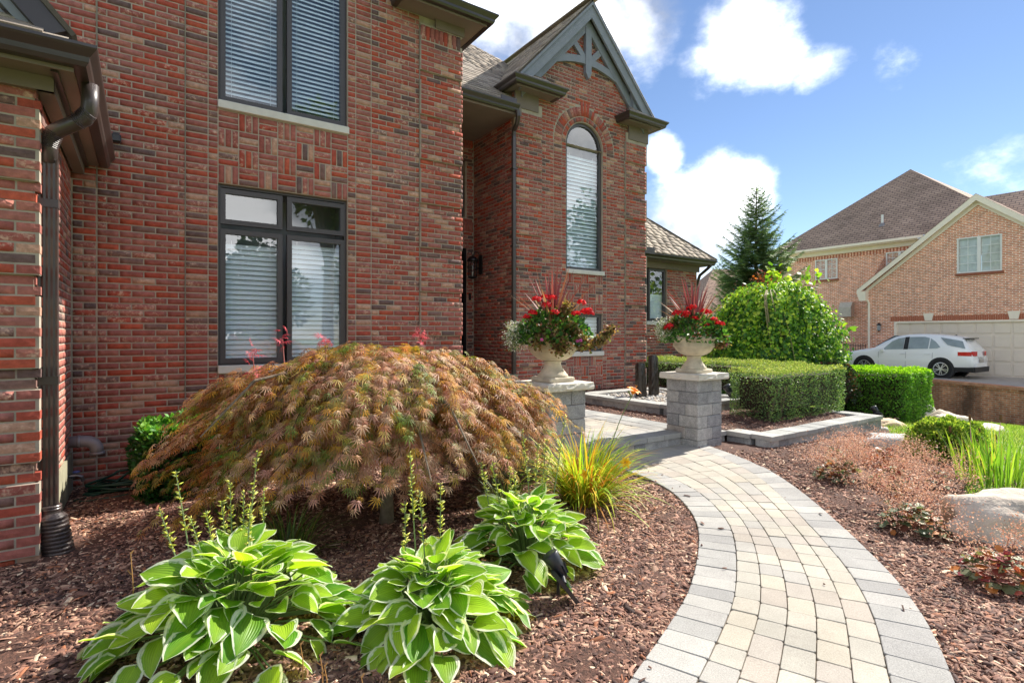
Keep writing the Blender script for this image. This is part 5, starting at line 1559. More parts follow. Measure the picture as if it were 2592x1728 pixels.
def clipped(name, boxes, N, leafsize, side_cols, top_cols, label, cat, loc, core=.085, trunk=None, depth=.055, bump=.045, mat=None):
    t = thing(name, label, cat, loc); Ps, Ns, Cs = [], [], []
    vol = [sum(((b[1] - b[0]) * (b[3] - b[2]), 2 * (b[1] - b[0]) * (b[5] - b[4]), 2 * (b[3] - b[2]) * (b[5] - b[4]))) for b in boxes]
    for b, a in zip(boxes, vol):
        n_ = int(N * a / sum(vol)); P, n, top = box_shell(b, n_, depth, bump); c = pick(side_cols, n_, None, .18); ct = pick(top_cols, n_, None, .15)
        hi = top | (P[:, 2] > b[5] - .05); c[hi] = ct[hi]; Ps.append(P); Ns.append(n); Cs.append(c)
    P, n, C = map(np.concatenate, (Ps, Ns, Cs)); M_ = len(P)
    D = tilt_dirs(n + np.array([0, 0, .35]), .7); up = tilt_dirs(n, .8)
    scatter('foliage', QUADLEAF[0], QUADLEAF[1], frames(D, up, RNG.uniform(leafsize * .7, leafsize * 1.25, M_)), P, C, mat or LEAF, t, kind='stuff')
    cm = MB()
    for b in boxes: cm.box(b[0] + core, b[1] - core, b[2] + core, b[3] - core, b[4] + core * 1.3, b[5] - core)
    cm.build('twigs_or_dark_core', TWIG, t)  # solid dark core, its colour stands in for shade inside the hedge
    if trunk:
        for (x, y, z0, z1) in trunk:
            for k in range(4):
                a = random.uniform(0, 6.28)
                MB().tube([(x, y, z0), (x + .05 * math.cos(a), y + .05 * math.sin(a), z0 + (z1 - z0) * .4), (x + .2 * math.cos(a), y + .2 * math.sin(a), z1)], [.016, .012, .006], 6).build('stem', BARK, t)
    return t
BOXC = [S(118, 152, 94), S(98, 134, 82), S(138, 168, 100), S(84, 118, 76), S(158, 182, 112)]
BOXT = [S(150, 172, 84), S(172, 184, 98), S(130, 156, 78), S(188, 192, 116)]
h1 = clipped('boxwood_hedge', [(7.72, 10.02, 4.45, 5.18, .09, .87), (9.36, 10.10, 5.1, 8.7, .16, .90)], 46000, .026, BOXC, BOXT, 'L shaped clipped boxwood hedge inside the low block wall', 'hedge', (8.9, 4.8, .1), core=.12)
for (x, y) in ((7.95, 4.62), (8.05, 4.75), (8.2, 4.6)):
    for k in range(5):
        a = random.uniform(2.2, 4.6); MB().tube([(x, y, .05), (x + .06 * math.cos(a), y + .06 * math.sin(a), .3), (x + .26 * math.cos(a), y + .2 * math.sin(a), .62)], [.012, .009, .004], 6).build('stem', BARK, h1)
YEWC = [S(112, 164, 58), S(94, 146, 54), S(134, 184, 64), S(80, 128, 50)]
YEWT = [S(160, 206, 44), S(144, 192, 40), S(178, 216, 60), S(126, 176, 40)]
clipped('yew_hedge', [(12.75, 14.2, 4.55, 6.35, -.46, .66)], 26000, .045, YEWC, YEWT, 'square clipped bright green yew block by the retaining wall', 'hedge', (13.4, 5.4, -.3), core=.12)
clipped('dark_shrub', [(-.02, .62, 5.75, 6.5, -.1, .58)], 9000, .05, [S(44, 92, 36), S(56, 112, 40), S(34, 72, 32)], [S(88, 150, 48), S(70, 130, 44), S(124, 172, 60)], 'small dark green evergreen shrub by the coiled hose', 'shrub', (.27, 6.1, -.1), core=.12, depth=.09, bump=.09)
def ball_shrub(name, c, rad, N, size, cols, label, cat, tmpl=QUADLEAF, mat=None, core=True, sq=.0):
    t = thing(name, label, cat, (c[0], c[1], c[2] - rad[2])); d = rand_dirs(N); d[:, 2] = np.where(d[:, 2] < -.55, -d[:, 2], d[:, 2])
    lump = 1 + .07 * np.sin(d[:, 0] * 9 + d[:, 2] * 7) + .06 * np.sin(d[:, 1] * 12 + 2)
    s = (1 - RNG.exponential(.07, N)) * lump; P = np.array(c) + d * np.array(rad) * s[:, None]
    D = tilt_dirs(d + np.array([0, 0, .5]), .55)
    C_l = pick(cols, N, None, .18)
    scatter('foliage', tmpl[0], tmpl[1], frames(D, tilt_dirs(d, .6), RNG.uniform(size * .7, size * 1.3, N)), P, C_l, mat or LEAF, t, kind='stuff')
    if core:
        cm = MB(); rs = [[(c[0] + rad[0] * .78 * math.cos(b) * math.cos(2 * PI * k / 10), c[1] + rad[1] * .78 * math.cos(b) * math.sin(2 * PI * k / 10), c[2] + rad[2] * .78 * math.sin(b)) for k in range(10)] for b in [-1.4 + i * .35 for i in range(9)]]
        cm.rings(rs, True).build('twigs_or_dark_core', TWIG, t)  # dark solid core painted for the shaded inside of the shrub
    return t
BXB = [S(176, 196, 72), S(148, 178, 62), S(116, 152, 54), S(196, 208, 96), S(98, 132, 50)]
ball_shrub('boxwood_ball', (8.02, 2.42, .08), (.40, .40, .31), 8000, .04, BXB, 'loose yellow green boxwood ball at the lawn edge behind the iris', 'shrub')
rose = ball_shrub('rose_bush', (12.3, 5.75, .25), (.42, .5, .55), 2600, .06, [S(52, 76, 44), S(70, 92, 56), S(98, 62, 50), S(40, 58, 36)], 'dark rose bush with pink blooms between hedge and yew block', 'rose bush')
ROSEP = simple('rose_pink_petal', S(214, 34, 84), .6, var=.1, scale=30)
for (u, v, d) in ((2166, 940, 12.3), (2175, 950, 12.2), (2154, 950, 12.2), (2144, 971, 12.0)):
    r_ = rayp(u, v); p = Vector((r_.x * d, r_.y * d, CAM_H + r_.z * d)) - Vector((.35, .1, 0))
    r2 = rayp(u, v) * (d - .45); p = Vector((r2.x, r2.y, CAM_H + r2.z))
    mb = MB()
    for k in range(9):
        a = k * 2.4; rr = .012 + .0035 * k; mb.rings([[p + Vector((rr * math.cos(a + q), rr * math.sin(a + q), zz)) for q in (-.5, 0, .5)] for zz in (-.02, .02)], False, False)
    mb.build('bloom', ROSEP, rose)

# ------------------------------------------------------------------ weeping mulberry
mul = thing('weeping_mulberry', 'dome shaped weeping mulberry with glossy lime leaves behind the hedge', 'mulberry', (13.2, 7.35, -.2))
N = 22000
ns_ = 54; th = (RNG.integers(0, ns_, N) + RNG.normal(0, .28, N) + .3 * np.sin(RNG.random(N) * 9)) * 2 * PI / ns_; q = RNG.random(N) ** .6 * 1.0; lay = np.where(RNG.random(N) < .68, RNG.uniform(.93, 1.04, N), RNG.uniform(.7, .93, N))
lump = 1 + .07 * np.sin(7 * th) + .06 * np.sin(13 * th + 5 * q) + .06 * np.sin(4 * th - 6 * q) + .05 * np.sin(23 * th + 9 * q)
a = q * PI / 2
MX, MY = 12.98, 7.50
rr = 1.54 * np.sin(a) ** .8 * lay * lump; zz = -.15 + (2.72 + .15 * np.sin(3 * th)) * np.cos(a) ** .72 * (.3 + .7 * lay)
P = np.stack([MX + rr * np.cos(th), MY + rr * np.sin(th), zz], 1)
D = np.stack([np.cos(th) * .4, np.sin(th) * .4, np.full(N, -.75)], 1); Nn = np.stack([np.cos(th) * np.sin(a), np.sin(th) * np.sin(a), .35 + np.cos(a)], 1)
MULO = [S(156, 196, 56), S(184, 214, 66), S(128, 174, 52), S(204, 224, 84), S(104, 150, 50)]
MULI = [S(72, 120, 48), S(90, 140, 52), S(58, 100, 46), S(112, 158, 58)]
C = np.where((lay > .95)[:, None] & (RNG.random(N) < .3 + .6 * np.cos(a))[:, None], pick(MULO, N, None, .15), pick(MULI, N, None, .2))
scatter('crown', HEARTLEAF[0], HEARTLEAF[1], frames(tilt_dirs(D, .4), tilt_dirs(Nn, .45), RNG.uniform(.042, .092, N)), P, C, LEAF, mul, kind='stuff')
PALEBARK = simple('pale_branch', S(150, 138, 100), .8, var=.2, scale=20)
for i in range(34):
    t_ = random.uniform(0, 2 * PI); R1 = random.uniform(1.35, 1.62); pts = []
    for k in range(7):
        a_ = .25 + k / 6 * 1.25; pts.append((MX + R1 * .95 * math.sin(a_) ** .8 * math.cos(t_ + .05 * k), MY + .95 * R1 * math.sin(a_) ** .8 * math.sin(t_ + .05 * k), -.15 + 2.7 * max(0, math.cos(min(a_, 1.5))) ** .72))
    MB().tube(pts, [.016 - .0018 * k for k in range(7)], 5).build('branch', PALEBARK, mul)
for (u, v, d) in ((1960, 690, 12.8), (1975, 700, 12.8), (2060, 705, 12.8), (2145, 830, 12.5), (2040, 700, 12.9)):
    r_ = rayp(u, v); p = Vector((r_.x * d, r_.y * d, CAM_H + r_.z * d)); n_ = 16; T = np.array(p)[None] + RNG.normal(0, 1, (n_, 3)) * np.array([.10, .10, .10])
    scatter('young_leaves', HEARTLEAF[0], HEARTLEAF[1], frames(tilt_dirs(np.tile([0, 0, -.3], (n_, 1)), .8), rand_dirs(n_) + np.array([0, 0, .8]), RNG.uniform(.08, .15, n_)), T, pick(MULO, n_), LEAF, mul, kind='stuff')
MB().tube([(13.2, 7.35, -.4), (13.18, 7.33, 1.2), (13.2, 7.35, 2.3)], [.09, .08, .06], 10).build('trunk', BARK, mul)

# ------------------------------------------------------------------ conifer, background trees
def spruce(x, y, z0, H, Rb, label):
    t = thing('spruce_tree', label, 'spruce', (x, y, z0))
    MB().tube([(x, y, z0), (x, y, z0 + H * .6), (x + .03, y, z0 + H)], [.14, .07, .012], 10).build('trunk', BARK, t)
    Ps, Ds, Us, Ss = [], [], [], []
    br = MB(); nb = 270
    for i in range(nb):
        f = ((i + .5) / nb) ** 1.1; z = z0 + .15 + (H - .4) * f; L = Rb * (1 - f) ** .8 * random.uniform(.62, 1.15) + .14; a = i * 2.399 + random.uniform(-.3, .3)
        up = .10 + .55 * f; o = Vector((math.cos(a), math.sin(a), 0)); n_ = max(4, int(L / .055))
        p0 = Vector((x, y, z)); tipp = p0 + o * L + Vector((0, 0, L * up)); mid = p0 + o * L * .55 + Vector((0, 0, L * (up - .32)))
        pts = [p0, mid, tipp]; br.tube(pts, [.022 * (1 - f) + .006, .012 * (1 - f) + .004, .003], 4)
        s_ = o.cross(Vector((0, 0, 1)))
        for k in range(n_):
            q = .12 + .88 * k / n_; c = p0.lerp(mid, q * 2) if q < .5 else mid.lerp(tipp, q * 2 - 1)
            for sg in (-1, 1):
                w = L * .32 * (1.08 - q) + .10
                Ps.append(tuple(c)); Ds.append(tuple(o * .75 + s_ * sg * random.uniform(.5, 1.1) + Vector((0, 0, random.uniform(-.35, .12))))); Us.append((0, 0, 1)); Ss.append(w * random.uniform(.7, 1.3))
            Ps.append(tuple(c)); Ds.append(tuple(o * .5 + Vector((0, 0, random.uniform(-.9, .5))))); Us.append(tuple(s_)); Ss.append(random.uniform(.06, .14))
        Ps.append(tuple(tipp - o * .05)); Ds.append(tuple(o + Vector((0, 0, up)))); Us.append((0, 0, 1)); Ss.append(.18)
    br.build('branches', BARK, t)
    tv = []; tf = []
    for k in range(7):                                   # a twig: a stem with paired needle tufts
        q = k / 7; n = len(tv); ln = .30 * (1.1 - q)
        for sg in (-1, 1):
            n = len(tv); tv += [(0, q, 0), (0, q + .14, .0), (sg * ln, q + .22, .03 * (k % 2))]; tf.append((n, n + 1, n + 2))
    n = len(tv); tv += [(-.03, 0, 0), (.03, 0, 0), (0, 1.1, 0)]; tf.append((n, n + 1, n + 2))
    N_ = len(Ps); sz = np.array(Ss)
    scatter('needles', tv, tf, frames(np.array(Ds), tilt_dirs(np.array(Us, float), .3), sz), np.array(Ps), pick([S(124, 152, 104), S(146, 172, 118), S(106, 134, 96), S(168, 186, 126)], N_, None, .2), NEEDLE, t, kind='stuff')
    return t
spruce(22.3, 13.6, -.8, 8.9, 3.15, 'spire shaped green spruce in front of the white cloud')
def leafy_tree(x, y, z0, H, rad, N, size, cols, label, trunk_h=None, cname='crown', name='shade_tree', cat='tree', group=None):
    t = thing(name, label, cat, (x, y, z0), group); th_ = trunk_h or H * .4
    MB().tube([(x, y, z0), (x + .1, y, z0 + th_), (x, y + .1, z0 + H * .8)], [.025 * H, .018 * H, .004 * H], 8).build('trunk', BARK, t)
    nc = 26; cen = rand_dirs(nc) * (RNG.random((nc, 1)) ** .4) * np.array([rad, rad, (H - th_) * .5]) * .8 + np.array([x, y, z0 + th_ + (H - th_) * .5])
    for c in cen[:10]: MB().tube([(x, y, z0 + th_ * .9), tuple((np.array([x, y, z0 + th_]) + c) / 2 + np.array([0, 0, .2])), tuple(c)], [.012 * H, .007 * H, .002 * H], 5).build('limb', BARK, t)
    k = RNG.integers(0, nc, N); d = rand_dirs(N); P = cen[k] + d * (RNG.random((N, 1)) ** .45) * rad * .42
    scatter(cname, QUADLEAF[0], QUADLEAF[1], frames(tilt_dirs(d, .5), rand_dirs(N), RNG.uniform(size * .6, size * 1.3, N)), P, pick(cols, N, None, .2), LEAF, t, kind='stuff')
    return t
GT = [S(70, 104, 44), S(90, 124, 52), S(54, 84, 38), S(120, 144, 62)]
leafy_tree(20.2, 11.9, -1.0, 4.9, 1.25, 3600, .14, [S(150, 72, 48), S(196, 104, 48), S(120, 54, 50), S(104, 84, 56)], 'reddish leaved small tree behind the weeping mulberry', name='red_maple', cat='maple')
for (x, y, H, rr, lab) in ((-4, -27, 8, 4.6, 'broad low tree across the street, mirrored in the lower window'), (3.2, -28, 7.6, 4.4, 'low rounded tree across the street, mirrored in the lower left pane'), (16.5, -30, 8.5, 4.6, 'low spreading tree across the street right of the tallest one'), (-12, -31, 8, 4.6, 'low spreading tree across the street at the left end of the row'),
                           (11.0, -26, 18.5, 3.6, 'tallest tree across the street, mirrored in the upper right panes'), (7.6, -29, 9.5, 3.2, 'medium tree across the street beside the tallest one'), (22, -22, 12, 5, 'shade tree across the street, farthest to the right'),
                           (-14, -22, 12, 5.4, 'shade tree across the street, farthest to the left'), (33, -16, 13, 5.5, 'large shade tree down the street, mirrored in the arched window')):
    leafy_tree(x, y, -.3, H, rr, 5200, .46, GT, lab, trunk_h=(.9 if H < 10 else None), group='trees across the street')

# ------------------------------------------------------------------ urn plantings
GERL = [S(60, 104, 46), S(76, 126, 52), S(48, 84, 40), S(104, 150, 60)]
GERR = [S(226, 26, 34), S(206, 18, 28), S(238, 44, 46), S(190, 16, 30)]
def plant_urn(px, py, tip, where, reds, spikes, white_side, trail):
    cx, cy, z = px + .25, py + .25, 1.37
    # --- geranium
    g = thing('geranium', 'red geranium with round green leaves in the ' + where, 'geranium', (cx, cy, z), 'geraniums in the urns')
    N = 1500; d = rand_dirs(N); d[:, 2] = np.abs(d[:, 2]); s = RNG.uniform(.72, 1.05, N)
    P = np.array([cx, cy, z - .05]) + d * np.array([.41, .41, .37]) * s[:, None]
    scatter('foliage', LOBED[0], LOBED[1], frames(tilt_dirs(d + np.array([0, 0, .2]), .5), tilt_dirs(d + np.array([0, 0, .9]), .4), RNG.uniform(.028, .055, N)), P, pick(GERL, N, None, .18), LEAF, g, kind='stuff')
    for (u, v) in reds:
        dd = (cx * _s + cy * _c) - .22 + random.uniform(-.08, .08); r_ = rayp(u, v); p = np.array([r_.x * dd, r_.y * dd, CAM_H + r_.z * dd])
        n = 70; e = rand_dirs(n); e[:, 2] = np.abs(e[:, 2]) * .8 - .1; T = p + e * np.array([.046, .046, .036])
        fl = scatter('flower_head', LOBED[0], LOBED[1], frames(tilt_dirs(np.cross(e, rand_dirs(n)), .1), e, RNG.uniform(.018, .027, n)), T - e * .0, pick(GERR, n, None, .1), PETAL, g)
        MB().tube([(cx + (p[0] - cx) * .4, cy + (p[1] - cy) * .4, z + .02), tuple(p - np.array([0, 0, .01]))], [.004, .003], 5).build('flower_stalk', STEM, g)
    # --- spike plant
    sp = thing('spike_plant', 'burgundy spiky cordyline rising from the ' + where, 'spike plant', (cx, cy, z), 'spiky plants in the urns')
    for i in range(spikes):
        a = i * 2.39996; q = i / spikes; lean = .06 + .95 * q ** 1.2 + random.uniform(-.08, .08); L = random.uniform(.56, .74) * (1.05 - .12 * q)
        c = np.array([pick([S(136, 72, 72), S(118, 62, 68), S(152, 86, 78), S(170, 112, 84), S(108, 60, 66)], 1, None, .12)[0]])
        if q > .75: c = np.array([pick([S(178, 138, 92), S(150, 96, 74), S(196, 156, 110)], 1)[0]])
        blades('leaf', sp, [(cx + .015 * math.cos(a), cy + .015 * math.sin(a), z + .12)], [a], [L], [.034], [lean], [random.uniform(-.05, .3)], c, PETAL, seg=5)
    # --- trailing vine
    tv_ = thing('trailing_plant', 'bronzed trailing vine spilling from the ' + where, 'trailing plant', (cx, cy, z), 'trailing plants in the urns')
    Pn, Dn = [], []
    for path in trail:
        cp = catmull([tuple(Vector((cx, cy, z)) + Vector(q)) for q in path], 10); MB().tube(cp, .004, 5).build('vine', TWIG, tv_)
        for p in cp:
            for _ in range(20): Pn.append(np.array(p) + RNG.normal(0, .028, 3)); Dn.append(rand_dirs(1)[0] + np.array([0, 0, -.2]))
    N = len(Pn)
    scatter('foliage', HEARTLEAF[0], HEARTLEAF[1], frames(np.array(Dn), rand_dirs(N) + np.array([0, 0, .6]), RNG.uniform(.018, .036, N)), np.array(Pn), pick([S(138, 122, 70), S(112, 92, 60), S(164, 142, 84), S(92, 66, 54), S(176, 130, 96), S(120, 128, 64)], N, None, .15), LEAF, tv_, kind='stuff')
    for _ in range(4):
        k = RNG.integers(0, N); trumpet(tv_, Pn[k] + np.array([-.02, -.04, 0]), (-.5, -.8, .2), .028, PINKP)
    # --- airy white filler
    w = thing('white_filler', 'airy white flowered plant at the left of the ' + where, 'filler plant', (cx, cy, z), 'white flowers in the urns')
    N = 1700; c = np.array(white_side) * np.array([1.32, 1.32, 1.0]); P = np.array([cx, cy, z]) + c + np.clip(RNG.normal(0, 1, (N, 3)), -2, 2) * np.array([.06, .06, .075])
    cols = np.where((RNG.random(N) < .5)[:, None], pick([S(236, 238, 226), S(220, 226, 206)], N), pick([S(122, 152, 84), S(150, 172, 110), S(94, 126, 70)], N))
    scatter('foliage', QUADLEAF[0], QUADLEAF[1], frames(rand_dirs(N), rand_dirs(N), RNG.uniform(.012, .028, N)), P, cols, PETAL, w, kind='stuff')
PINKP = simple('pink_petal', S(206, 96, 160), .6, var=.1, scale=30)
rp = lambda x, y, ox, oy: (ox + x / 5.225, oy + y / 5.225)
camr = Vector((_c, -_s, 0)); camf = Vector((_s, _c, 0))
def RF(r, f, z): v = camr * r + camf * f; return (v.x, v.y, z)
plant_urn(PX1, PY, None, 'urn beside the maple', [rp(*p, 1300, 680) for p in ((305, 405), (415, 385), (445, 478), (510, 383), (250, 585), (180, 645), (550, 578), (825, 595), (895, 450), (985, 560), (940, 570), (1010, 590))],
          38, RF(-.30, -.05, .04), [[RF(.0, -.22, .06), RF(.08, -.34, .0), RF(.10, -.36, -.10)], [RF(.1, -.2, .1), RF(.2, -.3, .08), RF(.28, -.3, -.02), RF(.36, -.22, -.05), RF(.46, -.15, -.02), RF(.55, -.1, .03), RF(.62, -.1, .12)],
          [RF(-.1, -.2, .12), RF(-.14, -.32, .04), RF(-.2, -.34, -.07)], [RF(.1, .0, .3), RF(.14, -.1, .36), RF(.12, -.18, .28)], [RF(.05, -.2, .2), RF(.2, -.28, .1), RF(.24, -.3, -.06)], [RF(-.06, -.28, .1), RF(.0, -.36, .0), RF(.03, -.36, -.12)]])
plant_urn(PX2, PY, None, 'urn on the farther pillar', [rp(*p, 1620, 680) for p in ((470, 592), (500, 575), (590, 620), (615, 585), (655, 530), (700, 505), (720, 655), (850, 560), (905, 575), (880, 755), (980, 670), (1040, 720), (1075, 735), (365, 780), (395, 755), (750, 888))],
          44, RF(-.30, -.02, .12), [[RF(.15, -.1, .1), RF(.26, -.15, .02), RF(.3, -.15, -.1)], [RF(.15, -.05, .12), RF(.3, -.1, .1), RF(.36, -.1, -.02), RF(.38, -.1, -.08)], [RF(-.2, -.1, .15), RF(-.33, -.1, .2), RF(-.4, -.06, .12)]])

# ------------------------------------------------------------------ small things by the house
# wall lantern in the porch
ln = thing('wall_lantern', 'black wall lantern with glass panes in the shaded porch', 'lantern', (XGL, 9.29, 2.8))
lx, ly = XGL - .2, 9.29
MB().bbox(XGL - .03, XGL - .002, ly - .06, ly + .06, 2.62, 3.0, .005).build('back_plate', BLACKM, ln)
MB().tube([(XGL - .02, ly, 2.94), (XGL - .07, ly, 3.06), (XGL - .14, ly, 3.07), (lx, ly, 2.97)], .009, 8).tube([(lx, ly, 2.98), (lx - .03, ly, 3.05), (lx - .08, ly, 3.06), (lx - .10, ly, 3.01)], .007, 8).build('scroll_arm', BLACKM, ln)
MB().lathe([(.015, 2.99), (.03, 2.975), (.06, 2.955), (.092, 2.925), (.108, 2.89), (.108, 2.875), (.09, 2.87)], 20, lx, ly).build('lantern_roof', BLACKM, ln, smooth=True)
MB().lathe([(.03, 2.52), (.06, 2.53), (.085, 2.55), (.085, 2.565)], 16, lx, ly).build('lantern_base', BLACKM, ln)
for k in range(8):
    a = 2 * PI * k / 8; MB().tube([(lx + .083 * math.cos(a), ly + .083 * math.sin(a), 2.56), (lx + .083 * math.cos(a), ly + .083 * math.sin(a), 2.875)], .007, 6).build('bar', BLACKM, ln)
MB().lathe([(.074, 2.562), (.074, 2.872)], 16, lx, ly).build('glass', glass_mat('lantern_glass', 1.6), ln, smooth=True)
MB().tube([(lx, ly, 2.56), (lx, ly, 2.66)], .012, 8).build('candle', simple('candle_white', S(220, 214, 200), .5), ln)
tag(MB().bbox(5.47, 5.52, DE - .025, DE - .001, 2.12, 2.26, .004).build('door_bell', BLACKM), 'small black doorbell beside the front door', 'doorbell')
# camera / flood light peeping out past the wing gutter
fl = thing('flood_light', 'small dark flood light on the brick beside the wing eave', 'light', (-.22, D0, 3.4))
MB().box(-.26, -.20, D0 - .08, D0 - .002, 3.44, 3.47).build('bracket', BLACKM, fl)
MB().bbox(-.27, -.19, D0 - .14, D0 - .06, 3.36, 3.44, .01).build('lamp_head', BLACKM, fl)
# vent elbow
pv = MB().tube([(XW - .02, 6.62, .40), (XW + .10, 6.62, .40), (XW + .15, 6.62, .392), (XW + .19, 6.62, .365), (XW + .212, 6.62, .325), (XW + .215, 6.62, .27)], [.055] * 6, 18)
pv.tube([(XW + .06, 6.62, .40), (XW + .085, 6.62, .40)], .060, 18).tube([(XW + .215, 6.62, .285), (XW + .215, 6.62, .262)], .060, 18)
tag(pv.build('vent_pipe', PVC, smooth=True), 'grey plastic vent elbow on the wing wall', 'vent pipe')
# hose bib and hose
BRASS = simple('tarnished_brass', S(122, 122, 130), .35, metal=.8, var=.15, scale=30)
hb_ = thing('hose_bib', 'metal hose tap low on the wing wall', 'tap', (XW, 6.45, .1))
MB().tube([(XW, 6.45, .11), (XW + .08, 6.45, .11), (XW + .11, 6.45, .095), (XW + .12, 6.45, .05)], [.014, .016, .016, .014], 10).tube([(XW + .03, 6.45, .11), (XW + .06, 6.45, .11)], .024, 8).build('spout', BRASS, hb_)
MB().lathe([(.008, .135), (.028, .14), (.03, .148), (.022, .154)], 8, XW + .07, 6.45).build('handle', simple('blue_tap_handle', S(84, 98, 160), .5), hb_)
HOSEM = simple('green_hose_rubber', S(20, 62, 48), .45, var=.12, scale=8)
pts = []
for i in range(150):
    t = i / 149; a = t * 2 * PI * 6.2; r1 = .34 + .05 * math.sin(i * .7) - .04 * t; r2 = .15 + .03 * math.sin(i * .9)
    pts.append((-.08 + r1 * math.cos(a) + .05 * math.sin(3 * a), 6.52 + r2 * math.sin(a), -.085 + .20 * t * (.55 + .45 * math.sin(a * .5 + 1)) + .02 * math.sin(a * 1.7)))
pts += [(-.35, 6.4, -.08), (-.48, 6.35, -.09), (-.52, 6.3, -.085), (-.45, 6.22, -.09), (-.2, 6.22, -.085), (.1, 6.3, -.08)]
tag(MB().tube(pts, .0125, 7).build('garden_hose', HOSEM, smooth=True), 'dark green garden hose coiled on the mulch at the wall', 'hose')
# solar spotlights
SPOT = simple('black_plastic', S(34, 36, 42), .38, var=.12, scale=10, spec=.6)
PANEL = simple('solar_cell', S(40, 44, 52), .22, var=.25, scale=60, spec=.7)
def solar_spot(p, yaw, label, pan=True, sc=1.0):
    gz = p[2]; t = thing('solar_spotlight', label, 'spotlight', p, 'solar spotlights in the beds')
    e = Vector((math.cos(yaw), math.sin(yaw), 0)); s = Vector((-e.y, e.x, 0)); P = Vector(p)
    MB().tube([P + Vector((0, 0, -.03)), P + Vector((0, 0, .13 * sc))], .010 * sc, 8).build('stake', SPOT, t)
    h = P + Vector((0, 0, .17 * sc)); dv = (e * .55 + Vector((0, 0, .85))).normalized()
    MB().tube([h - dv * .07 * sc, h - dv * .045 * sc, h + dv * .02 * sc, h + dv * .085 * sc, h + dv * .09 * sc], [.016 * sc, .028 * sc, .040 * sc, .048 * sc, .044 * sc], 18).build('lamp_head', SPOT, t, smooth=True)
    for k in range(8):
        a = 2 * PI * k / 8; q = dv.to_track_quat('Z', 'Y'); rv_ = q @ Vector((math.cos(a), math.sin(a), 0))
        MB().bar(h - dv * .05 * sc + rv_ * .03 * sc, h + dv * .01 * sc + rv_ * .043 * sc, .003, .012 * sc, tuple(rv_)).build('fin', SPOT, t)
    k = P - e * .03 + s * .085 * sc + Vector((0, 0, .12 * sc)); MB().tube([h - dv * .03 * sc, k], .013 * sc, 8).build('hinge', SPOT, t)
    n = (Vector((.75, -.25, .6))).normalized() if pan else Vector((0, 0, 1)); ax = s if False else Vector((n.y, -n.x, 0)).normalized(); up = n.cross(ax)
    if up.z < 0: up = -up
    c = k + Vector((.0, .0, -.015)); W, H_, T = .062 * sc, .085 * sc, .011 * sc
    q = [c + ax * a * W + up * b * H_ for a, b in ((-1, -1), (1, -1), (1, 1), (-1, 1))]
    MB().rings([[x - n * T for x in q], [x + n * T for x in q]]).build('panel_case', SPOT, t)
    q2 = [c + ax * a * W * .9 + up * b * H_ * .92 + n * (T + .0015) for a, b in ((-1, -1), (1, -1), (1, 1), (-1, 1))]
    MB().poly(q2).build('solar_cell', PANEL, t)
solar_spot((1.90, 2.33, -.035), 2.5, 'black solar spotlight tucked under the hosta nearest the daylily')
solar_spot((8.62, 5.75, .145), 2.6, 'black solar spotlight behind the farther pillar, beside the boxwood', sc=1.5)
solar_spot((11.95, 4.75, -.33), 2.3, 'black solar spotlight in front of the square yew block', sc=1.3)

# ------------------------------------------------------------------ boulders
ROCKS = {}
def boulder(c, rad, col, label, seed, rot=0):
    rg = random.Random(seed); mb = MB(); nlat, nlon = 26, 44; ph = [(rg.uniform(1, 4), rg.uniform(1, 4), rg.uniform(1, 4), rg.uniform(0, 6), rg.uniform(.03, .09)) for _ in range(7)]
    planes = [(Vector((rg.gauss(0, 1), rg.gauss(0, 1), rg.gauss(.2, .8))).normalized(), rg.uniform(.62, .9)) for _ in range(9)]
    rs = []
    for i in range(nlat):
        b = -PI / 2 * .75 + (PI * .5 + PI / 2 * .75 - .12) * i / (nlat - 1); row = []
        for j in range(nlon):
            a = 2 * PI * j / nlon; d = Vector((math.cos(b) * math.cos(a), math.cos(b) * math.sin(a), math.sin(b))); r = 1.0
            for n, o in planes:
                k = d.dot(n)
                if k > 0: r = min(r, o / k) if o / k < r else r
            for (fx, fy, fz, p0, am) in ph: r += am * .5 * math.sin(fx * d.x * 2 + fy * d.y * 2 + fz * d.z * 2 + p0)
            r += .018 * math.sin(17 * d.x + 9 * d.z + ph[0][3]) * math.sin(13 * d.y - 11 * d.z + ph[1][3]) + .012 * math.sin(31 * d.x + 23 * d.y) * math.sin(27 * d.z + 19 * d.y) + rg.uniform(-.009, .009)
            x, y, z = d.x * r * rad[0], d.y * r * rad[1], d.z * r * rad[2]
            row.append((c[0] + x * math.cos(rot) - y * math.sin(rot), c[1] + x * math.sin(rot) + y * math.cos(rot), c[2] + z))
        rs.append(row)
    m = ROCKS.setdefault(col, simple('boulder_stone_%d' % len(ROCKS), S(*col), .92, var=.26, scale=4, bump=1.0, bscale=30))
    o = mb.rings(rs, True).build('boulder', m, smooth=True)
    return tag(o, label, 'boulder', 'boulders edging the right bed')
boulder((5.25, 1.20, -.03), (.66, .36, .30), (198, 184, 168), 'large pale boulder at the right edge among pinkish flower sprays', 4, R(-34))
boulder((8.45, 3.10, -.10), (.50, .30, .25), (196, 196, 192), 'flat grey white boulder between the planter wall and the boxwood ball', 9, R(-25))
boulder((11.5, 4.35, -.36), (.42, .30, .22), (214, 190, 156), 'tan boulder at the lawn edge just past the planter wall corner', 12, R(10))
boulder((13.2, 4.05, -.46), (.62, .40, .33), (220, 204, 182), 'large rounded cream boulder below the square yew block', 15, R(-30))
boulder((14.0, 4.75, -.40), (.4, .35, .30), (206, 198, 188), 'grey boulder half hidden at the corner of the yew block', 18)
boulder((14.1, 3.55, -.58), (.34, .26, .22), (224, 214, 200), 'small pale boulder at the right end of the row below the yew', 21, R(20))
boulder((10.35, 4.05, -.24), (.20, .16, .12), (206, 198, 186), 'small flat stone against the end of the planter wall', 24)
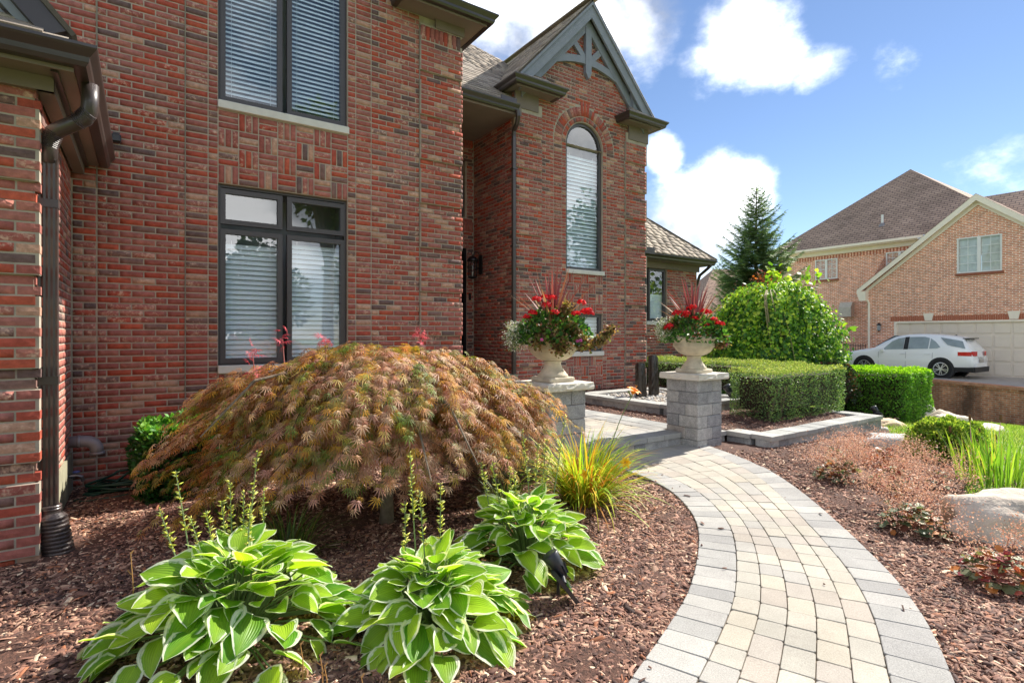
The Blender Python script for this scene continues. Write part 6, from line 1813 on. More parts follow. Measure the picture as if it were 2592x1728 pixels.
boulder((7.6, 1.75, -.25), (.30, .2, .17), (218, 206, 190), 'pale boulder mostly hidden behind the iris leaves', 27)

# ------------------------------------------------------------------ right bed: coral bells, iris
def coral_bells(cx, cy, rad, n, cols, label, sprays, ns=9, hh=.34):
    gz = ground(cx, cy); t = thing('coral_bells', label, 'coral bells', (cx, cy, gz), 'coral bells in the right bed')
    a = RNG.uniform(0, 2 * PI, n); q = RNG.random(n) ** .6
    P = np.stack([cx + rad * q * np.cos(a), cy + rad * q * np.sin(a), gz + .05 + .15 * (1 - q ** 1.6)], 1); D = np.stack([np.cos(a), np.sin(a), .1 - .5 * q], 1); U = np.stack([np.cos(a) * q * .6, np.sin(a) * q * .6, np.ones(n)], 1)
    scatter('foliage', LOBED[0], LOBED[1], frames(tilt_dirs(D, .35), tilt_dirs(U, .3), RNG.uniform(.035, .07, n)), P, pick(cols, n, None, .18), LEAF, t, kind='stuff')
    Tt, st = [], MB()
    for i in range(ns):
        b = RNG.uniform(0, 2 * PI); L = RNG.uniform(.12, sprays); tip = Vector((cx + L * math.cos(b), cy + L * math.sin(b), gz + RNG.uniform(.5, 1.0) * hh)); base = Vector((cx, cy, gz + .04)); m = base.lerp(tip, .5) + Vector((0, 0, .08))
        st.tube([base, m, tip], [.002, .0016, .001], 4)
        for _ in range(130):
            f = RNG.uniform(.45, 1.05); c = (base.lerp(m, f * 2) if f < .5 else m.lerp(tip, f * 2 - 1)); Tt.append(np.array(c) + RNG.normal(0, .05, 3) * (1.3 - .4 * f))
    st.build('flower_stalks', simple('rosy_stem', S(168, 112, 92), .7) if 'rosy_stem' not in MATS else MATS['rosy_stem'], t)
    N_ = len(Tt); Tt = np.array(Tt); Tt[:, 2] = np.maximum(Tt[:, 2], gz + .01)
    scatter('flowers', QUADLEAF[0], QUADLEAF[1], frames(rand_dirs(N_), rand_dirs(N_), RNG.uniform(.009, .018, N_)), Tt, pick([S(220, 174, 148), S(234, 198, 172), S(198, 148, 124), S(212, 176, 142)], N_), PETAL, t, kind='stuff')
CBG = [S(112, 128, 90), S(140, 150, 114), S(92, 104, 74), S(166, 166, 128), S(186, 118, 62), S(128, 80, 64)]
CBR = [S(160, 66, 74), S(186, 96, 80), S(116, 120, 86), S(142, 148, 112), S(210, 132, 66), S(132, 136, 96)]
CBO = [S(214, 120, 44), S(196, 96, 44), S(160, 76, 44), S(130, 110, 70)]
coral_bells(5.72, 2.60, .19, 170, CBG, 'green and rust coral bells, farthest from the camera on the left', .5, 20)
coral_bells(6.75, 2.62, .18, 150, CBO, 'orange leaved coral bells near the flat boulder', .45, 12)
coral_bells(5.85, 2.20, .16, 130, CBR, 'red hearted coral bells in the middle of the right bed', .42, 12)
coral_bells(4.68, 1.62, .20, 190, CBG, 'silvery green coral bells in front of the large boulder', .45, 13)
coral_bells(4.10, 1.00, .18, 150, CBR, 'coral bells with red and green leaves cut by the right edge', .4, 11)
coral_bells(6.4, 2.95, .10, 30, CBG, 'small coral bells with pinkish sprays near the planter wall', .42, 16)
coral_bells(7.2, 3.05, .10, 30, CBG, 'sparse coral bells with long pinkish sprays along the planter wall', .45, 14)
coral_bells(6.2, 1.95, .08, 16, CBG, 'pinkish airy sprays of coral bells beside the iris', .5, 18)
coral_bells(5.2, 1.95, .07, 14, CBG, 'pinkish airy sprays of coral bells between the leafy clumps', .42, 14)
ir = tuft('iris_clump', 7.0, 1.72, 130, (.34, .60), (.014, .026), (.16, .14), (.1, .6), [S(150, 190, 60), S(128, 172, 56), S(176, 204, 76), S(196, 196, 80), S(110, 152, 56)], 'tall sword leaved iris clump with brown seed stalks at the right', 'iris', .34)
SEEDP = simple('seed_pod_brown', S(112, 76, 44), .8, var=.2, scale=20)
for (u, v) in ((2405, 1090), (2455, 1060), (2478, 1095), (2533, 1060), (2520, 1110)):
    d = 6.3; r_ = rayp(u, v); p = Vector((r_.x * d, r_.y * d, CAM_H + r_.z * d)); b = Vector((7.15 + random.uniform(-.3, .2), 1.72 + random.uniform(-.2, .2), ground(7.1, 1.7)))
    MB().tube([b, b.lerp(p, .55) + Vector((.02, 0, 0)), p], [.006, .005, .003], 6).tube([p + Vector((0, 0, -.03)), p, p + Vector((0, 0, .04)), p + Vector((0, 0, .055))], [.005, .014, .012, .004], 8).build('seed_stalk', SEEDP, ir)

# ------------------------------------------------------------------ mulch chips and lawn grass
CHIP = leaf_mat('bark_chip', 0.0, 0.8, spec=.35)
cv = [(-.5, -.5, 0), (.5, -.42, 0), (.5, .5, 0), (-.5, .4, 0), (-.42, -.4, 1), (.38, -.34, .8), (.44, .36, 1), (-.4, .3, .85)]
cf = [(4, 5, 6, 7), (0, 1, 5, 4), (1, 2, 6, 5), (2, 3, 7, 6), (3, 0, 4, 7)]
pts = []
def add_chips(n, x0, x1, y0, y1, zf, test, w):
    X, Y = RNG.uniform(x0, x1, n), RNG.uniform(y0, y1, n); keep = RNG.random(n)
    for x, y, k in zip(X, Y, keep):
        d = x * _s + y * _c
        if d < .9: continue
        u = (x * _c - y * _s) / d
        if abs(u) > 1.06: continue
        if k > min(1, w / (d * d)): continue
        if test(x, y): pts.append((x, y, zf(x, y)))
t1 = lambda x, y: not is_lawn(x, y) and not in_walk(x, y) and not (y > D0 and x < XC) and not (y > DW - .02 and x < XW + .02) and not (x > 2.95 and y > 4.6) and not (x > 6.3 and y > 3.9) and not (5.76 < x < 6.3 and y > 4.3)
add_chips(360000, -3.2, 9.8, -.2, 6.84, lambda x, y: ground(x, y) + .004, t1, 13)
add_chips(70000, .0, 4.4, .2, 3.6, lambda x, y: ground(x, y) + .006, t1, 30)
add_chips(16000, 6.2, 9.7, 3.95, 8.1, lambda x, y: bedz(x, y), lambda x, y: not (x < 6.68 and y < 4.5) and not (6.8 < x < 8.9 and 5.5 < y < 7.75) and not (7.85 < x and 4.6 < y < 5.1), 40)
# stray chips blown on to the paving
for _ in range(30):
    s_ = random.uniform(.4, LEN - .3); tt = random.choice((random.uniform(0, .16), random.uniform(.84, 1), random.random())); p_, _w = wpt(s_, tt); pts.append((p_.x, p_.y, -.001))
N = len(pts); T = np.array(pts); T[:, 2] += RNG.uniform(0, .012, N); a = RNG.uniform(0, 2 * PI, N)
D = np.stack([np.cos(a), np.sin(a), RNG.normal(0, .25, N)], 1); U = unit(np.stack([RNG.normal(0, .42, N), RNG.normal(0, .42, N), np.ones(N)], 1))
L = np.clip(RNG.lognormal(math.log(.029), .52, N), .010, .095); W = L * RNG.uniform(.10, .34, N)
M = frames(D, U, L, sx=W, sz=RNG.uniform(.003, .008, N))
tag(scatter('mulch', cv, cf, M, T, pick([S(136, 98, 82), S(114, 82, 70), S(158, 120, 101), S(94, 67, 58), S(182, 146, 123), S(74, 54, 49), S(214, 188, 160), S(154, 100, 72)], N, [.2, .2, .16, .14, .12, .1, .04, .04], .16), CHIP), 'shredded reddish brown bark mulch covering the beds', 'mulch', kind='stuff')
print('chips', N)
N = 120000; X = RNG.uniform(5, 24, N); Y = RNG.uniform(-3, 9, N); d = X * _s + Y * _c; u = (X * _c - Y * _s) / d
keep = np.array([is_lawn(x, y) for x, y in zip(X, Y)]) & (np.abs(u) < 1.06) & (RNG.random(N) < np.minimum(1, 90 / d ** 2)); X, Y = X[keep], Y[keep]; N = len(X)
T = np.stack([X, Y, [ground(x, y) - .012 for x, y in zip(X, Y)]], 1); a = RNG.uniform(0, 2 * PI, N)
D = np.stack([np.cos(a) * .45, np.sin(a) * .45, np.ones(N)], 1); GV = np.array([(-.5, 0, 0), (.5, 0, 0), (.1, 1, .12)])
M = frames(D, np.stack([np.sin(a), -np.cos(a), np.zeros(N)], 1), RNG.uniform(.05, .10, N), sx=RNG.uniform(.008, .016, N))
tag(scatter('grass', GV, [(0, 1, 2)], M, T, pick([S(140, 172, 66), S(120, 156, 58), S(168, 190, 88), S(186, 196, 110), S(104, 138, 52)], N, None, .15), LEAF), 'short bright green lawn grass beyond the boulders', 'grass', kind='stuff')

# ------------------------------------------------------------------ neighbour's lot
def brick_tex(name, c1, c2, cm, plane='yz', sc=1.0, stain=0.0):
    m, nt, b = newmat(name); b.inputs['Roughness'].default_value = .9; b.inputs['Specular IOR Level'].default_value = .25
    ge = node(nt, 'ShaderNodeNewGeometry'); sp = node(nt, 'ShaderNodeSeparateXYZ'); lk(nt, ge.outputs['Position'], sp.inputs[0]); cm_ = node(nt, 'ShaderNodeCombineXYZ')
    lk(nt, sp.outputs[{'x': 0, 'y': 1}[plane[0]]], cm_.inputs[0]); lk(nt, sp.outputs[2], cm_.inputs[1])
    br = node(nt, 'ShaderNodeTexBrick'); lk(nt, cm_.outputs[0], br.inputs['Vector']); br.inputs['Color1'].default_value = c1; br.inputs['Color2'].default_value = c2; br.inputs['Mortar'].default_value = cm
    br.inputs['Scale'].default_value = 1; br.inputs['Brick Width'].default_value = .21 * sc; br.inputs['Row Height'].default_value = .071 * sc; br.inputs['Mortar Size'].default_value = .009 * sc; br.inputs['Bias'].default_value = -.1; br.inputs['Mortar Smooth'].default_value = .1
    nz = node(nt, 'ShaderNodeTexNoise'); nz.inputs['Scale'].default_value = 7; nz.inputs['Detail'].default_value = 6; lk(nt, ge.outputs['Position'], nz.inputs['Vector'])
    r = node(nt, 'ShaderNodeMapRange'); lk(nt, nz.outputs['Fac'], r.inputs['Value']); r.inputs['From Min'].default_value = .3; r.inputs['From Max'].default_value = .7; r.inputs['To Min'].default_value = .78; r.inputs['To Max'].default_value = 1.2
    mx = node(nt, 'ShaderNodeMix', data_type='RGBA', blend_type='MULTIPLY'); mx.inputs['Factor'].default_value = 1; lk(nt, br.outputs['Color'], mx.inputs['A']); lk(nt, r.outputs[0], mx.inputs['B']); c = mx.outputs['Result']
    if stain:
        n2 = node(nt, 'ShaderNodeTexNoise'); n2.inputs['Scale'].default_value = 1.3; n2.inputs['Detail'].default_value = 7; mp = node(nt, 'ShaderNodeMapping'); mp.inputs['Scale'].default_value = (1, 1, .35); lk(nt, ge.outputs['Position'], mp.inputs[0]); lk(nt, mp.outputs[0], n2.inputs['Vector'])
        r2 = node(nt, 'ShaderNodeMapRange'); lk(nt, n2.outputs['Fac'], r2.inputs['Value']); r2.inputs['From Min'].default_value = .46; r2.inputs['From Max'].default_value = .66; r2.inputs['To Max'].default_value = stain
        m2 = node(nt, 'ShaderNodeMix', data_type='RGBA'); lk(nt, r2.outputs[0], m2.inputs['Factor']); lk(nt, c, m2.inputs['A']); m2.inputs['B'].default_value = S(60, 50, 44); c = m2.outputs['Result']
    lk(nt, c, b.inputs['Base Color']); bp = node(nt, 'ShaderNodeBump'); bp.inputs['Strength'].default_value = .6; bp.inputs['Distance'].default_value = .01; bp.invert = True; lk(nt, br.outputs['Fac'], bp.inputs['Height']); lk(nt, bp.outputs[0], b.inputs['Normal'])
    return m
NB = brick_tex('neighbour_brick', S(228, 154, 118), S(198, 124, 96), S(250, 240, 224)); NBX = brick_tex('neighbour_brick_end', S(228, 154, 118), S(198, 124, 96), S(250, 240, 224), 'xz')
RW = brick_tex('retaining_brick', S(212, 144, 108), S(182, 114, 84), S(200, 182, 160), 'yz', 1.0, .8)
NROOF_m, nt, b_ = newmat('neighbour_shingles'); b_.inputs['Roughness'].default_value = .95
ge = node(nt, 'ShaderNodeNewGeometry'); sp_ = node(nt, 'ShaderNodeSeparateXYZ'); lk(nt, ge.outputs['Position'], sp_.inputs[0]); cc = node(nt, 'ShaderNodeCombineXYZ'); lk(nt, sp_.outputs[1], cc.inputs[0]); lk(nt, sp_.outputs[2], cc.inputs[1])
br = node(nt, 'ShaderNodeTexBrick'); lk(nt, cc.outputs[0], br.inputs['Vector']); br.inputs['Scale'].default_value = 1; br.inputs['Brick Width'].default_value = .32; br.inputs['Row Height'].default_value = .12; br.inputs['Mortar Size'].default_value = .014
br.inputs['Color1'].default_value = S(182, 154, 134); br.inputs['Color2'].default_value = S(160, 134, 116); br.inputs['Mortar'].default_value = S(92, 78, 72)
nz = node(nt, 'ShaderNodeTexNoise'); nz.inputs['Scale'].default_value = .8; nz.inputs['Detail'].default_value = 6; lk(nt, ge.outputs['Position'], nz.inputs['Vector']); r__ = node(nt, 'ShaderNodeMapRange'); lk(nt, nz.outputs['Fac'], r__.inputs['Value']); r__.inputs['From Min'].default_value = .3; r__.inputs['From Max'].default_value = .7; r__.inputs['To Min'].default_value = .78; r__.inputs['To Max'].default_value = 1.2
mx_ = node(nt, 'ShaderNodeMix', data_type='RGBA', blend_type='MULTIPLY'); mx_.inputs['Factor'].default_value = 1; lk(nt, br.outputs['Color'], mx_.inputs['A']); lk(nt, r__.outputs[0], mx_.inputs['B']); lk(nt, mx_.outputs['Result'], b_.inputs['Base Color'])
CREAM = simple('cream_trim_paint', S(242, 230, 212), .6, var=.04, scale=4)
WHITEF = simple('white_window_frame', S(226, 226, 222), .5, var=.03, scale=4)
GDOOR = simple('almond_garage_door', S(232, 218, 200), .55, var=.03, scale=3)
NGLASS = glass_mat('neighbour_glass', 1.7)
CURT = simple('pale_curtain', S(206, 208, 200), .8, var=.12, scale=6)
ASPH = simple('driveway_concrete', S(168, 160, 150), .92, var=.12, scale=3, bump=.3, bscale=60)
DZ = -.30
XN, XM = 28.5, 30.5
drv = MB().prism([(24.60, 7.85), (23.25, 5.03), (21.6, 1.5), (19.5, -3.5), (60, -3.5), (60, 60), (21.5, 60), (24.66, 9.5)], 'z', -2.2, DZ)
tag(drv.build('driveway', ASPH), kind='structure')
rw = thing('retaining_wall', 'stained brick retaining wall below the neighbour driveway', 'retaining wall', (23.5, 5.5, -1.5))
pa = [(24.66, 9.4), (24.60, 7.85), (23.25, 5.03), (21.6, 1.5), (19.5, -3.5)]
wl, cp, c2 = MB(), MB(), MB()
for (a_, b2) in zip(pa, pa[1:]):
    d_ = Vector((b2[0] - a_[0], b2[1] - a_[1])).normalized(); n_ = Vector((d_.y, -d_.x))
    if n_.x > 0: n_ = -n_
    A, B = Vector(a_), Vector(b2)
    def sect(mb, o0, o1, z0, z1):
        P = [A + n_ * o0, B + n_ * o0, B + n_ * o1, A + n_ * o1]; mb.rings([[(p.x, p.y, z0) for p in P], [(p.x, p.y, z1) for p in P]])
    sect(wl, .02, .16, -2.0, DZ - .13); sect(cp, -.10, .235, DZ - .06, DZ + .03); sect(c2, .0, .195, DZ - .128, DZ - .061)
wl.build('wall_face', RW, rw); cp.build('cap_course', brick_tex('cap_brick', S(206, 140, 104), S(186, 120, 90), S(190, 170, 150), 'yz', .5), rw); c2.build('corbel_course', RW, rw)

nh = thing('neighbour_house', 'orange brick house with hipped brown roof and cream gabled garage', 'house', (30, 9, DZ))
# garage gable wall towards the driveway, openings cut
YP, ZP, YE, ZE = 7.58, 7.0, 11.75, 3.60
mb = MB()
HOLES = [(6.82, 8.27, 3.98, 5.47), (3.6, 10.6, -1, 2.0)]
ysplit = sorted({2.9, 11.75, 6.82, 8.27, 3.6, 10.6}); zsplit = sorted({-1.0, 2.0, 3.6})
def rectx(mb, X, y0, y1, z0, z1): mb.quad((X, y1, z0), (X, y0, z0), (X, y0, z1), (X, y1, z1))
rectx(mb, XN, 10.6, 11.75, -1, 3.6); rectx(mb, XN, 2.9, 3.6, -1, 3.6); rectx(mb, XN, 3.6, 10.6, 2.0, 3.6)
zt = lambda y: ZP - (abs(y - YP)) * (ZP - ZE) / (YE - YP)
def slab(y0, y1, z0): mb.poly([(XN, y1, z0), (XN, y0, z0), (XN, y0, zt(y0)), (XN, y1, zt(y1))])
mb.poly([(XN, 11.75, 3.6), (XN, 8.27, 3.6), (XN, 8.27, zt(8.27))]); mb.poly([(XN, 6.82, 3.6), (XN, 3.41, 3.6), (XN, 6.82, zt(6.82))])
rectx(mb, XN, 6.82, 8.27, 3.6, 3.98); mb.poly([(XN, 8.27, 5.47), (XN, 6.82, 5.47), (XN, 6.82, zt(6.82)), (XN, YP, ZP), (XN, 8.27, zt(8.27))])
mb.build('wall', NB, nh)
m2 = MB(); rectx(m2, XM, 10.0, 17.2, -1, 5.98); m2.build('wall', NB, nh)
MB().quad((XN, 11.75, -1), (XM, 11.75, -1), (XM, 11.75, 5.3), (XN, 11.75, 3.6)).quad((XM, 17.2, -1), (44, 17.2, -1), (44, 17.2, 5.98), (XM, 17.2, 5.98)).build('wall', NBX, nh)
# garage roof and trim
for sg in (1, -1):
    rf = MB()
    y1 = YP + sg * (YE - YP + .32); z1 = zt(YE) - .32 * (ZP - ZE) / (YE - YP)
    rf.quad((XN - .28, YP, ZP + .20), (XN - .28, y1, z1 + .20), (XM + 6, y1, z1 + .20), (XM + 6, YP, ZP + .20)); rf.build('roof', NROOF_m, nh)
    MB().prism([(YP, ZP + .19), (y1, z1 + .19), (y1, z1 - .03), (YP, ZP - .08)], 'x', XN - .27, XN - .22).build('rake_board', CREAM, nh)
    MB().prism([(YP, ZP - .0), (y1 - sg * .1, z1 + .02), (y1 - sg * .1, z1 - .12), (YP, ZP - .24)], 'x', XN - .06, XN - .01).build('rake_frieze', CREAM, nh)
    MB().quad((XN - .215, YP, ZP + .17), (XN - .215, y1, z1 + .17), (XN - .0, y1, z1 + .17), (XN - .0, YP, ZP + .17)).build('soffit', CREAM, nh)
    MB().prism([(y1, z1 + .1), (y1 - sg * .40, z1 + .1), (y1 - sg * .40, z1 - .34), (y1 - sg * .12, z1 - .34)], 'x', XN - .30, XN - .005).build('eave_return', CREAM, nh)
# main hip roof
rf = MB()
rf.poly([(XM - .45, 17.6, 6.05), (XM - .45, 6.6, 6.05), (XM + 4.4, 12.2, 10.5)])
rf.poly([(XM - .45, 17.6, 6.05), (XM + 4.4, 12.2, 10.5), (XM + 14, 12.2, 10.5), (XM + 14, 17.6, 6.05)])
rf.poly([(XM - .45, 6.6, 6.05), (XM + 14, 6.6, 6.05), (XM + 14, 12.2, 10.5), (XM + 4.4, 12.2, 10.5)])
MB().poly([(XM + 1.5, 9.5, 7.75), (XM + 1.5, -3, 7.75), (XM - .8, -3, 5.9), (XM - .8, 9.5, 5.9)]).build('roof', NROOF_m, nh)
rf.build('roof', NROOF_m, nh)
MB().box(XM - .52, XM - .40, 10.0, 17.62, 5.93, 6.05).build('gutter', CREAM, nh)
MB().box(XM - .40, XM + .02, 10.0, 17.6, 5.88, 5.92).build('soffit', CREAM, nh)
MB().box(XM - .06, XM - .005, 10.0, 17.2, 5.68, 5.88).build('frieze', CREAM, nh)
for i in range(46): MB().box(XM - .012, XM - .002, 10.3 + i * .148, 10.3 + i * .148 + .06, 5.46, 5.67).build('soldier_brick', simple('soldier_brick', S(178, 108, 82), .9) if 'soldier_brick' not in MATS else MATS['soldier_brick'], nh)
MB().tube([(XM + .62, 12.1, 6.8), (XM + .62, 12.1, 7.5)], .055, 10).build('roof_vent', WHITEF, nh); MB().lathe([(.2, 6.88), (.13, 7.0), (.07, 7.08)], 12, XM + .62, 12.1).build('vent_flashing', PVC, nh)
def nwin(X, y0, y1, z0, z1, grid=(2, 3), curtains=(True, False)):
    w = MB(); e = .05
    for (a, b_, c, d_) in ((y0, y0 + e, z0, z1), (y1 - e, y1, z0, z1), (y0 + e, y1 - e, z0, z0 + e), (y0 + e, y1 - e, z1 - e, z1), ((y0 + y1) / 2 - .06, (y0 + y1) / 2 + .06, z0 + e, z1 - e)): w.box(X - .04, X + .06, a, b_, c, d_)
    o = w.build('window', WHITEF, nh); ym = (y0 + y1) / 2
    for k, (a, b_) in enumerate(((ym + .06, y1 - e), (y0 + e, ym - .06))):
        MB().quad((X + .01, b_, z0 + e), (X + .01, a, z0 + e), (X + .01, a, z1 - e), (X + .01, b_, z1 - e)).build('pane', NGLASS, o)
        g = MB(); g.box(X - .004, X + .008, (a + b_) / 2 - .01, (a + b_) / 2 + .01, z0 + e, z1 - e)
        for q in range(1, grid[1]): g.box(X - .003, X + .007, a, b_, z0 + e + (z1 - z0 - 2 * e) * q / grid[1] - .01, z0 + e + (z1 - z0 - 2 * e) * q / grid[1] + .01)
        g.build('muntins', WHITEF, o)
        MB().quad((X + .09, b_, z0), (X + .09, a, z0), (X + .09, a, z1), (X + .09, b_, z1)).build('curtain', CURT if curtains[k] else ROOM, o)
    MB().box(X - .07, X - .005, y0 - .05, y1 + .05, z0 - .11, z0 - .005).build('sill', simple('brick_sill', S(150, 92, 70), .9) if 'brick_sill' not in MATS else MATS['brick_sill'], o)
nwin(XN, 6.82, 8.27, 3.98, 5.47, (2, 4), (True, True))
nwin(XM - .03, 13.95, 15.1, 4.38, 5.46, (2, 4), (False, True)); nwin(XM - .03, 10.5, 11.68, 4.4, 5.46, (2, 4), (False, False))
# garage door of raised panels
gd = MB().box(XN + .08, XN + .12, 3.6, 10.6, -.6, 2.0).build('garage_door', GDOOR, nh)
for r_i in range(4):
    for c_i in range(12):
        y0 = 3.7 + c_i * .575; z0 = DZ + .06 + r_i * .565
        MB().bbox(XN + .060, XN + .079, y0, y0 + .50, z0, min(z0 + .48, 1.96), .012).build('door_panel', GDOOR, gd)
MB().box(XN - .02, XN + .07, 10.50, 10.60, -.6, 2.0).box(XN - .021, XN + .07, 3.6, 10.5, 1.92, 2.0).build('door_trim', CREAM, nh)
for i in range(100): MB().box(XN - .014, XN - .002, 3.6 + i * .0715, 3.6 + i * .0715 + .06, 2.02, 2.22).build('lintel_brick', MATS['soldier_brick'], nh)
for yc in (9.28, 6.46): MB().prism([(yc - .13, 2.02), (yc + .13, 2.02), (yc + .19, 2.33), (yc - .19, 2.33)], 'x', XN - .05, XN - .016).build('keystone', CREAM, nh)
MB().tube([(XN - .25, 11.95, 3.42), (XN - .24, 11.98, 3.25), (XN - .1, 11.70, 3.05), (XN - .06, 11.62, 2.9), (XN - .06, 11.62, -.3)], .05, 8).build('downspout', CREAM, nh)
vb = thing('wall_vent', 'beige louvred box vent on the neighbour wall', 'vent box', (XM, 13.4, 2.6))
MB().prism([(XM - .02, 2.32), (XM - .40, 2.32), (XM - .40, 2.82), (XM - .22, 3.08), (XM - .02, 3.08)], 'y', 13.14, 13.74).build('hood', PVC if False else simple('beige_vent_metal', S(190, 182, 170), .6), vb) if False else MB().rings([[(XM - .02, y, 2.32), (XM - .40, y, 2.32), (XM - .40, y, 2.82), (XM - .22, y, 3.08), (XM - .02, y, 3.08)] for y in (13.14, 13.74)]).build('hood', simple('beige_vent_metal', S(190, 182, 170), .6), vb)
nl = thing('wall_lamp', 'dark carriage lamp beside the neighbour garage door', 'lamp', (XN, 11.17, 1.75)); lx, ly = XN - .14, 11.17
MB().lathe([(.02, 1.95), (.09, 1.87), (.10, 1.84), (.07, 1.83)], 12, lx, ly).lathe([(.02, 1.55), (.05, 1.58), (.06, 1.6)], 12, lx, ly).build('lamp_cap', BLACKM, nl)
MB().lathe([(.06, 1.6), (.075, 1.72), (.065, 1.83)], 12, lx, ly).build('lamp_glass', simple('frosted_lamp_glass', S(150, 156, 160), .3), nl); MB().tube([(XN, ly, 1.75), (lx, ly, 1.9)], .02, 6).build('arm', BLACKM, nl)
fg = thing('iron_fence', 'black iron fence beside the neighbour garage corner', 'fence', (XN + .3, 12.6, DZ))
for i in range(16): MB().tube([(XN + .4, 11.85 + i * .11, DZ), (XN + .4, 11.85 + i * .11, .95)], .012, 6).build('picket', BLACKM, fg)
for z in (-.1, .85): MB().box(XN + .385, XN + .415, 11.8, 13.6, z, z + .03).build('rail', BLACKM, fg)
# roof of a more distant house behind the spruce
fh = thing('far_house', 'grey roofed house far behind the spruce', 'house', (38, 27, -1))
MB().poly([(32, 24.5, 2.4), (44, 20.5, 2.4), (42, 25, 6.6), (37.5, 26.5, 6.6)]).poly([(32, 24.5, 2.4), (37.5, 26.5, 6.6), (35, 31, 2.4)]).build('roof', NROOF_m, fh)
MB().poly([(32.4, 24.6, -1.5), (44, 20.8, -1.5), (44, 20.8, 2.4), (32.4, 24.6, 2.4)]).poly([(32.4, 24.6, -1.5), (32.4, 24.6, 2.4), (35, 31, 2.4), (35, 31, -1.5)]).build('wall', NB, fh)

# ------------------------------------------------------------------ car on the neighbour's driveway
PAINT = simple('white_car_paint', S(242, 242, 242), .22, var=.01, scale=2, spec=.6)
CGLASS = simple('car_glass_painted_reflection', S(150, 160, 162), .05, var=.25, scale=1.6, spec=.9)  # opaque pale grey, reflections on the glass put into the colour
CBLACK = simple('black_car_trim', S(34, 34, 36), .6, var=.1, scale=8)
TYRE = simple('tyre_rubber', S(30, 30, 31), .85, var=.15, scale=20, bump=.3, bscale=60)
RIM = simple('silver_rim', S(200, 202, 206), .3, metal=.7, var=.05, scale=6)
REDL = simple('red_tail_lens', S(200, 16, 24), .2, var=.1, scale=20)
CHROME = simple('chrome_trim', S(206, 208, 210), .15, metal=.9, var=.03, scale=5)
car = thing('parked_car', 'white compact sport utility car parked before the garage', 'car', (26.0, 8.9, DZ))
KX_, KY_, KZ_ = 26.78, 7.04, DZ
W = lambda lx, ly, lz: (KX_ - ly, KY_ + lx, KZ_ + (lz if lz < .5 else .5 + (lz - .5) * 1.07))          # car local (forward, left, up) to world
ST_ = [  # x, half width low, side mid, belt (y,z), rail (y,z), centre z, sill z
    (4.66, .52, .58, (.56, .62), (.44, .66), .68, .30), (4.58, .72, .80, (.78, .76), (.60, .82), .85, .24), (4.35, .84, .90, (.87, .86), (.70, .93), .96, .22), (3.95, .88, .92, (.89, .93), (.74, 1.00), 1.04, .22),
    (3.55, .88, .92, (.89, .97), (.74, 1.06), 1.10, .22), (3.35, .88, .92, (.89, .99), (.74, 1.12), 1.15, .22), (2.98, .88, .92, (.89, 1.01), (.68, 1.36), 1.39, .22), (2.62, .88, .92, (.89, 1.02), (.62, 1.54), 1.58, .22),
    (2.2, .88, .92, (.89, 1.03), (.60, 1.61), 1.65, .22), (1.7, .88, .92, (.89, 1.05), (.60, 1.62), 1.66, .22), (1.2, .88, .92, (.89, 1.07), (.60, 1.60), 1.64, .22), (.75, .88, .92, (.89, 1.09), (.60, 1.55), 1.59, .24),
    (.36, .86, .91, (.88, 1.11), (.60, 1.46), 1.51, .28), (.20, .85, .90, (.86, 1.10), (.62, 1.24), 1.27, .30), (.08, .82, .88, (.84, 1.04), (.64, 1.08), 1.10, .32), (.0, .78, .84, (.80, .72), (.62, .76), .78, .34)]
rs = []
for (x, wl_, wm, (by, bz), (ry, rz), cz, sz) in ST_:
    half = [(wl_ - .04, sz), (wl_, sz + .12), (wm, .48), (wm + .005, .68), (by, bz), (ry, rz), (ry * .55, cz - .012), (0, cz)]
    rs.append([W(x, y, z) for y, z in half] + [W(x, -y, z) for y, z in reversed(half[:-1])])
MB().rings(rs, True).build('body', PAINT, car, smooth=True)
def side_pt(x, t, off):
    """point on the glass band of the body side: t 0 belt .. 1 rail"""
    for a, b in zip(ST_, ST_[1:]):
        if b[0] <= x <= a[0]:
            k = (a[0] - x) / (a[0] - b[0]); by, bz = a[3][0] + (b[3][0] - a[3][0]) * k, a[3][1] + (b[3][1] - a[3][1]) * k; ry, rz = a[4][0] + (b[4][0] - a[4][0]) * k, a[4][1] + (b[4][1] - a[4][1]) * k
            return (by + (ry - by) * t + off, bz + (rz - bz) * t)
def side_glass(name, poly, mat, off=.012):
    for sg in (1, -1):
        pts = []
        for (x, t) in poly: y, z = side_pt(x, t, off); pts.append(W(x, sg * y, z))
        MB().poly(pts).build(name, mat, car)
side_glass('side_window', [(3.02, .08), (2.28, .07), (2.28, .86), (2.5, .85), (2.72, .74), (2.9, .45)], CGLASS); side_glass('side_window', [(2.10, .07), (1.42, .07), (1.42, .80), (1.6, .87), (2.10, .87)], CGLASS)
side_glass('side_window', [(1.38, .07), (1.12, .09), (1.02, .17), (1.20, .55), (1.38, .78)], CGLASS); side_glass('side_window', [(.80, .34), (.30, .10), (.235, .12), (.36, .78), (.5, .82), (1.08, .88)], CGLASS, .014)
side_glass('pillar_trim', [(2.27, .05), (2.11, .05), (2.11, .88), (2.27, .88)], CBLACK, .010)
MB().poly([W(.345, .52, 1.44), W(.345, -.52, 1.44), W(.195, -.56, 1.15), W(.195, .56, 1.15)]).build('rear_window', CGLASS, car).location = Vector(W(-.02, 0, .0)) - Vector(W(0, 0, 0))
MB().poly([W(3.34, .70, 1.14), W(3.34, -.70, 1.14), W(2.68, -.58, 1.57), W(2.68, .58, 1.57)]).build('windscreen', CGLASS, car).location = Vector((0, .02, .02))
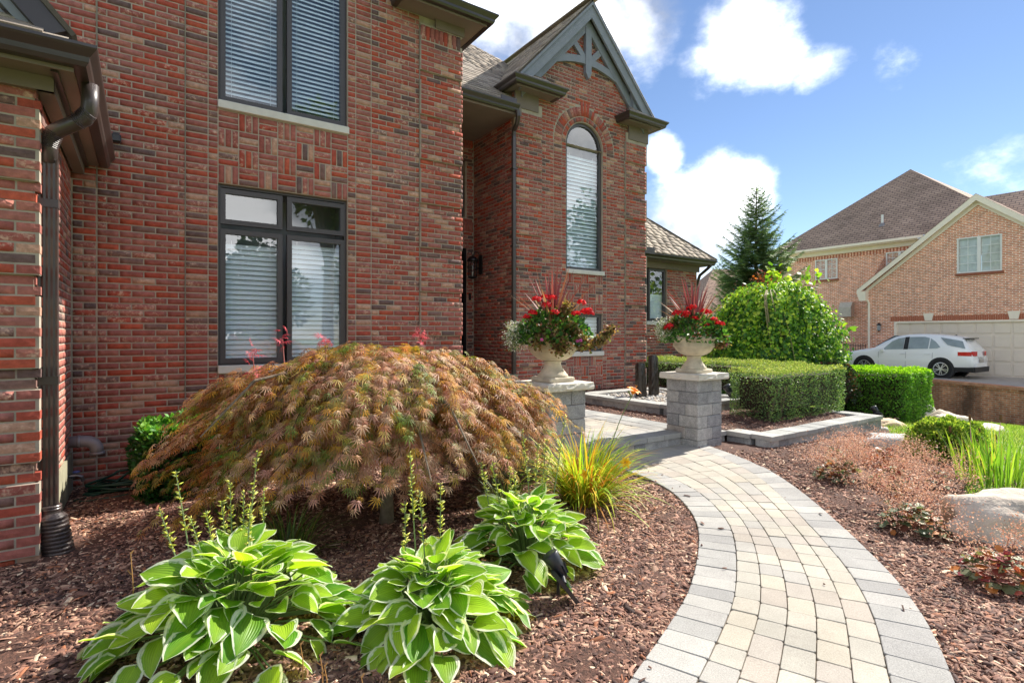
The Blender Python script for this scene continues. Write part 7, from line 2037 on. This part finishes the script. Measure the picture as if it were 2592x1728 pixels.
MB().rings([[W(x, y, z) for y, z in ((.56, 1.47), (-.56, 1.47), (-.56, 1.50), (.56, 1.50))] for x in (.40, .20)]).build('spoiler', CBLACK, car)
for sg in (1, -1):
    MB().rings([[W(x, sg * y, z) for y, z in ((a, .86), (a + .0, 1.0), (a - .10, 1.02), (a - .10, .86))] for x, a in ((.46, .905), (.20, .895), (.06, .86), (.01, .70), (-.005, .50))]).build('tail_light', REDL, car)
    MB().bbox(*sorted((KX_ - sg * .96, KX_ - sg * 1.08)), KY_ + 2.92, KY_ + 3.06, KZ_ + .98, KZ_ + 1.12, .02).build('mirror', CBLACK if False else PAINT, car)
    MB().rings([[W(x, sg * y, z) for y, z in ((.60, .80), (.83, .80), (.80, .88), (.58, .87))] for x in (4.30, 4.56)]).build('headlight', REDL if False else CHROME, car)
    for xh in (2.36, 1.52): MB().tube([W(xh, sg * .925, .90), W(xh, sg * .945, .90), W(xh - .18, sg * .945, .905), W(xh - .18, sg * .925, .905)], .012, 6).build('door_handle', PAINT, car)
    for xs_ in (3.18, 2.19, 1.28): MB().bar(W(xs_, sg * .922, .40), W(xs_ - .02, sg * .918, .96), .006, .006).build('door_gap', CBLACK, car)
    MB().rings([[W(x, sg * y, z) for y, z in ((.86, .20), (.93, .22), (.935, .34), (.88, .36))] for x in (3.25, 1.45)]).build('sill_trim', CBLACK, car)
MB().rings([[W(x, y, z) for y, z in ((-.80, .26), (.80, .26), (.84, .46), (-.84, .46))] for x in (.10, -.045)]).rings([[W(x, y, z) for y, z in ((.80, .26), (.90, .30), (.92, .44), (.84, .46))] for x in (.62, -.02)]).rings([[W(x, -y, z) for y, z in ((.80, .26), (.90, .30), (.92, .44), (.84, .46))] for x in (.62, -.02)]).build('rear_bumper', CBLACK, car)
MB().rings([[W(x, y, z) for y, z in ((-.62, .46), (.62, .46), (.60, .60), (-.60, .60))] for x in (.06, -.035)]).build('bumper_step', PAINT, car)
MB().poly([W(-.028, .26, .62), W(-.028, -.26, .62), W(-.02, -.26, .75), W(-.02, .26, .75)]).build('number_plate', CHROME, car); MB().bar(W(-.012, .32, .80), W(-.012, -.32, .80), .02, .03).build('chrome_strip', CHROME, car)
MB().prism([(KY_ + .95, KZ_ + 1.63), (KY_ + .72, KZ_ + 1.60), (KY_ + .74, KZ_ + 1.70)], 'x', KX_ - .02, KX_ + .02).build('antenna_fin', CBLACK, car)
for xw in (3.72, .99):
    for sg in (1, -1):
        rs = []
        n = 24
        def disc(r, y): return [W(xw + r * math.cos(2 * PI * k / n), sg * y, .36 + r * math.sin(2 * PI * k / n)) for k in range(n)]
        MB().rings([disc(.435, .70), disc(.435, .926), disc(.37, .928)], True).build('wheel_arch', CBLACK, car)
        wh = MB().rings([disc(.34, .70), disc(.36, .74), disc(.36, .925), disc(.345, .948), disc(.255, .945), disc(.245, .90)], True).build('wheel', TYRE, car)
        MB().rings([disc(.250, .935), disc(.225, .938), disc(.215, .915)], False).build('rim', RIM, wh)
        for k in range(10):
            a = 2 * PI * k / 10 + (.12 if k % 2 else -.12); MB().bar(W(xw + .04 * math.cos(a), sg * .945, .36 + .04 * math.sin(a)), W(xw + .222 * math.cos(a), sg * .94, .36 + .222 * math.sin(a)), .024, .03, (1, 0, 0)).build('spoke', RIM, wh)
        MB().rings([disc(.06, .93), disc(.05, .955)], True).build('hub', RIM, wh)
